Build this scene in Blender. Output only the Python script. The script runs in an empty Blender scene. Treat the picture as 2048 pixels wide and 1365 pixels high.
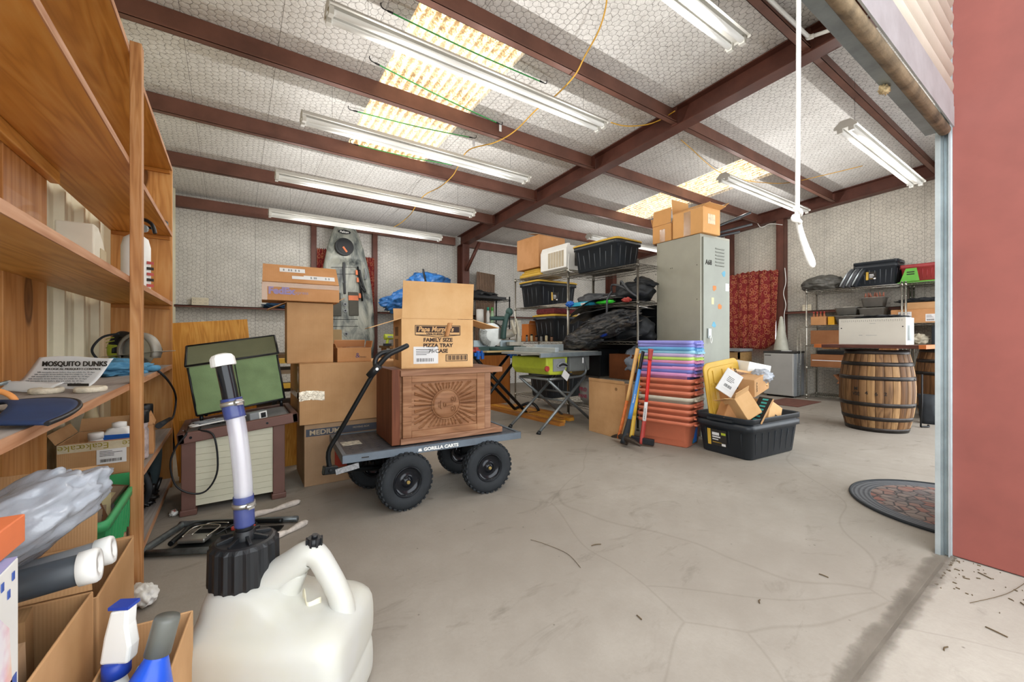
import bpy, bmesh, math, random
from mathutils import Vector, Matrix, noise, Euler
random.seed(7)
S = bpy.context.scene
COL = S.collection
R = math.radians
PI = math.pi

# ---------------- camera, world, light, exposure ----------------
cam_d = bpy.data.cameras.new('camera'); cam = bpy.data.objects.new('camera', cam_d); COL.objects.link(cam)
cam.location = (0, 0, 1.0)
cam.rotation_euler = (R(90), 0, -R(34.37))
cam_d.sensor_width = 36; cam_d.lens = 819/2048*36
cam_d.shift_y = -5.5/2048
cam_d.clip_start = 0.02; cam_d.clip_end = 200
S.camera = cam
S.view_settings.view_transform = 'Standard'; S.view_settings.look = 'None'
S.view_settings.gamma = 1; S.view_settings.use_curve_mapping = False
S.view_settings.exposure = 2.5
W = bpy.data.worlds.new('world'); S.world = W; W.use_nodes = True
bg = W.node_tree.nodes['Background']; bg.inputs[0].default_value = (0.93, 0.97, 1.0, 1); bg.inputs[1].default_value = 0.8
TUBE_STRENGTH = 0.05; SKYLIGHT_STRENGTH = 0.30; FILL_WATTS = 1.75

# ---------------- materials ----------------
def lin(c):
    if isinstance(c, str): c = tuple(int(c[i:i+2], 16) for i in (0, 2, 4))
    o = []
    for v in c:
        v /= 255; o.append(v/12.92 if v <= .04045 else ((v+.055)/1.055)**2.4)
    return (*o, 1)
MATS = {}
def nm(name):
    m = bpy.data.materials.new(name); m.use_nodes = True
    nt = m.node_tree; b = nt.nodes['Principled BSDF']
    MATS[name] = m
    return m, nt, b
def N(nt, t, **k):
    n = nt.nodes.new(t)
    for a, v in k.items():
        if a in ('op', 'operation'): n.operation = v
        else: setattr(n, a, v)
    return n
def L(nt, a, b): nt.links.new(a, b)
def math_(nt, op, a, b=None, clamp=False):
    n = nt.nodes.new('ShaderNodeMath'); n.operation = op; n.use_clamp = clamp
    for i, v in enumerate((a, b)):
        if v is None: continue
        if isinstance(v, (int, float)): n.inputs[i].default_value = v
        else: nt.links.new(v, n.inputs[i])
    return n.outputs[0]
def vmath(nt, op, a, b=None):
    n = nt.nodes.new('ShaderNodeVectorMath'); n.operation = op
    for i, v in enumerate((a, b)):
        if v is None: continue
        if isinstance(v, tuple): n.inputs[i].default_value = v
        else: nt.links.new(v, n.inputs[i])
    return n
def mixc(nt, fac, a, b):
    n = nt.nodes.new('ShaderNodeMix'); n.data_type = 'RGBA'
    for i, v in ((0, fac), (6, a), (7, b)):
        if isinstance(v, (int, float)): n.inputs[i].default_value = v
        elif isinstance(v, tuple): n.inputs[i].default_value = v
        else: nt.links.new(v, n.inputs[i])
    return n.outputs[2]
def coords(nt, scale=(1, 1, 1), kind='Object', rot=(0, 0, 0)):
    tc = N(nt, 'ShaderNodeTexCoord'); mp = N(nt, 'ShaderNodeMapping')
    mp.inputs['Scale'].default_value = scale; mp.inputs['Rotation'].default_value = rot
    L(nt, tc.outputs[kind], mp.inputs[0]); return mp.outputs[0]
def noise_(nt, vec, scale, detail=4, rough=.55, dist=0):
    n = N(nt, 'ShaderNodeTexNoise'); n.inputs['Scale'].default_value = scale; n.inputs['Detail'].default_value = detail
    n.inputs['Roughness'].default_value = rough; n.inputs['Distortion'].default_value = dist
    L(nt, vec, n.inputs['Vector']); return n.outputs[0]
def ramp(nt, fac, stops):
    n = N(nt, 'ShaderNodeValToRGB'); e = n.color_ramp.elements
    while len(e) < len(stops): e.new(.5)
    for i, (p, c) in enumerate(stops):
        e[i].position = p; e[i].color = c if isinstance(c, tuple) else (c, c, c, 1)
    L(nt, fac, n.inputs[0]); return n.outputs[0]
def bump(nt, b, h, strength=.3, dist=.01):
    n = N(nt, 'ShaderNodeBump'); n.inputs['Strength'].default_value = strength; n.inputs['Distance'].default_value = dist
    L(nt, h, n.inputs['Height']); L(nt, n.outputs[0], b.inputs['Normal'])

def plain(name, col, rough=.55, metal=0, var=.12, vs=6, bmp=0, bs=40, spec=.4, trans=0, alpha=1, coat=0):
    """a colour with soft dirt-like variation"""
    m, nt, b = nm(name); c = lin(col)
    b.inputs['Roughness'].default_value = rough; b.inputs['Metallic'].default_value = metal
    b.inputs['Specular IOR Level'].default_value = spec
    v = coords(nt)
    n = noise_(nt, v, vs, 5, .6)
    dark = tuple(x*(1-var*1.6) for x in c[:3])+(1,); lite = tuple(min(1, x*(1+var)) for x in c[:3])+(1,)
    L(nt, ramp(nt, n, [(.3, dark), (.55, c), (.75, lite)]), b.inputs['Base Color'])
    if bmp: bump(nt, b, noise_(nt, v, bs, 3), bmp, .004)
    if trans: b.inputs['Transmission Weight'].default_value = trans
    if alpha < 1: b.inputs['Alpha'].default_value = alpha
    if coat: b.inputs['Coat Weight'].default_value = coat
    return m

def wood(name, c1, c2, c3=None, axis='X', scale=1, rough=.5, knots=False, bmp=.15, grain=1.0):
    """long grain along the given object axis"""
    m, nt, b = nm(name); b.inputs['Roughness'].default_value = rough; b.inputs['Specular IOR Level'].default_value = .3
    s = {'X': (.55, 7, 7), 'Y': (7, .55, 7), 'Z': (7, 7, .55)}[axis]
    v = coords(nt, tuple(q*scale for q in s))
    w = noise_(nt, v, 1.0, 3, .5, .6)
    fine = noise_(nt, coords(nt, tuple(q*scale*(8 if q > 1 else 2.5) for q in s)), 1.0, 4, .6)
    rings = math_(nt, 'FRACT', math_(nt, 'MULTIPLY', w, 9.0*grain))
    rings = math_(nt, 'ABSOLUTE', math_(nt, 'SUBTRACT', rings, .5))
    t = math_(nt, 'ADD', math_(nt, 'MULTIPLY', rings, .9), math_(nt, 'MULTIPLY', fine, .55), True)
    colr = ramp(nt, t, [(.15, lin(c2)), (.5, lin(c1)), (.85, lin(c3 or c1))])
    blot = noise_(nt, coords(nt), 1.7*scale, 4, .6)
    colr = mixc(nt, ramp(nt, blot, [(.35, .55), (.65, 0.0)]), colr, lin(c2))
    if knots:
        ks = {'X': (1.6, 4, .1), 'Y': (4, 1.6, .1), 'Z': (4, 4, 1.6)}[axis]
        vo = N(nt, 'ShaderNodeTexVoronoi'); vo.inputs['Scale'].default_value = .95
        L(nt, coords(nt, ks), vo.inputs['Vector'])
        k = ramp(nt, vo.outputs['Distance'], [(0.0, 1.0), (.09, .7), (.13, .95), (.17, 0.0)])
        colr = mixc(nt, k, colr, lin('5a3312'))
    L(nt, colr, b.inputs['Base Color'])
    bump(nt, b, fine, bmp, .003)
    return m

def cardboard(name, col='c49b70', dark='ac8359'):
    m, nt, b = nm(name); b.inputs['Roughness'].default_value = .85; b.inputs['Specular IOR Level'].default_value = .15
    v = coords(nt)
    n = noise_(nt, v, 3, 5, .6); n2 = noise_(nt, v, 160, 2, .6)
    c = ramp(nt, n, [(.3, lin(dark)), (.6, lin(col))])
    c = mixc(nt, math_(nt, 'MULTIPLY', n2, .22), c, lin(dark))
    L(nt, c, b.inputs['Base Color'])
    wv = N(nt, 'ShaderNodeTexWave'); wv.inputs['Scale'].default_value = 55; wv.bands_direction = 'X'; L(nt, v, wv.inputs['Vector'])
    bump(nt, b, math_(nt, 'ADD', wv.outputs[1], math_(nt, 'MULTIPLY', n, 5)), .12, .002)
    return m

def insulation(name, axes, base=('c9c6bd', 'aaa79f'), wire='77736c', wire_w=.034, seam=True, bstr=.26):
    """white vinyl blanket held by hexagonal chicken wire; axes picks the two world axes of the sheet"""
    m, nt, b = nm(name); b.inputs['Roughness'].default_value = .5; b.inputs['Specular IOR Level'].default_value = .35
    tc = N(nt, 'ShaderNodeTexCoord'); sp = N(nt, 'ShaderNodeSeparateXYZ'); L(nt, tc.outputs['Object'], sp.inputs[0])
    cb = N(nt, 'ShaderNodeCombineXYZ')
    a0, a1 = sp.outputs[axes[0]], sp.outputs[axes[1]]
    wob = noise_(nt, tc.outputs['Object'], 9, 3, .6)
    wob2 = noise_(nt, vmath(nt, 'ADD', tc.outputs['Object'], (5, 3, 7)).outputs[0], 7, 3, .6)
    k = 1/.056
    L(nt, math_(nt, 'ADD', math_(nt, 'MULTIPLY', a0, k), math_(nt, 'ADD', math_(nt, 'MULTIPLY', wob, 1.3), 1000)), cb.inputs[0])
    L(nt, math_(nt, 'ADD', math_(nt, 'MULTIPLY', a1, k), math_(nt, 'ADD', math_(nt, 'MULTIPLY', wob2, 1.3), 1000)), cb.inputs[1])
    p = cb.outputs[0]
    r = (1, 1.7320508, 1); h = (.5, .8660254, 0)
    a = vmath(nt, 'SUBTRACT', vmath(nt, 'MODULO', p, r).outputs[0], h).outputs[0]
    bb = vmath(nt, 'SUBTRACT', vmath(nt, 'MODULO', vmath(nt, 'SUBTRACT', p, h).outputs[0], r).outputs[0], h).outputs[0]
    la = vmath(nt, 'LENGTH', a).outputs['Value']; lb = vmath(nt, 'LENGTH', bb).outputs['Value']
    sel = math_(nt, 'LESS_THAN', lb, la)
    mv = N(nt, 'ShaderNodeMix'); mv.data_type = 'VECTOR'; L(nt, sel, mv.inputs[0]); L(nt, a, mv.inputs[4]); L(nt, bb, mv.inputs[5])
    g = vmath(nt, 'ABSOLUTE', mv.outputs[1]).outputs[0]
    sg = N(nt, 'ShaderNodeSeparateXYZ'); L(nt, g, sg.inputs[0])
    d1 = math_(nt, 'ADD', math_(nt, 'MULTIPLY', sg.outputs[0], .5), math_(nt, 'MULTIPLY', sg.outputs[1], .8660254))
    e = math_(nt, 'SUBTRACT', .5, math_(nt, 'MAXIMUM', sg.outputs[0], d1))
    w = ramp(nt, e, [(0, 1.0), (wire_w*.6, .8), (wire_w*1.5, 0.0)])
    n = noise_(nt, tc.outputs['Object'], 1.6, 5, .65)
    c = ramp(nt, n, [(.3, lin(base[1])), (.62, lin(base[0]))])
    c = mixc(nt, math_(nt, 'MULTIPLY', w, .9), c, lin(wire))
    h1 = ramp(nt, e, [(0, 0.0), (.12, .45), (.5, .7)])
    wr = noise_(nt, tc.outputs['Object'], 26, 4, .65, 1.2)
    hh = math_(nt, 'ADD', h1, math_(nt, 'MULTIPLY', wr, 1.2))
    if seam:
        s = math_(nt, 'ABSOLUTE', math_(nt, 'SUBTRACT', math_(nt, 'FRACT', math_(nt, 'MULTIPLY', sp.outputs[axes[2]], 1/.61)), .5))
        sl = math_(nt, 'LESS_THAN', s, .004)
        c = mixc(nt, math_(nt, 'MULTIPLY', sl, .6), c, lin('4a453f'))
    c = mixc(nt, ramp(nt, wr, [(.35, .25), (.6, 0.0)]), c, lin(wire))
    L(nt, c, b.inputs['Base Color'])
    bump(nt, b, hh, bstr, .012)
    return m

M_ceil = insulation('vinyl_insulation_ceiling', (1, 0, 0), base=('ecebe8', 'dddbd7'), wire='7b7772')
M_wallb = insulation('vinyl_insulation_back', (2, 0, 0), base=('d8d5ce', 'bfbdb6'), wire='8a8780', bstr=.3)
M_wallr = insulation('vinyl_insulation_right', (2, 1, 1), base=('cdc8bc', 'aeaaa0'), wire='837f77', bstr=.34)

def concrete(name, c1, c2, stains=True):
    m, nt, b = nm(name); b.inputs['Roughness'].default_value = .82; b.inputs['Specular IOR Level'].default_value = .25
    v = coords(nt)
    n1 = noise_(nt, v, .9, 6, .62); n2 = noise_(nt, v, 7, 6, .7); n3 = noise_(nt, v, 90, 3, .6)
    c = ramp(nt, n1, [(.3, lin(c2)), (.66, lin(c1))])
    c = mixc(nt, ramp(nt, n2, [(.35, .5), (.6, 0.0)]), c, lin(c2))
    c = mixc(nt, math_(nt, 'MULTIPLY', n3, .25), c, lin('7d766b'))
    st = noise_(nt, coords(nt, (1, 2.2, 1), rot=(0, 0, .5)), 2.1, 5, .7, 1.0)
    c = mixc(nt, ramp(nt, st, [(.57, 0.0), (.75, .55)]), c, lin('5f584e'))
    if stains:
        vo = N(nt, 'ShaderNodeTexVoronoi'); vo.inputs['Scale'].default_value = 2.6; L(nt, v, vo.inputs['Vector'])
        d = math_(nt, 'ADD', vo.outputs['Distance'], math_(nt, 'MULTIPLY', n2, .12))
        c = mixc(nt, ramp(nt, d, [(.09, .55), (.14, 0.0)]), c, lin('6a6258'))
        vo = N(nt, 'ShaderNodeTexVoronoi'); vo.inputs['Scale'].default_value = 9; L(nt, v, vo.inputs['Vector'])
        c = mixc(nt, ramp(nt, math_(nt, 'ADD', vo.outputs['Distance'], math_(nt, 'MULTIPLY', n2, .1)), [(.075, .6), (.1, 0.0)]), c, lin('544d44'))
        cr = N(nt, 'ShaderNodeTexVoronoi'); cr.feature = 'DISTANCE_TO_EDGE'; cr.inputs['Scale'].default_value = .55
        L(nt, vmath(nt, 'ADD', v, N(nt, 'ShaderNodeTexNoise').outputs[1]).outputs[0], cr.inputs['Vector'])
        c = mixc(nt, ramp(nt, cr.outputs[0], [(.0, .22), (.0025, 0.0)]), c, lin('5c554b'))
    L(nt, c, b.inputs['Base Color'])
    bump(nt, b, math_(nt, 'ADD', n2, math_(nt, 'MULTIPLY', n3, .4)), .25, .006)
    return m
M_floor = concrete('concrete_slab', '9f988e', '8c847a')
M_apron = concrete('concrete_apron', 'b2aba1', '9e968c')
M_steel = plain('oxide_red_steel', '5e372c', .5, .1, .18, 5, .05)
M_purlin = plain('oxide_red_purlin', '714b3e', .5, .1, .2, 3, .05)
M_galv = plain('galvanised_steel', '9aa6aa', .38, .75, .15, 9)
M_galvl = plain('galvanised_steel_light', 'b9c2c5', .35, .6, .1, 9)
M_redwall = plain('red_painted_steel', '86483f', .6, 0, .1, 3, .05, 60)
M_door = plain('cream_door_slats', 'd9d5c4', .5, .1, .06, 4)
M_cream = plain('cream_siding', 'd8d0b4', .45, .1, .08, 3)
M_creamd = plain('cream_siding_shade', 'a9a48e', .5, .1, .1, 3)
M_pine = wood('varnished_pine_boards', 'cf9347', 'a9702e', 'dba860', 'Y', 1.0, .42, True)
M_pinez = wood('varnished_pine_upright', 'ce9454', 'ab723c', 'daa86b', 'Z', 1.3, .45, True)
M_pinex = wood('varnished_pine_cross', 'b5762f', '8f521b', 'c88c45', 'X', 1.2, .45)
M_pineend = wood('pine_worn_edge', 'b98a68', '9c6a48', 'cda383', 'Y', 1.2, .7)
M_dusty = wood('dusty_pine_top', '9c948e', '8a817a', 'a8a19b', 'Y', 1.0, .85)
M_post = wood('worn_pine_post', 'b98552', '97643a', 'c99a6c', 'Z', 1.6, .6)
M_ply = wood('yellow_plywood', 'cf9238', 'b0741f', 'dda84e', 'Z', 1.5, .5, False, .1, 1.4)
M_card = cardboard('cardboard'); M_card2 = cardboard('cardboard_orange', 'c8966a', 'b07e4f'); M_card3 = cardboard('cardboard_pale', 'dcb585', 'c99c69')
M_cardin = cardboard('cardboard_inside', 'a07c56', '86633f'); M_card4 = cardboard('cardboard_greybrown', 'ae9072', '96785a')
M_tape = plain('clear_packing_tape', 'b08a66', .15, 0, .08, 12, .2, 90, .6); M_white = plain('white_plastic', 'e4e4e0', .4, 0, .04, 5)
M_paper = plain('white_paper', 'dcdcdc', .7, 0, .04, 8); M_ink = plain('black_ink', '2a2622', .8, 0, .05)
M_black = plain('black_plastic', '17191c', .45, 0, .15, 8, .05); M_rubber = plain('black_rubber', '202428', .75, 0, .2, 12, .2, 60)
M_blackm = plain('black_metal', '1d2022', .35, .5, .1); M_chrome = plain('chrome_wire', 'b5b2a8', .25, .85, .1, 20)
M_tote = plain('black_tote_plastic', '262b31', .42, 0, .15, 4); M_totel = plain('tote_rib_highlight', '565b60', .4)  # ribs are paler than the tote: their highlights are put into the colour
M_yel = plain('yellow_lid_plastic', 'cfa840', .45, 0, .1, 5); M_grey = plain('grey_plastic', '8b8f92', .5)
M_red = plain('red_plastic', 'aa3f38', .45); M_org = plain('orange_plastic', 'd9784c', .5); M_green = plain('green_plastic', '3c9a60', .45)
M_lime = plain('lime_plastic', 'b3bf3a', .45); M_blue = plain('blue_plastic', '2367c4', .45); M_steelb = plain('bright_steel', 'b4b4ae', .3, .8)
# ---------------- geometry helpers ----------------
def pt(p, M): return (M @ Vector(p)) if M is not None else Vector(p)
def rrect(w, d, r, z, n=5, cx=0, cy=0):
    r = min(r, w/2-1e-4, d/2-1e-4); o = []
    for sx, sy, a0 in ((1, 1, 0), (-1, 1, 90), (-1, -1, 180), (1, -1, 270)):
        for i in range(n+1):
            a = R(a0+90*i/n); o.append((cx+sx*(w/2-r)+r*math.cos(a), cy+sy*(d/2-r)+r*math.sin(a), z))
    return o
def catmull(pts, k=6, closed=False):
    P = [Vector(p) for p in pts]; n = len(P); out = []
    if n < 3: return P
    rng = range(n if closed else n-1)
    for i in rng:
        if closed: a, b, c, d = P[(i-1) % n], P[i], P[(i+1) % n], P[(i+2) % n]
        else: a, b, c, d = P[max(i-1, 0)], P[i], P[i+1], P[min(i+2, n-1)]
        for j in range(k):
            t = j/k
            out.append(.5*((2*b)+(c-a)*t+(2*a-5*b+4*c-d)*t*t+(3*b-a-3*c+d)*t**3))
    if not closed: out.append(P[-1])
    return out
class G:
    def __init__(s, M=None): s.b = bmesh.new(); s.M = M
    def face(s, vs, m=0, sm=False):
        try: f = s.b.faces.new(vs)
        except ValueError: return None
        f.material_index = m; f.smooth = sm; return f
    def v(s, p): return s.b.verts.new(pt(p, s.M))
    def box(s, x0, x1, y0, y1, z0, z1, m=0, top=None):
        q = [s.v(p) for p in ((x0, y0, z0), (x1, y0, z0), (x1, y1, z0), (x0, y1, z0), (x0, y0, z1), (x1, y0, z1), (x1, y1, z1), (x0, y1, z1))]
        for i, f in enumerate(((3, 2, 1, 0), (4, 5, 6, 7), (0, 1, 5, 4), (1, 2, 6, 5), (2, 3, 7, 6), (3, 0, 4, 7))):
            s.face([q[j] for j in f], top if (i == 1 and top is not None) else m)
        return s
    def obox(s, c, size, rot=(0, 0, 0), m=0, top=None):
        old = s.M; T = Matrix.Translation(c) @ Euler(rot).to_matrix().to_4x4(); s.M = (old @ T) if old is not None else T
        x, y, z = (q/2 for q in size); s.box(-x, x, -y, y, -z, z, m, top); s.M = old; return s
    def ring(s, pts): return [s.v(p) for p in pts]
    def bridge(s, a, b, m=0, sm=True, closed=True):
        n = len(a)
        for i in range(n if closed else n-1): s.face([a[i], a[(i+1) % n], b[(i+1) % n], b[i]], m, sm)
    def loft(s, rings, m=0, cap0=True, cap1=True, sm=True, ms=None):
        rs = [s.ring(r) for r in rings]
        for i in range(len(rs)-1): s.bridge(rs[i], rs[i+1], ms[i] if ms else m, sm)
        if cap0: s.face(list(reversed(rs[0])), ms[0] if ms else m)
        if cap1: s.face(rs[-1], ms[-1] if ms else m)
        return s
    def cyl(s, p, q, r, r2=None, n=14, m=0, caps=True, sm=True):
        p, q = Vector(p), Vector(q); d = (q-p); 
        if d.length < 1e-6: return s
        d.normalize(); a = d.orthogonal().normalized(); b = d.cross(a); r2 = r if r2 is None else r2
        f = lambda c, rr: [c+(a*math.cos(2*PI*i/n)+b*math.sin(2*PI*i/n))*rr for i in range(n)]
        return s.loft([f(p, r), f(q, r2)], m, caps, caps, sm)
    def tube(s, pts, r, n=8, m=0, k=6, closed=False, smooth=True, flat=None):
        P = catmull(pts, k, closed) if smooth else [Vector(p) for p in pts]
        rs = []; up = None; N_ = len(P)
        for i, p in enumerate(P):
            if closed: t = P[(i+1) % N_]-P[i-1]
            else: t = P[min(i+1, N_-1)]-P[max(i-1, 0)]
            if t.length < 1e-7: t = Vector((0, 0, 1))
            t.normalize()
            if up is None: up = t.orthogonal().normalized() if flat is None else Vector(flat)
            up = (up-t*up.dot(t)); up = up.normalized() if up.length > 1e-5 else t.orthogonal().normalized()
            bn = t.cross(up); rr = r(i/(N_-1)) if callable(r) else r
            rs.append(s.ring([p+(up*math.cos(2*PI*j/n)+bn*math.sin(2*PI*j/n))*rr for j in range(n)]))
        for i in range(N_-1): s.bridge(rs[i], rs[i+1], m)
        if closed: s.bridge(rs[-1], rs[0], m)
        else: s.face(list(reversed(rs[0])), m); s.face(rs[-1], m)
        return s
    def lathe(s, prof, n=28, m=0, c=(0, 0, 0), ms=None, sm=True, cap=True):
        rs = [[(c[0]+r*math.cos(2*PI*i/n), c[1]+r*math.sin(2*PI*i/n), c[2]+z) for i in range(n)] for r, z in prof]
        return s.loft(rs, m, cap, cap, sm, ms)
    def ext(s, poly, y0, y1, m=0, plane='XZ', ms=None):
        f = {'XZ': lambda a, b, t: (a, t, b), 'YZ': lambda a, b, t: (t, a, b), 'XY': lambda a, b, t: (a, b, t)}[plane]
        A = s.ring([f(a, b, y0) for a, b in poly]); B = s.ring([f(a, b, y1) for a, b in poly])
        s.bridge(A, B, m, False); s.face(A, m); s.face(list(reversed(B)), m); return s
    def grid(s, fn, nu, nv, m=0, sm=True):
        V = [[s.v(fn(i/nu, j/nv)) for j in range(nv+1)] for i in range(nu+1)]
        for i in range(nu):
            for j in range(nv): s.face([V[i][j], V[i+1][j], V[i+1][j+1], V[i][j+1]], m, sm)
        return s
    def blob(s, c, size, amp=.25, freq=3, seed=0, sub=4, m=0, flat=None, rot=(0, 0, 0), fold=.0):
        t = bmesh.new(); bmesh.ops.create_icosphere(t, subdivisions=sub, radius=1)
        Rm = Euler(rot).to_matrix(); mp = {}
        for v in t.verts:
            d = v.co.normalized()
            k = 1+amp*noise.fractal(d*freq+Vector((seed, seed*2.1, 3)), 1, 2, 4)
            if fold: k += fold*abs(math.sin((d.x*2+d.y*3+noise.noise(d*2+Vector((seed, 0, 0)))*2)*freq*1.5))
            p = Vector((d.x*size[0]*k, d.y*size[1]*k, d.z*size[2]*k))
            if flat is not None and p.z < -size[2]*flat: p.z = -size[2]*flat
            mp[v.index] = s.v(Rm @ p+Vector(c))
        t.verts.ensure_lookup_table()
        for f in t.faces: s.face([mp[v.index] for v in f.verts], m, True)
        t.free(); return s
    def build(s, name, mats, parent=None, loc=(0, 0, 0), rot=(0, 0, 0), bevel=0, solid=0, subsurf=0):
        bmesh.ops.recalc_face_normals(s.b, faces=s.b.faces)
        me = bpy.data.meshes.new(name); s.b.to_mesh(me); s.b.free()
        if not isinstance(mats, (list, tuple)): mats = [mats]
        for q in mats: me.materials.append(q)
        o = bpy.data.objects.new(name, me); COL.objects.link(o)
        o.parent = parent; o.location = loc; o.rotation_euler = rot
        if solid: d = o.modifiers.new('solid', 'SOLIDIFY'); d.thickness = solid; d.offset = 0
        if bevel: d = o.modifiers.new('bevel', 'BEVEL'); d.width = bevel; d.segments = 2; d.limit_method = 'ANGLE'; d.angle_limit = R(40)
        if subsurf: d = o.modifiers.new('sub', 'SUBSURF'); d.levels = subsurf; d.render_levels = subsurf
        return o
def thing(name, label, cat, loc=(0, 0, 0), rz=0, group=None, rot=None):
    o = bpy.data.objects.new(name, None); COL.objects.link(o); o.empty_display_size = .1
    o.location = loc; o.rotation_euler = rot if rot else (0, 0, R(rz)); o['label'] = label; o['category'] = cat
    if group: o['group'] = group
    return o
def tag(o, label, cat, group=None, kind=None):
    o['label'] = label; o['category'] = cat
    if group: o['group'] = group
    if kind: o['kind'] = kind
    return o
def struct(o): o['kind'] = 'structure'; return o
def kids(o): return [c for c in o.children]
def copy_tree(o, parent=None, loc=None, label=None, rz=None):
    c = o.copy(); COL.objects.link(c); c.parent = parent
    if loc is not None: c.location = loc
    if rz is not None: c.rotation_euler = (0, 0, R(rz))
    if label: c['label'] = label
    for ch in kids(o): copy_tree(ch, c)
    return c
def text(s, size, mat, parent, loc, rot, name='lettering', sx=1, align='LEFT', ext=.0006, shear=0, bold=0):
    cu = bpy.data.curves.new(name, 'FONT'); cu.body = s; cu.size = size; cu.extrude = ext; cu.align_x = align; cu.shear = shear; cu.offset = bold
    cu.resolution_u = 3
    o = bpy.data.objects.new(name, cu); COL.objects.link(o)
    dg = bpy.context.evaluated_depsgraph_get(); me = bpy.data.meshes.new_from_object(o.evaluated_get(dg)); bpy.data.objects.remove(o)
    me.materials.clear(); me.materials.append(mat)
    o = bpy.data.objects.new(name, me); COL.objects.link(o); o.parent = parent; o.location = loc; o.rotation_euler = rot; o.scale = (sx, 1, 1)
    return o
def adopt(o, par, name=None):
    M = Matrix.Translation(par.location) @ par.rotation_euler.to_matrix().to_4x4()
    o.parent = par; o.matrix_parent_inverse = M.inverted()
    for k in ('label', 'category', 'group'):
        if k in o: del o[k]
    if name: o.name = name
FR = (R(90), 0, 0)            # lettering standing on a face that looks towards -y
LF = (R(90), 0, R(-90))       # lettering on a face that looks towards -x

def flap_obj(parent, side, w, d, h, ang, ln, mat, t=.004, skew=0, name='flap'):
    a = R(ang); c, s_ = math.cos(a), math.sin(a)
    ax = {'F': ((0, 0), (1, 0), (0, 1), w), 'B': ((0, d), (1, 0), (0, -1), w), 'L': ((0, 0), (0, 1), (1, 0), d), 'R': ((w, 0), (0, 1), (-1, 0), d)}[side]
    (ox, oy), (ex, ey), (ix, iy), W_ = ax
    g = G(); hz = h+.002
    def P(u, l, n):
        px = ox+ex*u+ix*c*l-ix*s_*n; py = oy+ey*u+iy*c*l-iy*s_*n
        return (px, py, hz+s_*l+c*n)
    q = [g.v(P(u, l, n)) for n in (0, t) for u, l in ((.003, 0), (W_-.003, 0), (W_-.006+skew, ln), (.006+skew, ln))]
    for f in ((0, 1, 2, 3), (7, 6, 5, 4), (0, 4, 5, 1), (1, 5, 6, 2), (2, 6, 7, 3), (3, 7, 4, 0)): g.face([q[i] for i in f])
    return g.build(name, mat, parent)
def carton(label, loc, w, d, h, rz=0, flaps=None, mat=None, closed=True, name='cardboard_box', cat='box', group=None, tape=False, rot=None, inside=None, bulge=.004):
    mat = mat or M_card
    T = thing(name, label, cat, loc, rz, group, rot)
    t = .005; g = G()
    def wob(p):
        return p
    if closed: g.box(0, w, 0, d, 0, h)
    else:
        g.box(0, w, 0, d, 0, t)
        for a in ((0, w, 0, t), (0, w, d-t, d), (0, t, t, d-t), (w-t, w, t, d-t)): g.box(*a, t, h)
    g.build('body', mat, T, bevel=.003)
    if closed and flaps is None:
        for sgn, nme in ((0, 'flap'), (1, 'flap')):
            q = G(); y0, y1 = (0.002, d/2-.0015) if sgn == 0 else (d/2+.0015, d-.002); q.box(.002, w-.002, y0, y1, h+.0005, h+.004); q.build('flap', mat, T)
    for k, v in (flaps or {}).items(): flap_obj(T, k, w, d, h, v[0], v[1], v[2] if len(v) > 2 else mat)
    if tape:
        q = G(); q.box(w*.06, w*.94, d/2-.025, d/2+.025, h+.0042, h+.0052); q.box(w*.5-.025, w*.5+.025, -.0014, -.0004, h-.09, h); q.build('packing_tape', M_tape, T)
    return T
def label_patch(parent, face, u0, u1, v0, v1, mat=None, w=0, d=0, name='shipping_label', bars=True, off=.0012):
    """paper label on a box face: F (y=0), L (x=0), R (x=w), T (z=v given)"""
    mat = mat or M_paper
    g = G()
    def bx(a, b, c, e, m, o):
        if face == 'F': g.box(a, b, -o-.0006, -o, c, e, m)
        elif face == 'L': g.box(-o-.0006, -o, a, b, c, e, m)
        elif face == 'R': g.box(w+o, w+o+.0006, a, b, c, e, m)
        elif face == 'T': g.box(a, b, c, e, d+o, d+o+.0006, m)
    bx(u0, u1, v0, v1, 0, off)
    if bars:
        W_, H_ = u1-u0, v1-v0; r = random.Random(int(abs(u0*1000+v0*777)))
        for i in range(4):
            y = v0+H_*(.82-.1*i); bx(u0+W_*.1, u0+W_*r.uniform(.5, .9), y, y+H_*.03, 1, off+.0006)
        x = u0+W_*.12
        while x < u0+W_*.82:
            bw = W_*r.uniform(.008, .025); bx(x, x+bw, v0+H_*.12, v0+H_*.32, 1, off+.0006); x += bw+W_*r.uniform(.01, .03)
    return g.build(name, [mat, M_ink], parent)

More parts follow.
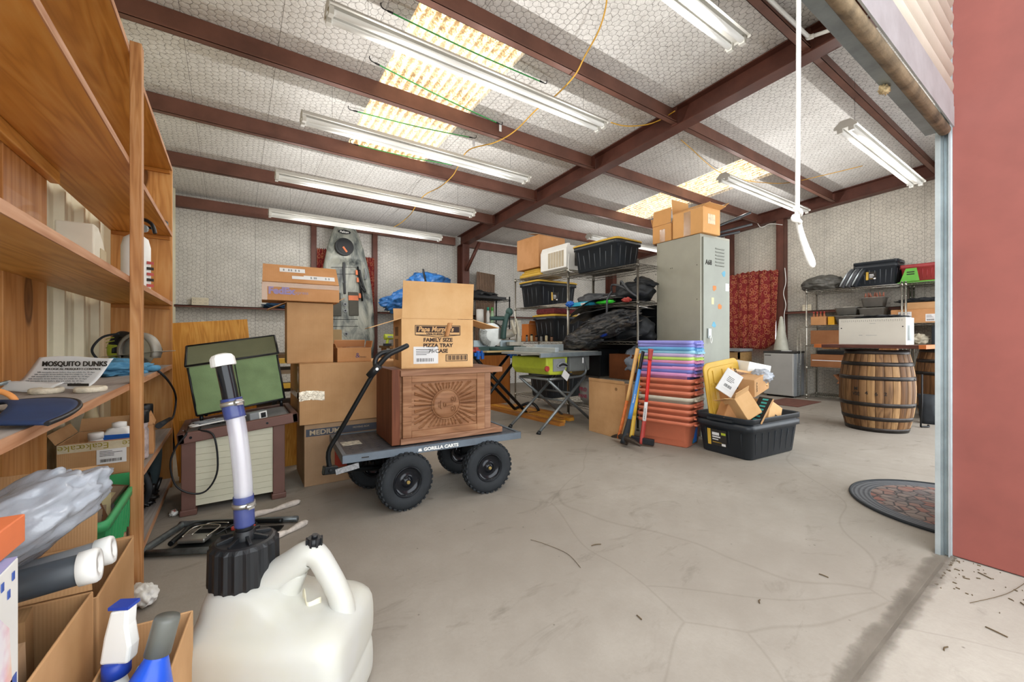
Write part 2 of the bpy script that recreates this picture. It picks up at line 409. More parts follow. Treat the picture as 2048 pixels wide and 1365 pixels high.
def tote(label, loc, L_, W_, H_, rz=0, body=None, lid=None, lidz=0, rims=1, closed=True, name='storage_tote', group=None, ribs=True, rib=None, rot=None, cat='storage bin', decal=True, decal_side='F'):
    body = body or M_tote
    T = thing(name, label, cat, loc, rz, group, rot)
    g = G(); bl, bw = L_*.86, W_*.85; r = .05*L_/.77
    tl, tw = L_*.93, W_*.93
    rings = [rrect(bl-.02, bw-.02, r, 0), rrect(bl, bw, r, .012), rrect(tl, tw, r*1.1, H_-.055*(rims)), rrect(L_, W_, r*1.3, H_-.05*rims), rrect(L_, W_, r*1.3, H_-.03*rims)]
    if rims == 2: rings += [rrect(tl, tw, r*1.1, H_-.055), rrect(tl, tw, r*1.1, H_-.045), rrect(L_, W_, r*1.3, H_-.042), rrect(L_, W_, r*1.3, H_-.004)]
    rings += [rrect(L_, W_, r*1.3, H_), rrect(L_-.012, W_-.012, r*1.25, H_), rrect(L_-.03, W_-.03, r*1.2, H_-.012)]
    rings += [rrect(bl-.016, bw-.016, r*.9, .02)]
    g.loft(rings); g.build('body', body, T)
    if ribs:
        g = G()
        for face in ('F', 'B', 'L', 'R'):
            n = 7 if face in 'FB' else 4
            for i in range(n):
                f = (i+.5)/n-.5
                if face in 'FB':
                    s_ = -1 if face == 'F' else 1
                    a = (f*bl*.92, s_*(bw/2-.001), .04); b_ = (f*tl*.92, s_*(tw/2-.001), H_-.06*rims-.01 if i % 2 == 0 else H_*.62)
                else:
                    s_ = -1 if face == 'L' else 1
                    a = (s_*(bl/2-.001), f*bw*.9, .04); b_ = (s_*(tl/2-.001), f*tw*.9, H_-.06*rims-.01)
                g.cyl(a, b_, .0045, .0045, 6)
        for sx in (-1, 1):
            g.box(sx*(L_/2+.006)-.012, sx*(L_/2+.006)+.012, -W_*.22, W_*.22, H_-.045, H_-.028)
        g.build('rib', rib or M_totel, T)
    if lid:
        g = G(); e = .012
        g.loft([rrect(L_+e, W_+e, r*1.3, H_-.008), rrect(L_+e+.006, W_+e+.006, r*1.3, H_+.004), rrect(L_+e, W_+e, r*1.3, H_+.012), rrect(L_-.03, W_-.03, r*1.1, H_+.014), rrect(L_-.05, W_-.05, r, H_+.024), rrect(L_-.2*L_, W_-.25*W_, r, H_+.026)])
        g.build('lid', lid, T, loc=(0, 0, lidz))
    if decal:
        g = G()
        if decal_side == 'F':
            y = -(bw/2+(tw-bw)/2*.55)-.007
            for a, b_, c, e_, m in ((-.06, -.03, -.06, .06, 0), (-.025, .06, -.06, .06, 1), (-.02, .03, .01, .022, 2), (-.02, .035, -.01, 0, 2), (-.02, .02, -.03, -.022, 2), (.03, .055, -.055, -.035, 2), (-.02, .025, -.05, -.04, 0)):
                g.box(a, b_, -.0005-(.001 if m == 2 else 0), .0005, c, e_, m)
            g.build('sticker', [M_yel, M_ink, M_paper], T, loc=(0.02 - L_*.12, y, H_*.42), rot=(R(-math.degrees(math.atan((tw-bw)/2/H_))), 0, 0))
        else:
            x = -(bl/2+(tl-bl)/2*.55)-.007
            for a, b_, c, e_, m in ((-.06, -.03, -.06, .06, 0), (-.025, .06, -.06, .06, 1), (-.02, .03, .01, .022, 2), (-.02, .035, -.01, 0, 2), (-.02, .02, -.03, -.022, 2), (.03, .055, -.055, -.035, 2)):
                g.box(a, b_, -.0005-(.001 if m == 2 else 0), .0005, c, e_, m)
            g.build('sticker', [M_yel, M_ink, M_paper], T, loc=(x, 0.0, H_*.42), rot=(R(-math.degrees(math.atan((tl-bl)/2/H_))), 0, R(-90)))
    return T

def wire_rack(label, loc, L_, D_, levels, top, rz=-90, mat=None, postmat=None, group=None, name='wire_shelving_rack', step=.03, r=.0022):
    mat = mat or M_chrome
    T = thing(name, label, 'shelving', loc, rz, group)
    for i, (x, y) in enumerate(((0, 0), (L_, 0), (0, D_), (L_, D_))):
        g = G(); g.cyl((x, y, .03), (x, y, top), .0125, n=10); g.cyl((x, y, top), (x, y, top+.008), .015, .006, n=10); g.cyl((x, y, 0), (x, y, .03), .018, .012, n=10)
        z = .1
        while z < top: g.cyl((x, y, z), (x, y, z+.003), .0135, n=8, caps=False); z += .1
        g.build('post', postmat or mat, T)
    for z in levels:
        g = G()
        for y in (0, D_):
            g.cyl((0, y, z), (L_, y, z), .0035, n=6); g.cyl((0, y, z-.028), (L_, y, z-.028), .003, n=6)
            n = int(L_/.045); pts = []
            for i in range(n+1): pts.append((L_*i/n, y, z-.026 if i % 2 else z-.002))
            for i in range(n): g.cyl(pts[i], pts[i+1], .0018, n=4, caps=False)
        for x in (0, L_):
            g.cyl((x, 0, z), (x, D_, z), .0035, n=6); g.cyl((x, 0, z-.028), (x, D_, z-.028), .003, n=6)
            n = 8
            for i in range(n): g.cyl((x, D_*i/n, z-.026 if i % 2 else z-.002), (x, D_*(i+1)/n, z-.002 if i % 2 else z-.026), .0018, n=4, caps=False)
        k = 1
        while k*step < L_: g.cyl((k*step, 0, z+.003), (k*step, D_, z+.003), r, n=4, caps=False); k += 1
        for y in (D_/3, 2*D_/3): g.cyl((0, y, z-.003), (L_, y, z-.003), .003, n=5)
        for x, y in ((0, 0), (L_, 0), (0, D_), (L_, D_)): g.cyl((x, y, z-.032), (x, y, z+.008), .018, .015, n=10)
        g.build('wire_shelf', mat, T)
    return T
def D_(u, v): return Vector((462.3+(u-1024)*.8254, 676-(u-1024)*.5645, 677-v))
def at(u, v, k, val):
    """the place seen in the photo at u, v that lies at the given X, Y or Z"""
    d = D_(u, v); i = 'XYZ'.index(k); t = (val-(1 if i == 2 else 0))/d[i]
    return Vector((d[0]*t, d[1]*t, 1+d[2]*t))
# ---------------- the building ----------------
def zr(y): return 3.29-.066*(y-1.1)          # underside of the rafters
ZC = .21
def zc(y): return zr(y)+ZC                   # ceiling blanket
SL = math.atan(.066)
XL, XR, YB, YF = -.66, 8.34, 7.6, .43
struct(G().box(XL-.3, XR+.1, YF, YB+.1, -.15, 0).build('floor', M_floor))
struct(G().box(-4, 7, -4.5, YF-.012, -.15, -.004).build('floor', M_apron))
# dirty seam under the door
M_seam = nm('seam_dirt')[0]
nt = M_seam.node_tree; b = nt.nodes['Principled BSDF']; b.inputs['Roughness'].default_value = .9
v = coords(nt); L(nt, ramp(nt, noise_(nt, v, 5, 5, .7), [(.3, lin('6b6358')), (.7, lin('8f867a'))]), b.inputs['Base Color'])
gx = N(nt, 'ShaderNodeSeparateXYZ'); L(nt, v, gx.inputs[0])
aa = math_(nt, 'ABSOLUTE', gx.outputs[1]); aa = math_(nt, 'ADD', aa, math_(nt, 'MULTIPLY', math_(nt, 'SUBTRACT', noise_(nt, v, 6, 5, .7), .5), .09))
L(nt, ramp(nt, aa, [(.01, .5), (.045, .0)]), b.inputs['Alpha'])
g = G(); g.box(-1.5, 2.76, -.07, .07, 0, .0015); g.build('trim_1', M_seam, loc=(0, YF, .0005)); struct(bpy.data.objects['trim_1'])
struct(G().box(-1.5, 2.62, YF-.011, YF-.001, -.06, -.003).build('trim_2', plain('seam_black', '2c2924', .9)))

# ceiling with openings for the two skylights
sky = [(1.1, 2.03, 2.6, 5.0), (5.6, 6.5, 2.6, 5.0)]
xs = [XL-.1, 1.1, 2.03, 5.6, 6.5, XR+.1]; ys = [YF-.1, 2.6, 5.0, YB+.1]
g = G()
for i in range(5):
    for j in range(3):
        if j == 1 and i in (1, 3): continue
        q = [(x, y) for x, y in ((xs[i], ys[j]), (xs[i+1], ys[j]), (xs[i+1], ys[j+1]), (xs[i], ys[j+1]))]
        A = g.ring([(x, y, zc(y)) for x, y in q]); B = g.ring([(x, y, zc(y)+.06) for x, y in q])
        g.bridge(A, B, 0, False); g.face(A); g.face(B)
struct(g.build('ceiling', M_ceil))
def skylight(name, x0, x1, y0, y1, strength):
    m, nt, b = nm('translucent_roof_panel_'+name)
    v = coords(nt); sp = N(nt, 'ShaderNodeSeparateXYZ'); L(nt, v, sp.inputs[0])
    wv = math_(nt, 'SINE', math_(nt, 'MULTIPLY', sp.outputs[0], 2*PI/.078))
    n = noise_(nt, coords(nt, (6, 3, 6)), 5, 6, .75, .5); n2 = noise_(nt, coords(nt, (60, 60, 60)), 1, 3, .6)
    f = math_(nt, 'ADD', math_(nt, 'MULTIPLY', wv, .08), math_(nt, 'ADD', math_(nt, 'MULTIPLY', n, .65), math_(nt, 'MULTIPLY', n2, .60)))
    c = ramp(nt, f, [(.46, lin('fffaf0')), (.60, lin('e8cd9c')), (.70, lin('9c7038')), (.82, lin('4d3316'))])
    b.inputs['Base Color'].default_value = (.5, .45, .35, 1)
    L(nt, c, b.inputs['Emission Color']); b.inputs['Emission Strength'].default_value = strength
    g = G()
    g.grid(lambda u, w: (x0-.04+(x1-x0+.08)*u, y0-.05+(y1-y0+.1)*w, zc(y0-.05+(y1-y0+.1)*w)+.035+.012*math.sin(2*PI*(x0-.04+(x1-x0+.08)*u)/.078)), 150, 2)
    o = g.build(name, m); struct(o); return o
skylight('window_1', *sky[0], SKYLIGHT_STRENGTH); skylight('window_2', *sky[1], SKYLIGHT_STRENGTH)

# walls
def wall_y(name, y, th, x0, x1, z0, mat, holes=()):
    g = G(); xs_ = sorted({x0, x1, *[h[0] for h in holes], *[h[1] for h in holes]})
    for a, b_ in zip(xs_, xs_[1:]):
        hh = [h for h in holes if h[0] <= a and h[1] >= b_]
        if not hh: g.box(a, b_, y, y+th, z0, zc(y)+.02)
        else:
            g.box(a, b_, y, y+th, z0, hh[0][2]) if hh[0][2] > z0 else None
            g.box(a, b_, y, y+th, hh[0][3], zc(y)+.02)
    return struct(g.build(name, mat))
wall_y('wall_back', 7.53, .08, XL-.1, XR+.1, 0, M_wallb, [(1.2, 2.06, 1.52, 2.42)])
def wall_x(name, x, th, y0, y1, mat, holes=()):
    g = G(); ys_ = sorted({y0, y1, *[h[0] for h in holes], *[h[1] for h in holes]})
    def seg(a, b_, z0, z1a, z1b):
        A = g.ring([(x, a, z0), (x, b_, z0), (x, b_, z1b), (x, a, z1a)]); B = g.ring([(x+th, a, z0), (x+th, b_, z0), (x+th, b_, z1b), (x+th, a, z1a)])
        g.bridge(A, B, 0, False); g.face(A); g.face(B)
    for a, b_ in zip(ys_, ys_[1:]):
        hh = [h for h in holes if h[0] <= a and h[1] >= b_]
        if not hh: seg(a, b_, 0, zc(a)+.02, zc(b_)+.02)
        else:
            seg(a, b_, 0, hh[0][2], hh[0][2]); seg(a, b_, hh[0][3], zc(a)+.02, zc(b_)+.02)
    return struct(g.build(name, mat))
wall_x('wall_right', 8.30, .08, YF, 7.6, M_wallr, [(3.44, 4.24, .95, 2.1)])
# left wall: ribbed cream siding
g = G()
def ribprof(y):
    t = (y % .305)/.305
    if t < .1: return .03*t/.1
    if t < .2: return .03
    if t < .3: return .03*(1-(t-.2)/.1)
    for c in (.5, .78):
        if abs(t-c) < .045: return .006
    return 0
yy = []; y = YF-.1
while y < 7.62: yy.append(y); y += .0152
A = g.ring([(XL-.02+ribprof(y), y, 0) for y in yy]); B = g.ring([(XL-.02+ribprof(y), y, zc(y)+.02) for y in yy])
g.bridge(A, B, 0, False, False); g.box(XL-.08, XL-.05, YF-.1, 7.62, 0, 3.5)
struct(g.build('wall_left', M_cream))
# front wall: to the right of the roll-up door (an unseen second bay, added open to let daylight in) and to its left
g = G(); g.box(2.74, 3.7, YF, YF+.022, 0, 3.54); g.box(7.6, 8.4, YF, YF+.1, 0, 3.54); g.box(3.7, 7.6, YF, YF+.1, 2.75, 3.54); g.box(-.74, -.62, YF-.02, YF+.1, 0, 3.54)
struct(g.build('wall_front', M_wallb))
# red steel return beside the door, towards the viewer
struct(G().box(2.735, 2.92, -1.3, YF-.002, 0, 3.7).build('wall_outside', M_redwall, bevel=.004))
# door guide
g = G()
g.box(2.690, 2.694, YF+.012, YF+.030, 0, 3.5, 1); g.box(2.694, 2.74, YF+.026, YF+.030, 0, 3.5, 0); g.box(2.698, 2.701, YF+.004, YF+.026, 0, 3.5, 0)
g.box(2.698, 2.72, YF+.002, YF+.005, 0, 3.5, 0); g.box(2.715, 2.718, YF-.012, YF+.004, 0, 3.5, 0); g.box(2.695, 2.734, YF-.016, YF-.012, 0, 3.5, 1); g.box(2.726, 2.734, YF-.02, YF-.012, 0, 3.5, 1)
struct(g.build('trim_3', [M_galv, M_galvl]))
# roll-up door curtain
g = G(); P = .078
zz = [2.0+i*P/8 for i in range(int(1.5/(P/8)))]
def cy(z): return YF-.012-.016*abs(math.sin(PI*z/P))**.6
V = [g.ring([(-.6, cy(z), z), (2.70, cy(z), z)]) for z in zz]
for a, b_ in zip(V, V[1:]): g.face([a[0], a[1], b_[1], b_[0]], 0, True)
door = g.build('door_1', M_door, solid=.002); struct(door)
M_barseal = plain('dusty_door_seal', '85755c', .95, 0, .4, 14, .4, 80)
g = G(); g.box(-.6, 2.69, YF-.032, YF-.026, 1.955, 2.045); g.box(-.6, 2.69, YF-.03, YF-.024, 2.03, 2.1)
g.build('bottom_bar', M_galvl, door)
g = G(); g.cyl((-.6, YF-.002, 1.947), (2.68, YF-.002, 1.947), .022, n=12); g.build('weather_seal', M_barseal, door)
g = G(); g.box(-.6, 2.67, YF+.018, YF+.058, 1.943, 1.948); g.box(-.6, 2.67, YF+.022, YF+.026, 1.948, 2.05); g.build('angle_iron', M_galv, door)
g = G(); g.blob((2.02, YF+.05, 1.935), (.03, .016, .016), .5, 4, 3, 3); g.build('torn_nest', plain('dry_nest', 'c9b48a', .95, 0, .3, 40, .5), door)

# steel frame
tn = [4]
def trim(g, mat): o = g.build('trim_%d' % tn[0], mat); tn[0] += 1; return struct(o)
def slopebox(g, x0, x1, y0, y1, dz0, dz1, m=0):
    A = g.ring([(x0, y0, zr(y0)+dz0), (x1, y0, zr(y0)+dz0), (x1, y1, zr(y1)+dz0), (x0, y1, zr(y1)+dz0)])
    B = g.ring([(x0, y0, zr(y0)+dz1), (x1, y0, zr(y0)+dz1), (x1, y1, zr(y1)+dz1), (x0, y1, zr(y1)+dz1)])
    g.bridge(A, B, m, False); g.face(A, m); g.face(B, m)
def rafter(x):
    g = G(); slopebox(g, x-.075, x+.075, YF+.1, 7.5, 0, .01); slopebox(g, x-.004, x+.004, YF+.1, 7.5, .01, ZC-.005); slopebox(g, x-.075, x+.075, YF+.1, 7.5, ZC-.015, ZC-.004)
    return trim(g, M_steel)
rafter(3.86); rafter(8.2)
def zpurlin(y, x0, x1):
    z = zr(y)+.03; h = ZC-.03-.004; g = G()
    g.box(x0, x1, y-.004, y, z, z+h); g.box(x0, x1, y-.06, y, z, z+.004); g.box(x0, x1, y-.06, y-.057, z, z+.016); g.box(x0, x1, y, y+.06, z+h-.004, z+h)
    return trim(g, M_purlin)
for y in (1.40, 2.58, 3.74, 4.93, 6.13):
    zpurlin(y, XL, 3.786); zpurlin(y, 3.87, 8.13)
    g = G(); g.box(3.778, 3.786, y-.06, y+.0, zr(y)+.012, zr(y)+ZC-.02); trim(g, M_steel)
# eave strut, girts and posts on the back wall
g = G(); g.box(XL, 3.7, 7.42, 7.52, zr(7.5)+.0, zr(7.5)+.15); trim(g, M_purlin)
g = G(); g.box(3.95, 8.25, 7.42, 7.52, zr(7.5)+.0, zr(7.5)+.15); trim(g, M_purlin)
g = G(); g.box(XL, 1.08, 7.33, 7.53, 1.462, 1.472); g.box(XL, 1.08, 7.33, 7.336, 1.44, 1.472); trim(g, M_steel)
g = G(); g.box(2.16, 3.78, 7.33, 7.53, 1.462, 1.472); g.box(2.16, 3.78, 7.33, 7.336, 1.44, 1.472); trim(g, M_steel)
g = G(); g.box(3.95, 8.2, 7.33, 7.53, 1.462, 1.472); g.box(3.95, 8.2, 7.33, 7.336, 1.44, 1.472); trim(g, M_steel)
for x in (1.12, 2.12):
    g = G(); g.box(x-.04, x+.04, 7.44, 7.53, 0, zr(7.5)); trim(g, M_steel)
for x in (3.86, 8.2):
    g = G(); g.box(x-.075, x+.075, 7.27, 7.282, 0, zr(7.3)); g.box(x-.004, x+.004, 7.28, 7.5, 0, zr(7.4)); g.box(x-.075, x+.075, 7.5, 7.512, 0, zr(7.5)); trim(g, M_steel)
g = G(); g.tube([(3.86, 7.25, 2.35), (4.0, 6.98, zr(7.0)-.02)], .035, 4, smooth=False); trim(g, M_steel)
# right wall girt and posts
g = G(); g.box(8.13, 8.30, YF+.1, 3.3, 1.462, 1.472); g.box(8.13, 8.136, YF+.1, 3.3, 1.43, 1.472); trim(g, M_steel)
g = G(); g.box(8.13, 8.30, 4.4, 7.4, 1.462, 1.472); g.box(8.13, 8.136, 4.4, 7.4, 1.43, 1.472); trim(g, M_steel)
for y, w in ((3.36, .06), (4.3, .05)):
    g = G(); g.box(8.13, 8.3, y-w, y-w+.01, 0, zr(y)); g.box(8.13, 8.3, y+w-.01, y+w, 0, zr(y)); g.box(8.14, 8.15, y-w, y+w, 0, zr(y)); trim(g, M_steel)
# windows of the walls
M_glass = nm('window_glass')[0]; b = M_glass.node_tree.nodes['Principled BSDF']; b.inputs['Transmission Weight'].default_value = 1; b.inputs['Roughness'].default_value = .05; b.inputs['IOR'].default_value = 1.05
def window(name, box_, axis):
    a0, a1, z0, z1 = box_; g = G(); f = .03
    def bx(a, b_, c, d, m=0, dy=0):
        if axis == 'Y': g.box(a, b_, 7.54-dy, 7.57+dy, c, d, m)
        else: g.box(8.31-dy, 8.34+dy, a, b_, c, d, m)
    bx(a0, a1, z0, z0+f); bx(a0, a1, z1-f, z1); bx(a0, a0+f, z0, z1); bx(a1-f, a1, z0, z1); bx(a0, a1, (z0+z1)/2-.015, (z0+z1)/2+.015)
    o = g.build(name, M_white); struct(o)
    g = G(); g.box(a0+f, a1-f, 7.553, 7.556, z0+f, z1-f) if axis == 'Y' else g.box(8.324, 8.327, a0+f, a1-f, z0+f, z1-f); g.build('pane', M_glass, o)
window('window_3', (1.2, 2.06, 1.52, 2.42), 'Y'); window('window_4', (3.44, 4.24, .95, 2.1), 'X')

# red curtains printed with rings
m, nt, b = nm('red_ring_print_curtain'); b.inputs['Roughness'].default_value = .8
tc = N(nt, 'ShaderNodeTexCoord')
c = lin('8c2a2a')
for sc, off, cc, w in ((8.5, 0, 'c98f6a', .045), (6.5, 3.3, 'b5524c', .03), (11, 7.7, 'c07a4e', .06)):
    vo = N(nt, 'ShaderNodeTexVoronoi'); vo.inputs['Scale'].default_value = sc; vo.inputs['Randomness'].default_value = .75; vo.voronoi_dimensions = '2D'
    mp = N(nt, 'ShaderNodeMapping'); mp.inputs['Location'].default_value = (off, off, 0); L(nt, tc.outputs['UV'], mp.inputs[0]); L(nt, mp.outputs[0], vo.inputs['Vector'])
    ring = math_(nt, 'LESS_THAN', math_(nt, 'ABSOLUTE', math_(nt, 'SUBTRACT', vo.outputs['Distance'], .24)), w)
    c = mixc(nt, math_(nt, 'MULTIPLY', ring, .8), c, lin(cc))
L(nt, c, b.inputs['Base Color']); M_curt = m
tr = N(nt, 'ShaderNodeBsdfTranslucent'); L(nt, c, tr.inputs[0]); mx = N(nt, 'ShaderNodeMixShader'); mx.inputs[0].default_value = .35
out = nt.nodes['Material Output']; L(nt, b.outputs[0], mx.inputs[1]); L(nt, tr.outputs[0], mx.inputs[2]); L(nt, mx.outputs[0], out.inputs[0])
def curtain(label, fn, w, h, nu=90, nv=24):
    g = G(); g.grid(fn, nu, nv); o = g.build('curtain', M_curt)
    me = o.data; uv = me.uv_layers.new(name='UV')
    for p in me.polygons:
        for li, vi in zip(p.loop_indices, p.vertices):
            i, j = divmod(vi, nv+1); uv.data[li].uv = (i/nu*w*1.25, j/nv*h)
    d = o.modifiers.new('solid', 'SOLIDIFY'); d.thickness = .002
    return tag(o, label, 'curtain', None)
def cr(u, v):   # v 0 = bottom
    y = 4.32-.95*u; z = .80+(1.42+.04*math.sin(u*3))*v
    y += (.06*(1-v)**2)*(.5-u)*2*(-1)*0+.05*u*(1-v)
    x = 8.10+.014*math.sin(u*30+v*2)+.006*math.sin(u*61)+.03*(1-v)*math.sin(u*9)
    if v > .9: x += .008*math.sin(u*120); z += .012*math.sin(u*60)*(v-.9)*10
    if u > .8: z += .12*(u-.8)/.2*(1-v)
    return (x, y, z)
curtain('red ring-print curtain over the window on the right wall', cr, 1.0, 1.4)
curtain('red ring-print curtain showing left of the kayak', lambda u, v: (1.16+.24*u, 7.41+.012*math.sin(u*30)+.008*math.sin(v*3), 1.45+(1.04+.012*math.sin(u*50)*(v > .9))*v), .3, 1.0, 40)
curtain('red ring-print curtain showing right of the kayak', lambda u, v: (1.9+.19*u, 7.41+.012*math.sin(u*30), 1.45+(.98+.012*math.sin(u*50)*(v > .9))*v), .3, 1.0, 40)

# ---------------- fluorescent lights ----------------
M_tube, nt, b = nm('fluorescent_tube'); b.inputs['Base Color'].default_value = (.55, .55, .53, 1); b.inputs['Emission Color'].default_value = (1, .97, .9, 1); b.inputs['Emission Strength'].default_value = TUBE_STRENGTH  # faint glow added as room fill to tubes that seem unlit
M_fix = plain('white_enamel', 'bcbab3', .35, 0, .04, 4)
def fixture():
    T = thing('fluorescent_light', '', 'ceiling light', (0, 0, 0), 0, 'twin-tube fluorescent lights under the roof'); Ln = 2.44
    g = G(); g.ext([(-.035, .05), (.035, .05), (.062, .0), (.085, .002), (.085, -.004), (-.085, -.004), (-.085, .002), (-.062, .0)], 0, Ln, plane='YZ'); g.build('housing', M_fix, T)
    for y in (-.042, .042):
        g = G(); g.cyl((.03, y, -.03), (Ln-.03, y, -.03), .019, n=12); g.build('tube', M_tube, T)
        for x in (.0, Ln-.03): g = G(); g.box(x, x+.03, y-.02, y+.02, -.056, -.003); g.build('lamp_holder', M_fix, T)
    for x in (-.004, Ln): g = G(); g.ext([(-.037, .052), (.037, .052), (.088, .002), (.088, -.02), (-.088, -.02), (-.088, .002)], x, x+.004, plane='YZ'); g.build('end_plate', M_fix, T)
    return T
F0 = fixture()
fx = [(.49, 2.76, 3.05, 'long twin-tube fluorescent light crossing the big skylight, nearest of the left bay'),
      (.50, 3.98, 2.93, 'twin-tube fluorescent light below the lower half of the big skylight'),
      (.39, 5.12, 2.78, 'twin-tube fluorescent light just below the big skylight, third from the back wall end'),
      (.40, 6.25, 2.66, 'twin-tube fluorescent light above the kayak, closest to the back wall'),
      (.45, 1.46, 3.06, 'twin-tube fluorescent light cut by the top of the photo'),
      (4.66, 1.38, 2.96, 'twin-tube fluorescent light beside the roll-up door end of the right bay'),
      (5.15, 2.78, 3.05, 'twin-tube fluorescent light below the small skylight, behind the hanging rope'),
      (5.35, 5.35, 2.86, 'twin-tube fluorescent light half hidden behind the topmost black tote')]
fxo = [F0]+[copy_tree(F0) for _ in fx[1:]]
for o, (x, y, z, lb) in zip(fxo, fx):
    o.location = (x, y, z); o['label'] = lb
    for xx in (.25, 2.2): g = G(); g.cyl((xx, 0, .05), (xx, 0, zc(y)-z), .0012, n=4); g.build('hanging_wire', M_blackm, o)
    for xx in (.4, 1.22, 2.04):
        ld = bpy.data.lights.new('fill_point', 'POINT'); ld.energy = FILL_WATTS; ld.color = (1, .975, .94); ld.shadow_soft_size = .004  # added fill lights hanging free below each fixture, not its own light
        lo = bpy.data.objects.new('fill_point', ld); COL.objects.link(lo); lo.parent = o; lo.location = (xx, 0, -.26)

# ---------------- bungee cords, extension cord, conduit, rope ----------------
M_bung = plain('green_bungee', '3fa557', .6); M_cord = plain('yellow_cord', 'd6a53a', .55)
def hook(g, p, d, s=.03, m=1):
    p = Vector(p); d = Vector(d).normalized(); up = Vector((0, 0, 1)); pts = [p, p+d*s*1.2]
    for a in (0, 40, 80, 120, 160, 200): pts.append(p+d*s*(1.2+1.0*math.sin(R(a)))+up*s*(1-math.cos(R(a))))
    g.tube(pts, .004, 6, m)
    g.cyl(p-d*.03, p+d*.01, .008, .006, 8, m)
for a, b_, tagp, lb in (((765, 17), (1092, 168), False, 'green bungee cord strung across the skylight, nearest the top of the photo'),
                  ((742, 122), (1003, 250), True, 'green bungee cord with a white tag, second below the longest light'),
                  ((700, 220), (950, 277), True, 'green bungee cord crossing the skylight just above the second light'),
                  ((704, 288), (914, 332), False, 'green bungee cord nearest the back, at the foot of the skylight')):
    def tp(uv):
        p = at(*uv, 'Z', 3.2)
        for _ in range(6): p = at(*uv, 'Z', zc(p.y)-.035)
        return p
    A, B = tp(a), tp(b_); T = thing('bungee_cord', lb, 'bungee cord', A, 0, 'green bungee cords on the ceiling wire')
    d = B-A; g = G(); mid = d*.5-Vector((0, 0, .015)); g.tube([d*.03, mid, d*.97], .0055, 8); g.build('cord', M_bung, T)
    for p, dd in ((d*.03, -d), (d*.97, d)):
        g = G(); hook(g, p, dd, .026, 0); g.build('hook', M_black, T)
    if tagp: g = G(); g.box(d.x-.03, d.x+.0, d.y-.002, d.y, -.09, -.01); g.build('paper_tag', M_paper, T)
def cpath(uvs, dz=.03):
    out = []
    for u, v in uvs:
        p = at(u, v, 'Z', 3.2)
        for _ in range(6): p = at(u, v, 'Z', zc(p.y)-dz)
        out.append(p)
    return out
cp = cpath([(1210, -40), (1213, 5), (1198, 60), (1170, 112), (1150, 150), (1118, 185), (1085, 212)], .22)+cpath([(1070, 222), (1030, 262), (990, 285), (938, 300)], .20)+cpath([(918, 330), (905, 352), (880, 374), (850, 390)], .2)+cpath([(832, 412), (820, 430), (796, 450), (765, 464)], .22)
g = G(); g.tube(cp, .006, 6); tag(g.build('extension_cord', M_cord), 'yellow extension cord draped from light to light under the left bay', 'cord')
g = G(); g.tube(cpath([(1222, 245), (1250, 252), (1290, 250), (1320, 240), (1350, 222)], .1), .006, 6)
tag(g.build('extension_cord', M_cord), 'short yellow cord swagged from the longest light to the central red rafter', 'cord')
g = G(); g.tube(cpath([(1362, 280), (1385, 300), (1412, 325), (1440, 345), (1480, 358), (1520, 365), (1575, 366), (1650, 350), (1725, 332)], .07), .005, 6)
tag(g.build('extension_cord', M_cord), 'thin yellow cord running between the lights of the right bay', 'cord')
g = G(); A = Vector((1.5, 1.46, zc(1.46)-.2)); 
c0 = at(1545, 5, 'Y', 1.32); c1 = at(1618, 75, 'Y', 1.32); g.cyl(c0+(c0-c1)*1.5, c1, .014, n=10); c2 = at(1690, 50, 'Z', c1.z)
g.tube([c1-(c1-c0).normalized()*.02, c1, c1+(c2-c1).normalized()*.03], .019, 8); g.cyl(c1, c1+(c2-c1)*1.6, .014, n=10)
tag(g.build('conduit_pipe', M_white), 'white plastic conduit pipe turning a corner near the roll-up door', 'pipe')
M_rope = plain('white_rope', 'eeeeea', .9, 0, .06, 60, .5, 120)
def rp(u, v, y=.40): return at(u, v, 'Y', y)
top = rp(1597, -70); g = G()
g.tube([(top.x, .40, 1.95), rp(1597, 100), rp(1596, 240), rp(1595, 380), rp(1594, 432)], .005, 8)
g.tube([rp(1594, 420), rp(1596, 445, .395), rp(1601, 470, .395), rp(1610, 500, .395), rp(1620, 527, .395), rp(1626, 531, .397), rp(1624, 518, .405), rp(1612, 490, .405), rp(1602, 462, .405), rp(1597, 440, .405)], .005, 8)
g.tube([rp(1588, 416, .39), rp(1600, 421, .385), rp(1601, 430, .405), rp(1588, 432, .41), rp(1587, 440, .39), rp(1600, 443, .385), rp(1598, 450, .4)], .0042, 8)
tag(g.build('pull_rope', M_rope), 'white knotted pull rope hanging from the roll-up door', 'rope')
# white cable along the right post
g = G(); g.tube([at(1512, 440, 'X', 8.1), at(1522, 455, 'X', 8.1), at(1540, 448, 'X', 8.1), at(1565, 450, 'X', 8.1)], .006, 6)
g.tube([(8.11, 3.27, 2.25), (8.10, 3.25, 2.0), (8.11, 3.29, 1.8), (8.10, 3.25, 1.6), (8.11, 3.28, 1.4), (8.10, 3.26, 1.1), (8.11, 3.3, .8)], .006, 6)
tag(g.build('power_cable', M_white), 'white power cable looping down the dark post by the red curtain', 'cable')
def outlet(x, y, z, rz, lb, n=2):
    T = thing('outlet_box', lb, 'outlet', (x, y, z), rz); g = G(); w = .065*n; g.box(-w/2, w/2, -.045, 0, -.055, .055); g.build('plate', plain('ivory_plate'+str(x), 'd9d0b8', .5), T, bevel=.003)
    g = G()
    for i in range(n):
        for zz in (-.022, .022):
            cx_ = -w/2+.0325+.065*i
            g.box(cx_-.01, cx_-.007, -.0465, -.044, zz-.006, zz+.006); g.box(cx_+.007, cx_+.01, -.0465, -.044, zz-.006, zz+.006)
    g.build('socket', M_ink, T)
    return T
outlet(-.38, 7.5, 1.535, 0, 'ivory outlet box on the left end of the back wall ledge', 3)
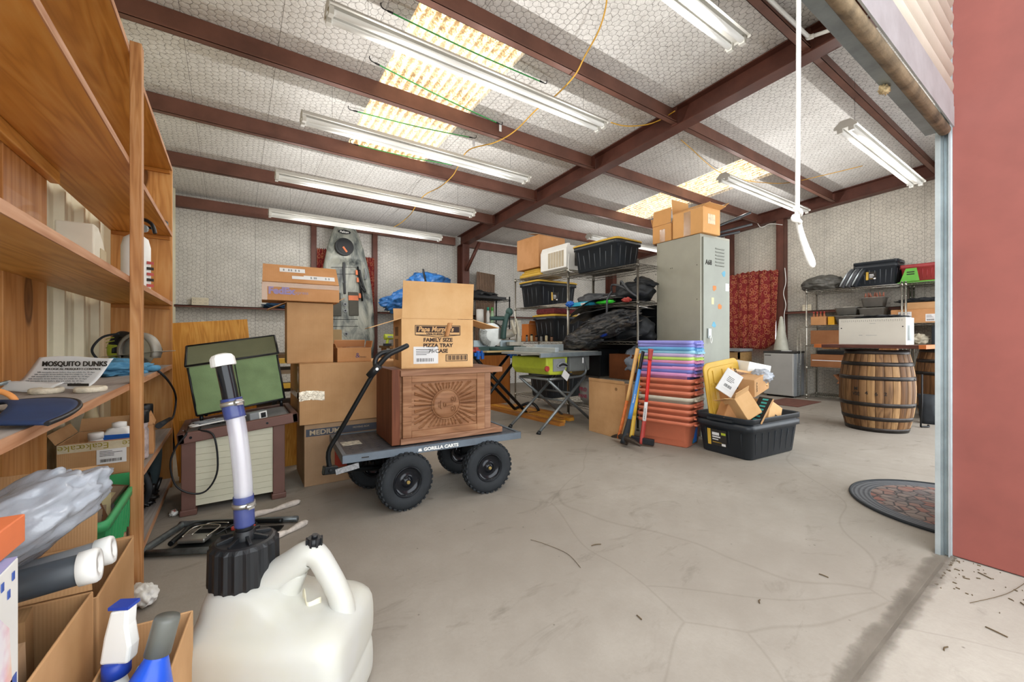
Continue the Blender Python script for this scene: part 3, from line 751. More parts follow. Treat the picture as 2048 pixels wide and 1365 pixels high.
outlet(2.42, 7.5, 1.52, 0, 'ivory outlet box right of the kayak, above the workbench', 2)
outlet(8.28, 2.98, 1.53, -90, 'ivory outlet box on the right wall ledge beside the wire rack', 2)
g = G(); g.blob((0, 0, .04), (.19, .07, .045), .5, 3, 5, 4, flat=.9); tag(g.build('rag', plain('navy_rag', '24415e', .9, 0, .2, 20), loc=(.6, 7.42, 1.473)), 'crumpled navy rag on the back wall ledge', 'rag')
# ================= wooden shelving on the left wall =================
T = thing('wooden_shelving_unit', 'tall orange pine shelving unit along the cream ribbed wall on the left', 'shelving', (-.48, 2.0, 0))
def sw(g, name, mats, bev=.002): return g.build(name, mats, T, loc=(.48, -2.0, 0), bevel=bev)
X0, X1 = -.63, -.33
for z, y0, x1 in ((2.12, .5, X1), (1.679, .5, X1), (1.218, .5, X1), (.798, .5, X1), (.375, 2.5, X1), (.04, .5, X1)):
    g = G(); dusty = z < 1.0
    g.box(X0, x1-.004, y0, 3.548, z, z+.025, 0, top=1 if dusty else None); g.box(x1-.004, x1, y0, 3.548, z, z+.025, 2)
    sw(g, 'shelf', [M_pine, M_dusty, M_pineend], 0)
g = G(); g.box(X0, X1, 3.55, 3.576, 0, 2.145); sw(g, 'side_panel', M_pinez)
g = G(); g.box(X0, X0+.02, 2.02, 2.40, .066, 1.66); sw(g, 'back_panel', wood('pine_back_board', 'b88149', '98612e', 'c49360', 'Z', .8, .5, True))
for z in (2.095, 1.654, 1.193, .775, .35): g = G(); g.box(X0+.005, X1-.01, 3.53, 3.55, z, z+.024); sw(g, 'cleat', M_pinex)
g = G(); g.box(X0+.02, X0+.05, 1.5, 2.43, 1.63, 1.678); sw(g, 'cleat', M_pine, .004)
g = G(); g.box(X1, X1+.036, 2.16, 2.21, 0, 2.165); sw(g, 'post', M_post, .003)

# ---- on the upper boards ----
T = thing('box_fan_heater', 'boxy white plastic appliance with a red mark, on the third shelf up', 'appliance', (-.56, 2.62, 1.2435), 0)
g = G(); g.ext([(-.10, 0), (.12, 0), (.12, .14), (.07, .20), (-.02, .26), (-.10, .26)], -.06, .06, plane='YZ'); g.build('housing', plain('aged_white_plastic', 'ddd8c6', .4, 0, .05), T, bevel=.006)
g = G(); g.box(.0605, .063, -.0, .10, .10, .17); g.build('grille', plain('beige_panel', 'b8a987', .5), T)
g = G(); g.box(.0605, .062, .07, .10, .06, .09); g.build('red_badge', M_red, T)
p = at(283, 575, 'Z', 1.243); T = thing('fire_extinguisher', 'white fire extinguisher standing behind the front post of the pine shelving', 'fire extinguisher', (-.42, 2.92, 1.2432))
k = .85
g = G(); g.lathe([(.0, 0), (.055, 0), (.06, .01), (.06, .24), (.05, .285), (.02, .31), (.02, .33)], 24); g.build('cylinder', M_white, T)
g = G(); g.box(-.02, .02, -.02, .02, .325, .36); g.tube([(0, 0, .36), (.03, -.03, .385), (.07, -.06, .36), (.085, -.07, .31)], .009, 8); g.tube([(0, 0, .34), (.04, -.02, .35), (.085, -.05, .335)], .007, 6); g.build('valve_and_lever', M_black, T)
g = G(); g.cyl((.03, -.035, .335), (.04, -.05, .335), .02, n=16); g.build('gauge', M_steelb, T)
g = G()
for i in range(5): g.box(.02, .05, -.0605, -.058, .03+i*.03, .045+i*.03, i % 2)
g.build('label', [M_red, M_ink], T, rot=(0, 0, R(32)))
g = G(); g.loft([[(.012*math.cos(a)*0+.06*math.cos(a), .06*math.sin(a), z) for a in [i*PI/10 for i in range(20)]] for z in (0, .035)]); g.blob((0, 0, .035), (.058, .058, .02), .1, 2, 1, 3)
tag(g.build('rubber_dome', M_black, loc=(-.395, 3.4, 1.7045), ), 'black rounded rubber dome on the second board from the top, at the far end', 'dome')

# ---- circular saw ----
T = thing('circular_saw', 'lime and black corded circular saw with a steel guard, on the waist-high board', 'power saw', (-.47, 3.22, .823), -34)
g = G(); g.ext([(-.17, -.003), (.13, -.003), (.13, .0), (-.17, .0)], -.075, .075); g.build('base_plate', M_steelb, T, loc=(.05, 0, .09), rot=(0, R(-6), 0), bevel=.001)
g = G(); g.cyl((.05, -.03, .1), (.05, -.026, .1), .092, n=40); g.cyl((.05, -.034, .1), (.05, -.022, .1), .016, n=16); g.build('blade', M_steelb, T)
g = G()
prof = [(math.cos(a), math.sin(a)) for a in [R(-20+i*10) for i in range(24)]]
A = [(.05+.108*c, -.045, .1+.108*s) for c, s in prof]; B = [(.05+.108*c, .0, .1+.108*s) for c, s in prof]; C = [(.05+.088*c, -.05, .1+.088*s) for c, s in prof]
a, b_, c = g.ring(A), g.ring(B), g.ring(C); g.bridge(a, b_, 0, True, False); g.bridge(a, c, 0, True, False)
g.build('upper_guard', plain('cast_grey_guard', '9a958a', .5, .3), T, solid=.004)
g = G(); g.cyl((.03, .0, .1), (.03, .11, .1), .048, .042, 20); g.cyl((.03, .11, .1), (.03, .12, .1), .03, .02, 16); g.build('motor', M_black, T)
g = G(); g.tube([(-.03, .02, .06), (-.1, .03, .045), (-.15, .03, .08), (-.15, .03, .14)], .027, 10); g.build('handle_base', M_lime, T)
g = G(); g.tube([(-.15, .03, .09), (-.145, .03, .15), (-.11, .03, .195), (-.05, .02, .19), (0, .01, .17)], lambda t: .026-.006*t, 10); g.build('grip', M_black, T)
g = G()
for zz in (.12, .15, .17): g.tube([(-.175, .01, zz), (-.15, .001, zz+.006), (-.125, .01, zz+.012)], .0025, 5)
g.build('grip_stripe', M_lime, T)
g = G(); g.blob((0.02, -.05, .04), (.075, .02, .035), .2, 3, 2, 3); g.build('lower_guard', plain('clear_dust_cover', '6c6a60', .3), T)
pw = lambda *a: at(*a)
g = G(); pts = [at(238, 668, 'Y', 3.2), at(205, 675, 'Y', 3.2), at(184, 700, 'Y', 3.15), at(200, 722, 'Y', 3.12), at(225, 729, 'Y', 3.12), (-.5, 3.1, .84), (-.4, 3.12, .833)]
g.tube(pts, .006, 8); g.tube([(-.4, 3.12, .833), at(290, 733, 'Z', .833), at(320, 745, 'X', -.318), at(345, 775, 'X', -.31), at(352, 800, 'X', -.31), at(347, 832, 'X', -.31), at(338, 842, 'X', -.312)], .006, 8)
g.cyl(at(340, 838, 'X', -.312), at(318, 852, 'X', -.312), .01, .016, 10); adopt(g.build('power_cord', M_rubber), bpy.data.objects['circular_saw'])

# ---- gloves, pesticide pack, discs, visor, rod ----
M_denim = plain('blue_work_cloth', '4d86a8', .85, 0, .25, 14, .4, 60)
g = G(); g.blob((0, 0, .028), (.16, .10, .04), .35, 2.4, 4, 5, flat=.7, fold=.12); g.blob((-.12, .05, .03), (.06, .05, .035), .4, 3, 7, 4, flat=.8)
g.tube([(.1, -.03, .03), (.17, -.05, .02), (.23, -.04, .016)], .017, 8); g.tube([(.1, 0, .03), (.17, 0, .022), (.24, .01, .016)], .016, 8); g.tube([(.1, .03, .03), (.16, .05, .025), (.22, .07, .016)], .016, 8)
tag(g.build('work_gloves', M_denim, loc=(-.475, 2.72, .823), rot=(0, 0, R(62))), 'crumpled blue work gloves behind the mosquito pack on the dusty board', 'gloves')
T = thing('pesticide_pack', 'white blister card of mosquito discs propped on the dusty board', 'package', (-.44, 2.0, .823), -34)
g = G(); g.grid(lambda u, v: (-.125+.25*u+(-.05*(1-v)), .0-.05*(1-v)**2+.01*math.sin(u*3), .012+.098*v+.004*math.sin(u*5)-.006*math.sin(v*6)), 16, 12); g.build('card', M_paper, T, solid=.0015)
g = G(); g.grid(lambda u, v: (-.21+.2*u+.04*v, -.065-.02*(1-v), .006+.028*v+.003*math.sin(u*6)), 10, 4); g.build('card_tongue', M_paper, T, solid=.0015)
text('MOSQUITO DUNKS', .023, M_ink, T, (-.112, -.0045, .082), (R(86), 0, 0), sx=1.08, bold=.0006)
text('BIOLOGICAL MOSQUITO CONTROL', .0095, M_ink, T, (-.105, -.006, .069), (R(84), 0, 0), sx=1.25)
for i in range(6): text('kills mosquito larvae before they are adults for 30 days', .0058, M_grey, T, (-.118-.003*i, -.013-.006*i, .060-.0068*i), (R(72-3*i), 0, 0), sx=1.5)
g = G(); g.box(.02, .09, -.047, -.0462, .0185, .027); g.build('barcode', M_ink, T, rot=(R(0), 0, 0))
for x, y, lb in ((.0, -.035, 'pale round mosquito disc half under the card'), (.105, .0, 'pale round mosquito disc to the right of the card')):
    g = G(); g.lathe([(.0, 0), (.036, 0), (.04, .004), (.04, .014), (.036, .018), (.03, .016), (0, .016)], 28)
    q = Matrix.Rotation(R(-34), 3, 'Z') @ Vector((x, y-.055, 0))
    tag(g.build('mosquito_disc', plain('pressed_granule', 'd0c6b2', .95, 0, .15, 60, .5, 200), loc=(-.44+q.x, 2.0+q.y, .8232)), lb, 'disc', 'mosquito discs')
T = thing('sun_visor', 'dark navy curved visor with an orange rim, at the left edge on the dusty board', 'visor', (-.36, 1.32, .823), 0)
g = G(); g.grid(lambda u, v: (-.16+.0+(.14+.10*v)*math.cos(R(-20+110*u))*1.0, -.06+(.14+.16*v)*math.sin(R(-20+110*u)), .012+.03*math.sin(PI*u)*(1-.5*v)), 26, 8); g.build('brim', plain('navy_fabric', '1c2f52', .7, 0, .15, 20), T, solid=.006)
g = G(); g.tube([(-.16+.24*math.cos(R(-20+110*u/12)), -.06+.30*math.sin(R(-20+110*u/12)), .012+.015*math.sin(PI*u/12)) for u in range(13)], .005, 6); g.build('piping', M_black, T)
g = G(); q = [(-.09+.05*math.cos(R(a)), .02, .035+.03*math.sin(R(a))) for a in range(0, 360, 30)]; g.tube(q, .006, 8, closed=True); g.build('rim_ring', plain('orange_cork', 'd08a4a', .7), T, rot=(0, 0, R(-20)))
g = G(); g.cyl(at(-20, 775, 'Z', .86), at(82, 745, 'Z', .84), .006, n=8); tag(g.build('metal_rod', M_galv), 'thin metal rod lying across the dusty board at the left edge', 'rod')

# ---- lower board: carton with bottles and cans ----
bz = .4
T = carton('open brown carton printed with cake lettering, full of bottles, on the lower board', (-.60, 2.46, bz+.0005), .245, .30, .155, 0, {'F': (-90, .001), 'L': (120, .05), 'B': (110, .06)}, M_card, False)
g = G(); g.box(.003, .242, -.002, -.0008, .118, .153); g.build('printed_band', plain('printed_kraft', 'cbbfa2', .7, 0, .1, 30), T)
for i, (s_, x) in enumerate((('cake', .075), ('Ecake', .16), ('ke', .238))): text(s_, .036, plain('gold_ink%d' % i, '9a8a2e', .6), T, (x, -.0022, .148), (R(90), R(180), 0), sx=1.1)
label_patch(T, 'F', .12, .215, .055, .12)
def bottle(lb, loc, r, h, body, capm, capr, caph, lab=None, neck=.6, tilt=0, group=None, name='bottle'):
    T = thing(name, lb, 'bottle', loc, 0, group, (R(tilt), 0, 0)); hs = h*.78
    g = G(); g.lathe([(0, 0), (r*.94, 0), (r, .008), (r, hs), (r*.85, hs+.01), (capr*.9, h-.01), (capr*.9, h)], 24); g.build('body', body, T)
    g = G(); g.lathe([(0, 0), (capr, 0), (capr, caph*.9), (capr*.93, caph), (0, caph)], 24, c=(0, 0, h-.004)); g.build('cap', capm, T)
    if lab: g = G(); g.lathe([(r+.001, hs*.15), (r+.001, hs*.9)], 24, cap=False); g.build('label', lab, T)
    return T
bottle('squat white bottle with a white cap, left end of the cake carton', (-.50, 2.55, bz+.006), .034, .15, M_white, M_white, .026, .028)
T = thing('bottle', 'rectangular white jug with a blue label in the cake carton', 'bottle', (-.435, 2.62, bz+.006), -10)
g = G(); g.loft([rrect(.10, .06, .015, 0), rrect(.10, .06, .015, .155), rrect(.08, .05, .02, .175), rrect(.05, .05, .024, .18)]); g.build('body', M_white, T)
g = G(); g.lathe([(0, .178), (.026, .178), (.026, .2), (0, .205)], 20); g.build('cap', M_white, T)
g = G(); g.box(-.048, .048, -.0312, -.0305, .11, .15); g.build('label', M_blue, T)
bottle('black aerosol can with pink and grey label, beside the white jug', (-.375, 2.71, bz+.0065), .033, .18, plain('can_label', 'a99a98', .4, 0, .3, 30), M_black, .034, .06)
bottle('black aerosol can half behind the front post', (-.395, 3.0, bz+.0005), .034, .17, M_ink, M_black, .035, .07)
bottle('tall beige bottle by the wall above the cake carton', (-.585, 2.9, bz+.0005), .03, .26, plain('beige_bottle', 'cdbb93', .5), plain('beige_cap', 'd5c49c', .5), .022, .05)
carton('small open brown carton wedged behind the front post on the lower board', (-.40, 2.80, bz+.0005), .065, .13, .15, 4, {'R': (70, .06), 'F': (95, .05)}, M_card2, False)

# ---- under the lower board: odds and ends ----
g = G()
g.tube([(-.42, 3.42, .35), (-.40, 3.42, .30), (-.40, 3.38, .2), (-.41, 3.3, .072)], lambda t: .02+.012*min(1, t*3), 12)
tag(g.build('folded_umbrella', plain('teal_grey_cloth', '3c4c52', .8)), 'slate-teal folded umbrella leaning in the bottom of the pine shelving', 'umbrella')
g = G(); random.seed(3)
for i in range(9):
    a = Vector((random.uniform(-.5, -.37), random.uniform(2.9, 3.3), .09)); g.cyl(a, a+Vector((random.uniform(-.05, .05), random.uniform(-.12, .12), random.uniform(.02, .16))), .012, .009, 10)
g.blob((-.42, 3.05, .105), (.07, .12, .04), .5, 4, 3, 4); tag(g.build('tow_hitch_parts', plain('greasy_metal', '2b2b2b', .3, .6, .4, 30)), 'greasy black metal hitch parts heaped on the bottom board', 'metal parts')
g = G(); g.tube([(-.44, 3.0, .3), (-.4, 2.9, .31), (-.36, 2.86, .22), (-.38, 2.9, .13)], .014, 8); tag(g.build('black_hose', M_rubber), 'short bent black hose above the greasy hitch parts', 'hose')

# ---- green crate of loose packages ----
def crate(lb, loc, w, d, h, mat, rz=0):
    T = thing('plastic_crate', lb, 'crate', loc, rz); g = G(); t = .008
    g.loft([rrect(w-.03, d-.03, .02, 0), rrect(w-.03, d-.03, .02, .004), rrect(w-.01, d-.01, .025, h-.03), rrect(w+.012, d+.012, .03, h-.03), rrect(w+.012, d+.012, .03, h), rrect(w-.012, d-.012, .02, h), rrect(w-.045, d-.045, .015, .012)]); g.build('body', mat, T)
    g = G(); n = 12
    for i in range(n):
        y = -d/2+.03+(d-.06)*i/(n-1)
        for s_ in (-1, 1): g.obox((s_*(w/2-.006), y, h/2-.01), (.012, .006, h-.05), (0, s_*R(4), 0))
    for i in range(6):
        x = -w/2+.04+(w-.08)*i/5
        for s_ in (-1, 1): g.obox((x, s_*(d/2-.006), h/2-.01), (.006, .012, h-.05), (-s_*R(4), 0, 0))
    g.build('rib', mat, T)
    return T
carton('plain brown carton supporting the green crate', (-.59, 1.86, .066), .25, .46, .18, 0, None, M_card4)
crate('bright green plastic crate of loose packages behind the front post', (-.465, 2.09, .2505), .275, .60, .17, M_green)
random.seed(11)
pc = [plain('pack%d' % i, c, .35) for i, c in enumerate(('c9c5b8', '2c2c30', 'e06a3a', '8c7a66', 'd8d8dc', '6b4a34', '3a4356', 'b9ad86'))]
desc = ['cream seed packet', 'black blister pack', 'orange paper packet', 'tan sachet', 'white receipt envelope', 'brown sachet', 'slate blister pack', 'buff manual']
for i in range(14):
    g = G(); w, d = random.uniform(.07, .1), random.uniform(.1, .16)
    g.obox((0, 0, 0), (w, d, .012), (0, 0, 0)); g.obox((0, 0, .0065), (w*.7, d*.35, .001), (0, 0, 0), 1)
    x, y = -.465+(i % 2-.5)*.11, 1.9+(i//2)*.062
    o = g.build('packet', [pc[i % 8], pc[(i+4) % 8]], loc=(x, y, .345+.008*(i % 3)+.01*(i//5)), rot=(R(random.uniform(18, 34)), R(random.uniform(-12, 12)), R(random.uniform(-35, 35))), bevel=.002)
    tag(o, '%s in the green crate, %s side, %s' % (desc[i % 8], ('wall', 'aisle')[i % 2], ('first from the near end', 'second from the near end', 'third from the near end', 'middle of the row', 'third from the far end', 'second from the far end', 'at the far end')[i//2]), 'packet', 'packets in the green crate')

# ---- cartons at the lower left ----
T = carton('brown carton with a tall raised back flap, behind the tube lamps', (-.60, 1.28, .07), .355, .33, .36, -2, {}, M_card, False)
T.location.z = .0662
g = G(); g.box(.002, .275, .325, .329, .36, .585); g.build('flap', M_card, T, rot=(R(-2), 0, 0)); g = G(); g.box(.28, .353, .33, .334, .30, .362); g.build('flap', M_card, T)
o = carton('nearest brown carton at the lower left, holding boxes and tube lamps', (-.62, .96, .0662), .36, .28, .40, -4, {'F': (205, .12), 'B': (100, .03)}, M_card, False)
o = carton('low narrow open carton of spray bottles at the bottom left corner', (-.236, .90, 0.0005), .125, .345, .355, -6, None, M_card, False)
T = thing('light_bulb_box', 'white retail box with a rainbow graphic, at the lower left edge', 'box', (-.36, .70, .455), 0)
g = G(); g.box(0, .09, 0, .245, 0, .21); g.build('body', [M_white], T, bevel=.002)
mr, nt, b = nm('rainbow_print'); b.inputs['Roughness'].default_value = .4
v = coords(nt); sp = N(nt, 'ShaderNodeSeparateXYZ'); L(nt, v, sp.inputs[0])
f = math_(nt, 'FRACT', math_(nt, 'ADD', math_(nt, 'MULTIPLY', sp.outputs[1], 8), noise_(nt, v, 6, 3, .6)))
L(nt, mixc(nt, ramp(nt, noise_(nt, v, 14, 3, .6), [(.4, .85), (.6, .2)]), ramp(nt, f, [(0, lin('b9a0e0')), (.25, lin('e8a0a8')), (.5, lin('efe08a')), (.75, lin('9fd8c0')), (1, lin('8fb0e8'))]), lin('eeeeee')), b.inputs['Base Color'])
g = G(); g.ext([(.10, .01), (.22, .03), (.21, .12), (.18, .15), (.16, .10), (.13, .09), (.11, .04)], .0905, .0912, plane='YZ'); g.build('printed_panel', mr, T)
g = G(); g.box(.0005, .0895, .001, .244, .2105, .2115); g.build('top_print', plain('pale_lilac_print', '8f98c4', .5), T)
g = G()
for y, z in ((.21, .17), (.19, .19), (.225, .19)): g.box(.0905, .0912, y-.004, y+.004, z-.006, z+.006)
g.box(.0905, .0912, .20, .235, .0, .04); g.build('small_print', plain('deep_blue_print', '3d5aa8', .5), T)
T = thing('orange_box', 'small orange retail box with a barcode, at the left edge over the rainbow box', 'box', (-.40, .80, .668), 0, None, (0, 0, R(-3)))
g = G(); g.box(0, .11, 0, .21, 0, .045); g.build('body', M_org, T, bevel=.002)
g = G(); g.box(.1105, .1112, .02, .08, .006, .036); g.build('barcode_label', M_paper, T); text('A2', .02, M_ink, T, (.085, .12, .0455), (0, 0, R(90)))
M_film = plain('crinkled_grey_plastic_film', 'a9b0ba', .2, 0, .1, 10, .6, 40, .7)
M_film.node_tree.nodes['Principled BSDF'].inputs['Alpha'].default_value = .8
g = G(); g.blob((0, 0, 0), (.20, .13, .075), .16, 2.0, 31, 5, fold=.035, rot=(0, R(-32), R(-10)))
tag(g.build('plastic_bag', M_film, loc=(-.40, 1.24, .60)), 'crumpled translucent grey plastic bag over the lower left carton', 'bag')
g = G(); g.cyl(at(14, 995, 'Y', 1.35), at(40, 1040, 'Y', 1.35), .006, n=8); tag(g.build('black_stick', M_black), 'thin black stick poking up from the carton by the raised flap', 'stick')
def tubelamp(lb, a, b_, r, body):
    a, b_ = Vector(a), Vector(b_); d = (b_-a); Ln = d.length
    T = thing('tube_lamp', lb, 'lamp tube', a, 0, 'grey tube lamps'); T.rotation_mode = 'QUATERNION'; T.rotation_quaternion = Vector((0, 0, 1)).rotation_difference(d)
    g = G(); g.lathe([(0, 0), (r, 0), (r, Ln-.03), (r*.97, Ln-.028)], 24); g.build('barrel', body, T)
    g = G(); g.lathe([(r*.9, Ln-.03), (r*1.12, Ln-.028), (r*1.15, Ln-.005), (r*1.05, Ln), (r*.62, Ln), (r*.6, Ln-.012), (r*.35, Ln-.012), (r*.33, Ln-.004), (0, Ln-.004)], 28); g.build('end_collar', M_white, T)
    return T
tubelamp('dark slate tube lamp with a white collar, lower of the pair', at(200, 1128, 'Y', 1.12)-(at(200, 1128, 'Y', 1.12)-at(50, 1170, 'Y', 1.12))*2.2, at(200, 1128, 'Y', 1.12), .028, plain('slate_barrel', '3c4248', .4))
T = tubelamp('silver-grey tube lamp with red squares, upper of the pair', at(228, 1098, 'Y', 1.24)-(at(228, 1098, 'Y', 1.24)-at(60, 1150, 'Y', 1.24))*2.2, at(228, 1098, 'Y', 1.24), .026, plain('silver_barrel', '9a9da0', .3, .4))
g = G()
for z in (.17, .215): g.box(-.009, .009, -.0272, -.0262, z, z+.018)
g.build('red_square', M_red, T, rot=(0, 0, R(100)))
# bottles in the low carton
T = thing('spray_bottle', 'white trigger bottle with a blue collar, in the low narrow carton', 'spray bottle', (-.185, 1.09, .006), -30)
g = G(); g.lathe([(0, 0), (.036, 0), (.038, .01), (.038, .2), (.03, .27), (.016, .33), (.016, .35)], 24); g.build('body', M_white, T)
g = G(); g.lathe([(.019, .34), (.022, .342), (.022, .366), (.017, .37)], 20); g.build('collar', plain('navy_plastic', '1f3d9c', .4), T)
g = G(); g.ext([(-.022, .368), (.03, .368), (.034, .40), (.028, .44), (.03, .475), (-.002, .47), (-.014, .42)], -.013, .013); g.build('trigger_head', M_white, T, bevel=.005)
g = G(); g.box(-.004, .032, -.014, .014, .473, .479); g.build('nozzle_band', bpy.data.materials['navy_plastic'], T)
T = bottle('bright blue bottle with a white shoulder and grey cap, in the low carton', (-.20, .985, .04), .050, .375, plain('cobalt_bottle', '1f4fc0', .25), plain('grey_cap', '62645f', .4), .021, .065, name='bottle', tilt=-6); T.rotation_euler = (R(-6), R(13), 0)
g = G(); g.lathe([(.034, .0), (.032, .012), (.022, .03)], 24, c=(0, 0, .318)); g.build('shoulder_ring', M_white, T)
for i, (x, y, z, w, h, lb) in enumerate(((-.50, .99, .07, .16, .39, 'folded tan cardboard insert in the nearest carton'), (-.34, 1.02, .07, .05, .41, 'narrow tan cardboard divider in the nearest carton'), (-.46, 1.16, .07, .14, .40, 'tan cardboard sleeve beside the tube lamps'))):
    g = G(); g.box(0, w, 0, .05, 0, h); g.box(.01, w-.02, .055, .09, 0, h*.92); tag(g.build('cardboard_insert', (M_card3, M_card4, M_cardin)[i], loc=(x, y, z+.002), rot=(R(4), 0, R(-8+6*i))), lb, 'cardboard')
T = thing('retail_box', 'pale blue-green retail box with a yellow stripe, beside the trigger bottle', 'box', (-.225, .96, .13), -8, None, (0, R(14), R(-8)))
g = G(); g.box(-.0, .05, -.03, .12, .05, .24); g.build('body', plain('pale_teal_card', '93b4bb', .4), T, bevel=.003)
g = G(); g.box(.0505, .0512, .02, .1, .16, .185); g.build('yellow_stripe', M_yel, T)
text('BRILLIANT', .018, M_ink, T, (.0515, .015, .135), (R(90), 0, R(90)))
g = G(); g.cyl((-.128, .96, .25), (-.122, .975, .37), .012, .007, 12); g.cyl((-.128, .96, .04), (-.128, .96, .25), .013, n=12); tag(g.build('red_tube', M_red), 'slim red tube at the right side of the low carton', 'tube')

# ---- translucent jug with filler hose ----
T = thing('utility_jug', 'large translucent white fluid jug with a black ribbed cap and clear filler hose', 'jug', (.124, 1.255, 0), -34.37)
mj, nt, b = nm('translucent_polyethylene'); b.inputs['Base Color'].default_value = lin('c6c6c0'); b.inputs['Roughness'].default_value = .35; b.inputs['Subsurface Weight'].default_value = .3; b.inputs['Subsurface Radius'].default_value = (.05, .05, .04)
v = coords(nt); sp = N(nt, 'ShaderNodeSeparateXYZ'); L(nt, v, sp.inputs[0])
L(nt, mixc(nt, ramp(nt, noise_(nt, v, 5, 3, .6), [(.35, .35), (.6, 0.0)]), lin('bdbdb8'), lin('b5b199')), b.inputs['Base Color'])
g = G()
g.loft([rrect(.36, .27, .04, 0), rrect(.385, .30, .05, .012), rrect(.39, .30, .05, .03), rrect(.39, .30, .05, .10), rrect(.38, .288, .045, .112), rrect(.38, .288, .045, .122), rrect(.392, .30, .05, .135), rrect(.394, .30, .05, .22), rrect(.388, .295, .055, .25, cx=-.002), rrect(.37, .26, .06, .272, cx=-.01), rrect(.34, .225, .06, .284, cx=-.024), rrect(.24, .205, .06, .297, cx=-.074), rrect(.215, .185, .06, .325, cx=-.086), rrect(.18, .168, .075, .345, cx=-.10), rrect(.16, .155, .075, .36, cx=-.108)], 0, sm=True)
g.lathe([(.073, 0), (.073, .06)], 32, c=(-.116, 0, .33)); g.build('body', mj, T, subsurf=1)
g = G(); g.tube([(-.10, 0, .325), (-.05, 0, .345), (.01, 0, .385), (.055, 0, .418), (.082, 0, .41), (.105, 0, .375), (.132, 0, .325), (.148, 0, .28), (.150, 0, .23), (.145, 0, .18)], lambda t: .052-.022*min(1, t*2.2)+(.010*max(0, t-.7)*3), 14, k=5)
g.tube([(-.02, 0, .27), (.0, 0, .33), (.03, 0, .38)], lambda t: .05-.022*t, 12); g.build('carry_handle', mj, T, subsurf=1)
g = G(); g.tube([(.068, 0, .425), (.071, 0, .442)], .015, 14, smooth=False); g.build('vent_spout', mj, T)
g = G(); g.cyl((.071, 0, .440), (.073, 0, .462), .019, .017, 14); g.cyl((.073, 0, .462), (.074, 0, .470), .008, n=10)
for i in range(8): a = i*PI/4; g.obox((.072+.019*math.cos(a), .019*math.sin(a), .451), (.005, .005, .02), (0, 0, a))
g.tube([(.071+.022*math.cos(a), .022*math.sin(a), .436+.004*math.sin(a)) for a in [i*PI/6 for i in range(12)]], .002, 5, closed=True); g.build('vent_cap', M_black, T)
g = G(); n = 60
def gear(r, z, dr): return [(-.116+(r+(dr if i % 3 == 0 else 0))*math.cos(2*PI*i/n), (r+(dr if i % 3 == 0 else 0))*math.sin(2*PI*i/n), z) for i in range(n)]
g.loft([gear(.078, .352, .005), gear(.079, .36, .005), gear(.078, .45, .004), gear(.072, .459, .001), gear(.066, .462, 0)], sm=False)
for i in range(8): a = i*PI/4; g.obox((-.116+.038*math.cos(a), .038*math.sin(a), .466), (.05, .008, .012), (0, R(10), a))
g.cyl((-.116, 0, .46), (-.116, 0, .485), .03, .024, 20); g.cyl((-.116, 0, .485), (-.117, 0, .515), .021, n=16); g.build('ribbed_cap', M_black, T, bevel=.001)
hp = [(-.116, 0, .495), (-.118, 0, .54), (-.121, .0, .62), (-.131, 0, .72), (-.142, 0, .79), (-.150, 0, .825)]
mh, nt, b = nm('clear_vinyl_hose'); b.inputs['Base Color'].default_value = lin('d2d2de'); b.inputs['Roughness'].default_value = .12; b.inputs['Alpha'].default_value = .45; b.inputs['Specular IOR Level'].default_value = .9
g = G(); g.tube(hp, .0225, 20, k=8); g.build('clear_hose', mh, T)
g = G(); g.tube([(x, y, z) for x, y, z in hp], .0105, 16, k=8); g.build('hose_bore', plain('milky_inner_bore', 'c9c4c0', .3), T)
mb = plain('blue_tinted_hose_end', '3a4784', .15, 0, .1, 10); mb.node_tree.nodes['Principled BSDF'].inputs['Alpha'].default_value = .75
g = G(); g.tube([hp[0], hp[1], (-.119, 0, .575)], .0245, 20, k=6); g.build('hose_cuff', mb, T)
g = G(); g.tube([(-.141, 0, .785), (-.148, 0, .815), (-.152, 0, .838)], .0255, 20, k=4); g.build('hose_cuff', mb, T)
for z, x, tl in ((.552, -.1185, 0), (.822, -.1495, -14)):
    g = G(); g.lathe([(.0262, -.006), (.0272, -.006), (.0272, .006), (.0262, .006)], 28); g.box(.022, .034, -.008, .008, -.008, .008); g.cyl((.03, -.012, 0), (.03, .012, 0), .005, n=8)
    g.build('hose_clamp', M_steelb, T, loc=(x, 0, z), rot=(0, R(tl), R(-25)))
g = G(); g.tube([(-.147, 0, .80), (-.158, 0, .86), (-.168, 0, .905), (-.174, 0, .935)], .0195, 20, k=6); g.build('black_nozzle', plain('gloss_black_pipe', '1e2024', .15, .2), T)
g = G(); n = 32; g.loft([[(((r+.0012*(i % 4 == 0))*math.cos(2*PI*i/n)), (r+.0012*(i % 4 == 0))*math.sin(2*PI*i/n), z) for i in range(n)] for r, z in ((.0275, 0), (.0285, .003), (.0275, .022), (.022, .030), (.010, .034))], sm=False)
g.build('white_end_cap', M_white, T, loc=(-.172, 0, .925), rot=(0, R(-12), 0), bevel=.0008)
g = G(); g.grid(lambda u, v: (.045+.05*u, -.02+.012*math.cos(u*6), .262+.045*v*(1 if u > .35 else 1.6-1.7*abs(u-.15))), 10, 4); g.build('hang_tag', plain('cream_tag', 'ddd6bd', .6), T, solid=.001)

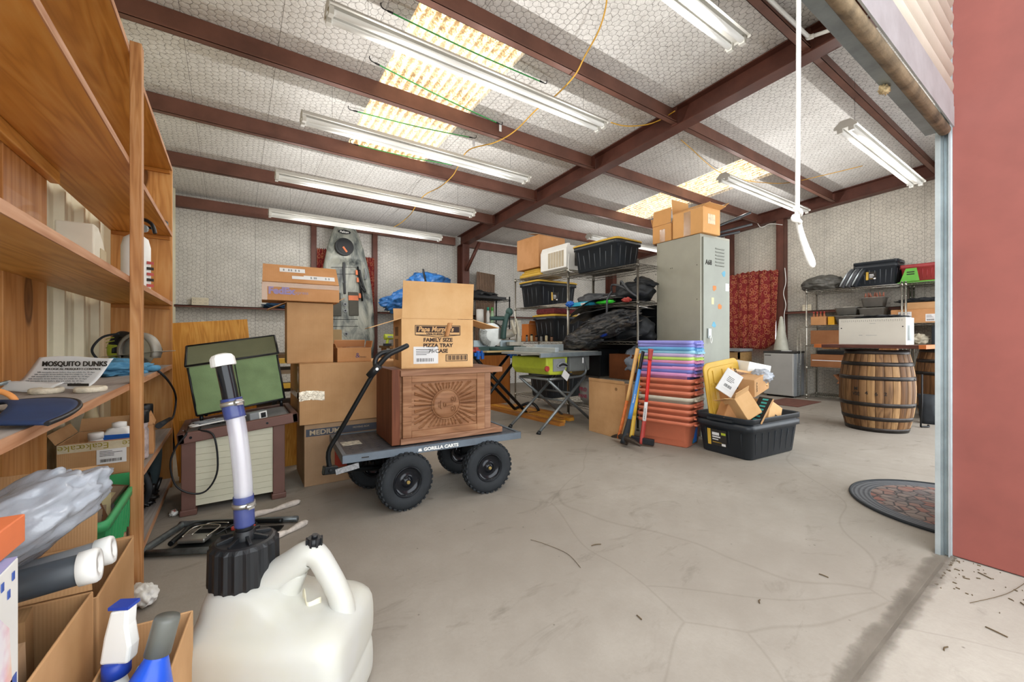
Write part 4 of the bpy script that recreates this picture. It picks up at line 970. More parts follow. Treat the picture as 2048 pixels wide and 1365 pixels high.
# ---- litter and metal frames on the floor at the left ----
g = G(); g.blob((0, 0, .03), (.035, .06, .03), .3, 2, 9, 4, flat=.7, fold=.2); tag(g.build('crumpled_tissue', M_white, loc=(-.275, 2.06, 0), rot=(0, 0, R(20))), 'crumpled white plastic scrap on the floor by the front post', 'scrap')
T = thing('luggage_cart', 'folded tubular grey luggage cart lying flat on the concrete', 'folding cart', (-.05, 2.48, 0), -28)
g = G(); g.tube([(-.24, -.13, .02), (-.27, -.10, .02), (-.27, .14, .02), (-.24, .17, .02), (.30, .17, .02)], .0155, 10, k=5); g.tube([(-.24, -.13, .02), (.30, -.13, .02)], .0155, 10, smooth=False); g.build('frame_tube', plain('worn_grey_tube', '70777a', .35, .6, .3, 20), T)
g = G(); g.tube([(-.17, -.08, .035), (-.18, .0, .035), (-.17, .13, .035), (.1, .13, .035), (.24, .12, .035)], .012, 8); g.box(-.165, .25, -.085, .12, .006, .012); g.build('inner_rack', M_blackm, T)
g = G(); g.obox((-.10, -.02, .028), (.12, .07, .02)); g.build('wheel_bracket', M_steelb, T, bevel=.006)
g = G(); g.tube([(-.14, -.05, .05), (-.13, .04, .06), (-.02, .04, .06), (-.03, -.05, .05)], .004, 6); g.tube([(-.11, -.03, .05), (-.10, .08, .055), (.0, .08, .055)], .003, 6); g.build('bail_wire', M_chrome, T)
g = G(); g.tube([(-.02, .0, .03), (.04, .09, .05), (.12, .10, .04), (.14, .02, .04), (.06, -.02, .035), (.0, .05, .03)], .004, 6); g.build('elastic_cord', M_black, T)
g = G(); g.obox((.08, .06, .035), (.11, .035, .02)); g.build('red_latch', M_red, T, bevel=.008)
M_wrap = plain('plaster_spattered_white', 'c6bdb4', .8, 0, .25, 25, .4, 60)
for a, b_, lb in (((.06, 2.68), (.335, 2.76), 'paint-spattered white stick by the deck box foot'), ((.15, 2.32), (.33, 2.43), 'paint-spattered white stick nearer the white jug')):
    a, b_ = Vector((*a, .014)), Vector((*b_, .014)); g = G(); g.tube([a+(b_-a)*t+Vector((0, 0, .003*math.sin(t*9))) for t in (0, .2, .45, .5, .75, .97, 1)], lambda t: .013+.004*math.sin(t*11), 10); tag(g.build('plastered_stick', M_wrap), lb, 'stick', 'white sticks on the floor')
T = thing('candy_wrapper', 'tiny crumpled red and white wrapper on the floor left of the deck box', 'wrapper', (-.27, 2.98, 0)); g = G(); g.blob((0, 0, .015), (.02, .03, .015), .6, 4, 2, 3, flat=.8); g.build('wrapper', M_white, T); g = G(); g.box(-.008, .008, -.015, .015, .026, .03); g.build('red_print', M_red, T)
# ================= deck box, green organiser, cables =================
M_brn = plain('brown_resin', '6d4d44', .55, 0, .1, 5, .05); M_slat = plain('cream_resin_slats', 'cfcdb6', .5, 0, .06, 3, .0)
T = thing('deck_box', 'cream slatted deck box with a brown frame and sloping grey ribbed lid', 'storage box', (-.21, 2.93, 0), 0)
SLP = math.atan(.105)
for x in (-.0, .445):
    for y in (0, .42):
        g = G(); g.box(x-.025, x+.04, y-.0, y+.045, 0, .44+x*.105); g.build('corner_post', M_brn, T, bevel=.004)
        g = G(); g.box(x-.032, x+.047, y-.008, y+.05, 0, .035); g.build('foot_cap', M_brn, T, bevel=.006)
for nm_, rng in (('front_panel', 0), ('back_panel', 1)):
    g = G()
    for i in range(11):
        z0 = .045+i*.0365; zz = z0+.034
        g.box(.04, .42, .012+rng*.41, .03+rng*.41, z0, z0+.0345)
        g.box(.04, .42, .016+rng*.41, .03+rng*.41, z0+.0345, z0+.0365)
    g.build(nm_, M_slat, T)
for x in (.0, .455): g = G(); g.box(x, x+.015, .045, .42, .045, .45); g.build('end_panel', M_slat, T)
lidm = Matrix.Translation((-.04, -.03, .438)) @ Matrix.Rotation(-SLP, 4, 'Y')
g = G(lidm); g.box(0, .60, 0, .035, -.03, .03); g.box(0, .60, .465, .50, -.03, .03); g.box(0, .035, 0, .5, -.03, .03); g.box(.565, .60, 0, .5, -.03, .03); g.build('lid_frame', M_brn, T, bevel=.006)
g = G(lidm); g.box(.035, .565, .035, .465, 0, .012)
for i in range(24): g.box(.05, .55, .045+i*.0172, .053+i*.0172, .012, .017)
g.build('lid_top', plain('grey_ribbed_lid', '8d8b87', .6), T)
for x in (.03, .40): g = G(lidm); g.cyl((x+.03, -.003, 0), (x+.03, .0, 0), .007, n=10); g.build('screw', M_blackm, T)
# green fabric organiser on legs, leaning with the lid
M_gf = plain('olive_canvas', '7c9468', .85, 0, .12, 6, .2, 200); M_gt = plain('olive_canvas_top', '6f7358', .85, 0, .08, 6, .2, 200)
T = thing('fabric_organiser', 'green canvas organiser with black piping, standing on the deck box lid', 'organiser', (-.165, 3.06, .495), 0, None, (0, -R(8.5), R(-3)))
w, d, h, z0 = .46, .26, .30, .045
g = G()
g.grid(lambda u, v: (.0+w*u, -.004-.010*math.sin(PI*min(1, max(0, v)))*abs(math.sin(2*PI*u))+.006*noise.noise(Vector((u*5, v*5, 2))), z0+h*v), 40, 20); g.build('front_curtain', M_gf, T, solid=.003)
g = G(); g.box(0, w, .004, d, z0, z0+h); g.build('body', M_gf, T)
g = G(); A = g.ring([(-.008, -.012, z0+h), (w+.008, -.012, z0+h), (w+.008, .17, z0+h+.115), (-.008, .17, z0+h+.115)]); B = g.ring([(-.008, -.012, z0+h-.01), (w+.008, -.012, z0+h-.01), (w+.008, d, z0+h-.01), (-.008, d, z0+h-.01)])
g.face(A); g.face([A[1], B[1], B[2], A[2]]); g.face([A[0], A[3], B[3], B[0]]); g.face([A[3], A[2], B[2], B[3]]); g.face([A[0], B[0], B[1], A[1]]); g.face(B); g.build('sloped_top', M_gt, T)
g = G()
for a, b_ in (((-.008, -.012, z0+h), (w+.008, -.012, z0+h)), ((-.008, .17, z0+h+.115), (w+.008, .17, z0+h+.115)), ((-.008, -.012, z0+h), (-.008, .17, z0+h+.115)), ((w+.008, -.012, z0+h), (w+.008, .17, z0+h+.115)), ((0, -.004, z0), (0, -.004, z0+h)), ((w, -.004, z0), (w, -.004, z0+h)), ((0, -.004, z0), (w, -.004, z0)), ((w/2, -.016, z0), (w/2, -.016, z0+h)), ((w, d, z0), (w, d, z0+h))):
    rr = .0028 if a[0] == w/2 else .0065
    g.cyl(a, b_, rr, n=6)
g.build('piping', M_black, T)
for x in (.02, w-.02):
    for y in (.01, d-.02): g = G(); g.cyl((x, y, z0), (x-.004, y, .0), .011, .009, 10); g.build('leg', M_blackm, T)
# gadget and cables
T = thing('power_adapter', 'silver boxy adapter with a square dark socket, on the deck box lid', 'adapter', (.14, 2.965, .497), 0, None, (0, -R(6), R(20)))
g = G(); g.box(-.05, .05, 0, .05, 0, .05); g.build('housing', M_grey, T, bevel=.006)
g = G(); g.box(-.0, .046, -.003, 0, .004, .047); g.build('socket_frame', M_white, T, bevel=.003); g = G(); g.box(.01, .038, -.005, -.002, .01, .04); g.cyl((.024, -.008, .025), (.024, -.004, .025), .008, n=12); g.build('socket', M_black, T)
random.seed(5)
for k, (mt, lb) in enumerate(((M_black, 'tangle of black cable on the left of the deck box lid'), (M_white, 'tangle of white cable on the left of the deck box lid'), (M_grey, 'loop of grey cable under the organiser'))):
    g = G(); pts = []
    for i in range(14):
        x = random.uniform(-.20, .06); y = random.uniform(2.94, 3.03)
        pts.append((x, y, .438+.03+(x+.25)*.105+.012+.012*random.random()+.006*k))
    g.tube(pts, .0042, 6, k=5); tag(g.build('cable', mt), lb, 'cable', 'cables on the deck box')
g = G(); P_ = lambda u, v, y=2.88: at(u, v, 'Y', y)
g.tube([(-.15, 2.96, .485), (-.15, 2.91, .48), P_(428, 873), P_(435, 940), P_(415, 980), P_(385, 988), P_(352, 972), P_(341, 930), P_(352, 895), P_(372, 870), (-.22, 2.97, .475)], .005, 8)
tag(g.build('extension_cord', M_black), 'black cord hanging in a big loop in front of the deck box', 'cord')
g = G(); g.tube([(-.23, 2.99, .475), P_(365, 880, 2.99), P_(368, 900, 3.0), P_(385, 925, 3.06), P_(383, 950, 3.06), P_(365, 985, 3.06)], .004, 6); tag(g.build('extension_cord', M_grey), 'thin grey cord hanging behind the deck box corner', 'cord')
# things behind the deck box
T = thing('plywood_sheet', 'tilted honey-coloured plywood sheet leaning behind the green organiser', 'board', (-.30, 3.72, .0), 0, None, (R(-6), R(-5), 0)); g = G(); g.box(-.02, .50, 0, .012, .0, 1.12); g.build('sheet', M_ply, T)
T = thing('plywood_bin', 'low yellow plywood bin on the floor behind the deck box', 'bin', (-.30, 3.62, 0)); g = G(); g.box(0, .75, 0, .018, 0, .43); g.build('front', M_ply, T); g = G(); g.box(0, .75, .05, .068, 0, .40); g.build('divider', M_ply, T)
T.location.y = 3.63
bpy.data.objects['plywood_sheet'].location.y = 3.80
T = thing('timber_rack', 'dark rack of stacked boards behind the plywood sheet', 'rack', (-.45, 4.7, 0))
for i, z in enumerate((.08, .28, .46, .64, .80)):
    g = G(); g.box(0, 1.6, 0, .6, z, z+.04); g.build('shelf', plain('dark_board%d' % i, ('4a3a2c', '6b4a2e', '3c342c', '8a7a66', '5a4632')[i], .8, 0, .2, 6), T)
for x in (0, .78, 1.56):
    for y in (0, .56): g = G(); g.box(x, x+.04, y, y+.04, 0, .9); g.build('post', M_blackm, T)
for i, (x, z, w, c, lb) in enumerate(((.3, .122, .5, '5a4c3c', 'dusty brown bundle, lowest on the dark rack'), (.05, .502, .4, '7c6c58', 'grey-brown case, left on the dark rack'), (.95, .842, .5, 'a48c68', 'buff carton on top of the dark rack'))):
    carton(lb, (-.45+x, 4.78, z), w, .4, .12 if i < 2 else .25, 0, None, cardboard('dull_card%d' % i, c, c))
for z, lb in ((.75, 'yellow level bar lying across the dark rack, upper'), (.50, 'yellow level bar lying across the dark rack, lower')):
    g = G(); g.box(.28, .56, 4.63, 4.70, z, z+.05); tag(g.build('spirit_level', M_yel, bevel=.004), lb, 'level', 'yellow levels')
T = bpy.data.objects['timber_rack']

# ================= cardboard boxes in the middle left =================
T = carton('grey-brown moving carton marked MEDIUM, on the floor under the big carton', (.40, 3.05, 0), .56, .46, .417, -1, None, M_card4)
g = G(); g.box(.01, .56, -.0015, -.0003, .335, .385); g.build('printed_band', plain('slate_print', '4a4e58', .8), T)
text('MEDIUM', .045, plain('pale_print', 'b9a78c', .8), T, (.03, -.002, .345), FR, bold=.001, sx=1.15); text('MOVING BOX', .018, plain('pale_print2', 'b9a78c', .8), T, (.31, -.002, .36), FR)
g = G(); g.box(.19, .50, -.0014, -.0004, .10, .31); g.build('red_print', plain('red_print_panel', 'a8412f', .8), T)
M_gl = plain('grey_lettering', 'b98f80', .8); text('THE', .04, M_gl, T, (.20, -.002, .27), (R(90), R(-14), 0), bold=.001); text('HOME', .07, M_gl, T, (.20, -.002, .19), (R(90), R(-14), 0), bold=.003); text('get', .04, M_ink, T, (.21, -.0015, .065), FR)
T = carton('big blank brown carton lying on the MEDIUM carton, with silver tape at its corner', (.367, 3.02, .4215), .72, .50, .405, 0, None, M_card)
g = G(); g.grid(lambda u, v: (-.002+.155*u+.004*noise.noise(Vector((v*9, 1, 2))), -.0022-.0018*abs(noise.noise(Vector((u*14, v*9, 3)))), .16+.062*v+.006*math.sin(u*4)+.004*noise.noise(Vector((u*12, v, 1)))), 40, 10); g.build('foil_tape', plain('crinkled_foil_tape', 'cfc4b0', .3, .5, .2, 40, .6, 90), T)
g = G(); g.box(-.0016, -.0006, .02, .48, .17, .21); g.box(-.0016, -.0006, .03, .09, .0, .39); g.build('brown_tape', M_tape, T)
T = carton('tall brown carton standing on the big carton, flaps open under a flat box', (.30, 3.08, .831), .285, .20, .41, -2, {'L': (205, .12), 'R': (150, .09), 'B': (95, .03)}, M_card, False)
T = carton('flat taped shipping carton with faded purple lettering, on top of the tall carton', (.155, 3.02, 1.2445), .455, .26, .115, -3, {}, M_card2, True)
flap_obj(T, 'F', .455, .26, .113, 48, .17, M_card2, .006, name='raised_lid')
for c_, a in ((M_tape, 0),): g = G(); g.box(.002, .453, -.0014, -.0004, .085, .113); g.box(.0, .03, -.0016, -.0005, .0, .1); g.build('clear_tape', c_, T)
text('FedEx', .06, plain('faded_purple', '9d8fb8', .7), T, (.035, -.0012, .042), FR, bold=.003); text('Express', .03, plain('faded_purple2', 'a898ae', .7), T, (.17, -.0012, .045), FR)
lm = Matrix.Translation((0, 0, .115)) @ Matrix.Rotation(R(48), 4, 'X')
g = G(lm); g.box(.10, .25, .10, .14, .0065, .0072); g.box(.24, .43, .035, .075, .0065, .0072); g.box(.17, .24, .035, .065, .0065, .0072); 
for x in (.12, .15, .165, .19, .21, .28, .30, .31, .37, .39): g.box(x, x+.008, .11 if x < .23 else .045, .13 if x < .23 else .065, .0073, .0078, 1)
g.build('shipping_label', [M_paper, M_grey], T)
T = carton('small open brown carton with a printed mark, right of the tall carton', (.61, 3.06, .831), .23, .22, .10, -3, {'B': (60, .06), 'R': (100, .05), 'L': (110, .03)}, M_card2, False)
text('&', .05, plain('purple_ink', '5d4f78', .7), T, (.12, -.0012, .03), FR); text('FRAGILE', .012, M_ink, T, (.15, -.0012, .03), FR)

# ================= yard cart with carved chest and pizza carton =================
CA = -4
T = thing('garden_cart', 'grey steel flatbed yard cart with four black knobby tyres', 'cart', (1.083, 2.60, 0), CA)
M_deck = plain('slate_steel_deck', '66707a', .45, .4, .12, 8); M_deckt = plain('worn_deck_top', '4c4f55', .5, .3, .25, 12, .3, 60)
g = G(); g.box(-.57, .57, -.285, -.281, .315, .36); g.box(-.57, .57, .281, .285, .315, .36); g.box(-.57, -.566, -.285, .285, .315, .36); g.box(.566, .57, -.285, .285, .315, .36)
g.box(-.57, .57, -.285, -.262, .356, .36); g.box(-.57, .57, .262, .285, .356, .36); g.box(-.57, -.547, -.262, .262, .356, .36); g.box(.547, .57, -.262, .262, .356, .36); g.build('deck_frame', M_deck, T, bevel=.0015)
g = G(); g.box(-.547, .547, -.262, .262, .350, .354)
for i in range(20):
    for j in range(12):
        if i > 7 and i < 17: continue
        g.obox((-.5+i*.052, -.235+j*.042, .3545), (.022, .007, .002), (0, 0, R(45 if (i+j) % 2 else -45)))
g.build('deck_plate', M_deckt, T)
text('GORILLA CARTS', .027, M_white, T, (-.115, -.2858, .325), FR, sx=1.12, bold=.0012)
g = G(); g.ext([(-.15, .325), (-.125, .325), (-.132, .345), (-.138, .337), (-.143, .345)], -.2862, -.2855); g.build('logo_mark', M_white, T)
g = G(); g.box(-.47, -.43, -.2862, -.2855, .333, .339); g.build('slot', M_ink, T)
def wheel(x, y, rz, nm_='wheel', P=None):
    Wt = Matrix.Translation((x, y, .165)) @ Matrix.Rotation(R(rz), 4, 'Z')
    g = G(Wt); n = 44; prof = [(.082, -.030), (.10, -.042), (.135, -.044), (.155, -.034), (.163, -.018), (.164, 0), (.163, .018), (.155, .034), (.135, .044), (.10, .042), (.082, .030)]
    rs = [g.ring([(r*math.cos(2*PI*i/n), yy_, r*math.sin(2*PI*i/n)) for i in range(n)]) for r, yy_ in prof]
    for a, b_ in zip(rs, rs[1:]): g.bridge(a, b_, 0)
    g.bridge(rs[-1], rs[0], 0)
    for i in range(30):
        a = 2*PI*i/30
        for yy_, da in ((-.03, 0), (-.01, .1), (.012, 0), (.031, .1)):
            rr = .160 if abs(yy_) > .02 else .164
            g.obox((rr*math.cos(a+da), yy_, rr*math.sin(a+da)), (.008, .014, .018), (0, -(a+da), 0))
    o = g.build('tyre', M_rubber, P)
    g = G(Wt); rs = [g.ring([(r*math.cos(2*PI*i/n), yy_, r*math.sin(2*PI*i/n)) for i in range(n)]) for r, yy_ in ((.084, -.038), (.088, -.040), (.088, -.033), (.07, -.016), (.045, -.012), (.03, -.02), (.022, -.034), (.0145, -.036))]
    for a, b_ in zip(rs, rs[1:]): g.bridge(a, b_, 0)
    g.face(rs[-1]); rs2 = [g.ring([(r*math.cos(2*PI*i/n), yy_, r*math.sin(2*PI*i/n)) for i in range(n)]) for r, yy_ in ((.084, .034), (.05, .02), (.001, .02))]
    g.bridge(rs2[0], rs2[1]); g.bridge(rs2[1], rs2[2]); g.cyl((0, -.03, 0), (0, .04, 0), .02, n=14)
    g.build('hub', plain('gloss_black_rim%d' % len(bpy.data.materials), '1b1d22', .15, .3), o)
    g = G(Wt); g.cyl((0, -.045, 0), (0, -.035, 0), .011, n=6); g.cyl((0, -.05, 0), (0, -.04, 0), .006, n=8); g.build('axle_nut', plain('brass_nut%d' % len(bpy.data.materials), 'b8a36a', .35, .8), o)
for x, y, rz in ((.31, -.285, 0), (.31, .165, 0), (-.225, -.28, 10), (-.31, .18, 10)): wheel(x, y, rz, P=T)
g = G(); g.cyl((.31, -.24, .165), (.31, .12, .165), .012, n=10); g.box(.27, .35, -.17, -.13, .165, .35); g.box(.27, .35, .03, .07, .165, .35); g.build('rear_axle', M_blackm, T)
g = G(); g.cyl((-.233, -.235, .165), (-.302, .14, .165), .012, n=10); g.box(-.31, -.21, -.12, -.08, .165, .35); g.box(-.33, -.24, .0, .04, .165, .35); g.cyl((-.27, -.04, .15), (-.27, -.04, .35), .03, n=12); g.tube([(-.27, -.05, .19), (-.50, -.13, .235), (-.655, -.20, .262)], .017, 8, smooth=False); g.build('front_axle', M_blackm, T)
cl = lambda p: tuple((Matrix.Rotation(R(-CA), 3, 'Z') @ (Vector(p)-Vector((1.083, 2.60, 0)))))
h0 = at(660, 940, 'Y', 2.36); h1 = at(657, 905, 'Y', 2.36); h2 = at(676, 870, 'Y', 2.35); h3 = at(752, 738, 'Y', 2.27); h4 = at(775, 712, 'Y', 2.24); h5 = at(800, 699, 'Y', 2.22)
g = G(); g.tube([cl(h0), cl(h1), cl(h2), cl(h2+(h3-h2)*.3), cl(h3)], .0125, 8, k=4); g.build('pull_handle', M_blackm, T)
g = G(); g.obox(cl(h0), (.07, .04, .04), (0, R(8), R(15))); g.cyl(Vector(cl(h0))-Vector((0, .03, 0)), Vector(cl(h0))-Vector((0, .015, 0)), .01, n=10); g.build('hitch', M_blackm, T, bevel=.004)
g = G(); a, b_, c = Vector(cl(h3)), Vector(cl(h4)), Vector(cl(h5)); up = Vector((0, 0, 1))
g.tube([a-(b_-a)*.6, a+(b_-a)*.3], .021, 12, smooth=False); g.tube([a, a+Vector((.0, .01, .05)), a+Vector((.035, .01, .085)), a+Vector((.10, 0, .095)), c+Vector((.04, 0, .02)), c, b_, a], .014, 10, k=6); g.build('d_grip', M_black, T)
g = G(); g.cyl(a-Vector((0, .028, 0)), a-Vector((0, .02, 0)), .008, n=10); g.build('bolt', M_steelb, T)
g = G(); g.obox((-.48, .0, .3555), (.11, .10, .001), (0, 0, R(3))); g.build('warning_sticker', plain('worn_pale_sticker', 'b6b2a4', .6, 0, .4, 50), T)
g = G(); g.obox(cl(at(695, 938, 'Y', 2.34)), (.12, .004, .03), (0, R(-9), 0)); g.build('small_label', plain('grey_sticker', '8f9092', .6, 0, .3, 80), T)
# ---- carved chest lying on its side on the deck ----
M_ch = wood('carved_brown_wood', '946848', '714a2e', 'a87f5e', 'X', 1.5, .55, False, .2, .8); M_chd = wood('dark_flank_wood', '6e3b22', '532a16', '7d4a2e', 'Z', 1.3, .6)
M_chs = wood('slab_brown_wood', '946c52', '755039', 'a57f64', 'X', 1.2, .6)
T = thing('carved_chest', 'carved wooden cabinet with a sun face relief, lying on the yard cart', 'cabinet', (.80, 2.40, .3605), -3)
g = G(); g.box(.02, .60, .02, .36, .03, .42); g.build('body', M_ch, T)
g = G(); g.box(-.02, .03, -.002, .38, 0, .452); g.build('base_slab', M_chd, T, bevel=.004)
g = G(); g.box(.03, .73, -.012, .38, .41, .445); g.build('top_slab', M_chs, T, bevel=.004)
g = G(); g.box(.03, .73, -.012, .38, .0, .035); g.build('bottom_slab', M_chs, T, bevel=.004)
g = G(); g.box(.60, .645, .0, .34, .035, .41); g.build('end_board', M_chs, T, bevel=.003)
g = G(); g.box(.045, .10, -.004, .02, .035, .41); g.box(.54, .598, -.004, .02, .035, .41); g.box(.10, .54, -.004, .02, .035, .075); g.box(.10, .54, -.004, .02, .37, .41); g.build('face_frame', M_ch, T, bevel=.003)
cx_, cz_ = .325, .222
g = G(); g.box(.10, .54, .008, .02, .075, .37)
def clip(dx, dz, rr=1.0):
    s_ = min((.205/abs(dx)) if abs(dx) > 1e-6 else 9, (.135/abs(dz)) if abs(dz) > 1e-6 else 9); return s_*rr
random.seed(2)
for i in range(72):
    a = 2*PI*(i+.5*(i % 2))/72; dx, dz = math.cos(a), math.sin(a); L1 = clip(dx, dz, 1 if i % 3 else .86); L0 = .085
    if L1 < L0+.01: continue
    p = Vector((-dz, 0, dx)); w0, w1 = .0035, .0075
    q = [Vector((cx_+dx*L0, .008, cz_+dz*L0)), Vector((cx_+dx*L1, .008, cz_+dz*L1))]
    vs = [g.v(q[0]-p*w0), g.v(q[0]+p*w0), g.v(q[1]+p*w1*(.2 if i % 3 == 0 else 1)), g.v(q[1]-p*w1*(.2 if i % 3 == 0 else 1)), g.v(q[0]+Vector((0, -.007, 0))), g.v(q[1]+Vector((0, -.009, 0)))]
    g.face([vs[0], vs[3], vs[5], vs[4]]); g.face([vs[1], vs[4], vs[5], vs[2]]); g.face([vs[0], vs[4], vs[1]]); g.face([vs[3], vs[2], vs[5]])
g.build('ray_relief', M_ch, T)
g = G(); g.grid(lambda u, v: (cx_+.092*v*math.cos(2*PI*u), .006-.016*math.sqrt(max(0, 1-v**2))-(.005 if v < .98 else 0), cz_+.092*v*math.sin(2*PI*u)), 48, 12)
g.tube([(cx_+.094*math.cos(a), .002, cz_+.094*math.sin(a)) for a in [i*PI/16 for i in range(32)]], .0035, 6, closed=True, k=1)
# face lying sideways: nose to the left, eyes to the right
g.tube([(cx_+.035, -.018, cz_), (cx_+.0, -.026, cz_), (cx_-.018, -.028, cz_+.0)], lambda t: .006+.006*t, 8)
g.blob((cx_-.02, -.02, cz_), (.008, .008, .014), .1, 2, 1, 3)
for s_ in (-1, 1):
    g.tube([(cx_+.035+.0, -.017, cz_+s_*.014), (cx_+.046, -.018, cz_+s_*.03), (cx_+.036, -.016, cz_+s_*.047), (cx_+.026, -.018, cz_+s_*.03)], .0022, 6, closed=True)
    g.blob((cx_+.035, -.015, cz_+s_*.03), (.006, .006, .01), 0, 1, 1, 2); g.tube([(cx_+.05, -.016, cz_+s_*.012), (cx_+.06, -.015, cz_+s_*.03), (cx_+.052, -.012, cz_+s_*.05)], .0025, 6)
    g.tube([(cx_-.045, -.018, cz_), (cx_-.041-.003, -.017, cz_+s_*.012), (cx_-.039, -.014, cz_+s_*.026)], .0035, 6)
g.tube([(cx_-.052, -.014, cz_-.016), (cx_-.056, -.015, cz_), (cx_-.052, -.014, cz_+.016)], .0035, 6); g.build('sun_face', M_ch, T)
g = G(); g.box(.08, .56, -.0062, -.0045, .2215, .2235); g.build('panel_split', plain('dark_crack', '4b2a18', .9), T)

# ---- pizza tray carton ----
T = carton('tan pizza tray carton with its front flap raised, on the carved chest', (.88, 2.52, .806), .475, .34, .32, -10, {'F': (97, .235), 'L': (198, .2), 'R': (196, .2), 'B': (120, .1)}, M_card3, False)
M_pr = plain('brown_print', '3b2c28', .8)
g = G(); g.box(.085, .385, -.0014, -.0004, .214, .218); g.box(.085, .089, -.0014, -.0004, .214, .278); g.box(.381, .385, -.0014, -.0004, .214, .278); g.box(.085, .385, -.0014, -.0004, .274, .278); g.build('logo_border', M_pr, T)
g = G(); g.box(.093, .378, -.0014, -.0004, .232, .271); g.build('logo_panel', M_pr, T)
g = G(); g.ext([(.085, .214), (.235, .2), (.385, .214), (.385, .218), (.235, .204), (.085, .218)], -.0014, -.0004); g.build('logo_border', M_pr, T)
text('Papa Murphy\'s', .043, M_card3, T, (.104, -.0018, .239), FR, shear=.25, bold=.0012, sx=.93); text("TAKE 'N' BAKE PIZZA", .0165, M_pr, T, (.235, -.001, .2185), FR, align='CENTER', bold=.0004)
for i, s_ in enumerate(('FAMILY SIZE', 'PIZZA TRAY', '75/CASE')): text(s_, .034, M_pr, T, (.235, -.0012, .172-.036*i), FR, align='CENTER', bold=.0012, sx=1.05)
g = G(); g.grid(lambda u, v: (.275+.03*u+.025*v, -.003-.022*math.sin(PI*u)*(1-.5*v), .205+.09*v), 8, 6); g.build('torn_strip', M_card2, T, solid=.002)
label_patch(T, 'F', .075, .235, .03, .14); g = G(); g.box(.285, .435, -.0014, -.0004, .042, .046); g.box(.285, .435, -.0014, -.0004, .083, .087); g.box(.285, .289, -.0014, -.0004, .042, .087); g.box(.431, .435, -.0014, -.0004, .042, .087)
for i in range(16): g.box(.293+i*.0088, .296+i*.0088+.002*(i % 3), -.0014, -.0004, .05, .08)
g.build('barcode', M_pr, T)
for z in (.05, .13, .21): g = G(); g.box(-.0014, -.0004, .12, .25, z, z+.06); g.build('side_print', plain('side_print%d' % int(z*100), '8a6a4a', .8), T)
# ================= kayak against the back wall =================
mk, nt, b = nm('grey_camo_plastic'); b.inputs['Roughness'].default_value = .45
v = coords(nt, (1, 1, .35)); n = noise_(nt, v, 5.5, 5, .65, .8)
L(nt, ramp(nt, n, [(.34, lin('33383a')), (.44, lin('6c716c')), (.56, lin('9a9c92')), (.72, lin('b8b7aa'))]), b.inputs['Base Color'])
T = thing('kayak', 'grey camouflage sit-on-top kayak standing upright against the back wall', 'kayak', (1.63, 7.12, 0), 0, None, (R(-3.0), R(-1.2), 0))
hw = [(0, .12), (.15, .25), (.5, .37), (1.0, .42), (1.5, .42), (1.9, .395), (2.2, .355), (2.5, .29), (2.75, .215), (2.9, .15), (2.96, .07)]
def kw(z):
    for (a, p), (c, q) in zip(hw, hw[1:]):
        if z <= c: return p+(q-p)*(z-a)/(c-a)
    return .05
g = G(); rings = []
for i in range(60):
    z = .01+2.94*i/59; w = kw(z); ring = []
    dp = .13*min(1, w/.3)
    for j in range(40):
        a = 2*PI*j/40; x = w*math.copysign(abs(math.cos(a))**.8, math.cos(a)); s_ = math.sin(a)
        if s_ <= 0:  # deck side
            f = abs(x)/w; y = -dp*.55*abs(s_)**.5
            well = 1 if f < .72 and .45 < z < 2.28 else 0
            edge = min(1, max(0, (.80-f)/.10))*min(1, max(0, (2.32-z)/.08))*min(1, max(0, (z-.4)/.1))
            y += .055*edge
            if z > 2.3 and f < .5: y -= .02*(1-f/.5)
        else: y = dp*1.0*s_**.7
        ring.append((x, y, z))
    rings.append(ring)
g.loft(rings); g.build('hull', mk, T)
def kp(u, v): q = at(u, v, 'Y', 7.08); return (q.x-1.63, q.z)
g = G(); x, z = kp(697, 494); g.cyl((x, -.14, z), (x, -.06, z), .145, n=32); g.cyl((x, -.15, z), (x, -.14, z), .11, n=32); g.build('hatch_lid', M_black, T)
g = G(); g.obox((x+.0, -.155, z-.05), (.03, .012, .10), (0, R(-35), 0)); g.build('hatch_handle', M_org, T)
g = G(); a = kp(697, 523); b_ = kp(698, 587); g.box(a[0]-.018, a[0]+.018, -.045, -.015, b_[1], a[1]); g.build('centre_slot', M_black, T, bevel=.006)
for x0, x1, lb in ((660, 689, 0), (704, 724, 1)):
    a, b_ = kp(x0, 583), kp(x1, 632); g = G(); g.box(a[0], b_[0], -.034, -.012, b_[1], a[1]); o = g.build('foot_pad', plain('foam_pad%d' % x0, '55534c', .9), T, bevel=.01)
    if lb: c_ = kp(700, 590); d_ = kp(700, 600); g = G(); g.box(a[0], b_[0], -.037, -.033, d_[1], c_[1]); g.build('orange_band', M_org, o)
a, b_ = kp(724, 533), kp(731, 603); g = G(); g.tube([(a[0], -.06, a[1]), (b_[0], -.06, b_[1])], .017, 8, smooth=False); g.build('rod_holder', M_black, T)
for y in (545, 560, 592): c_ = kp(724+(y-533)*.1-3, y); g = G(); g.box(c_[0]-.022, c_[0]+.012, -.07, -.05, c_[1]-.04, c_[1]+.04); g.build('orange_clip', M_org, T)
a, b_ = kp(727, 540), kp(737, 585); g = G(); g.tube([(a[0], -.07, a[1]), (a[0]+.03, -.08, a[1]-.2), (b_[0], -.08, b_[1]), (b_[0]-.07, -.07, b_[1]+.1)], .018, 8); g.build('paddle_clip', M_black, T)
for vv in (563, 608, 621, 668): c_ = kp(697, vv); g = G(); g.cyl((c_[0], -.035, c_[1]), (c_[0], -.012, c_[1]), .03, n=14); g.cyl((c_[0], -.04, c_[1]), (c_[0], -.03, c_[1]), .015, n=10, m=1); g.build('scupper', [M_grey, M_black], T)
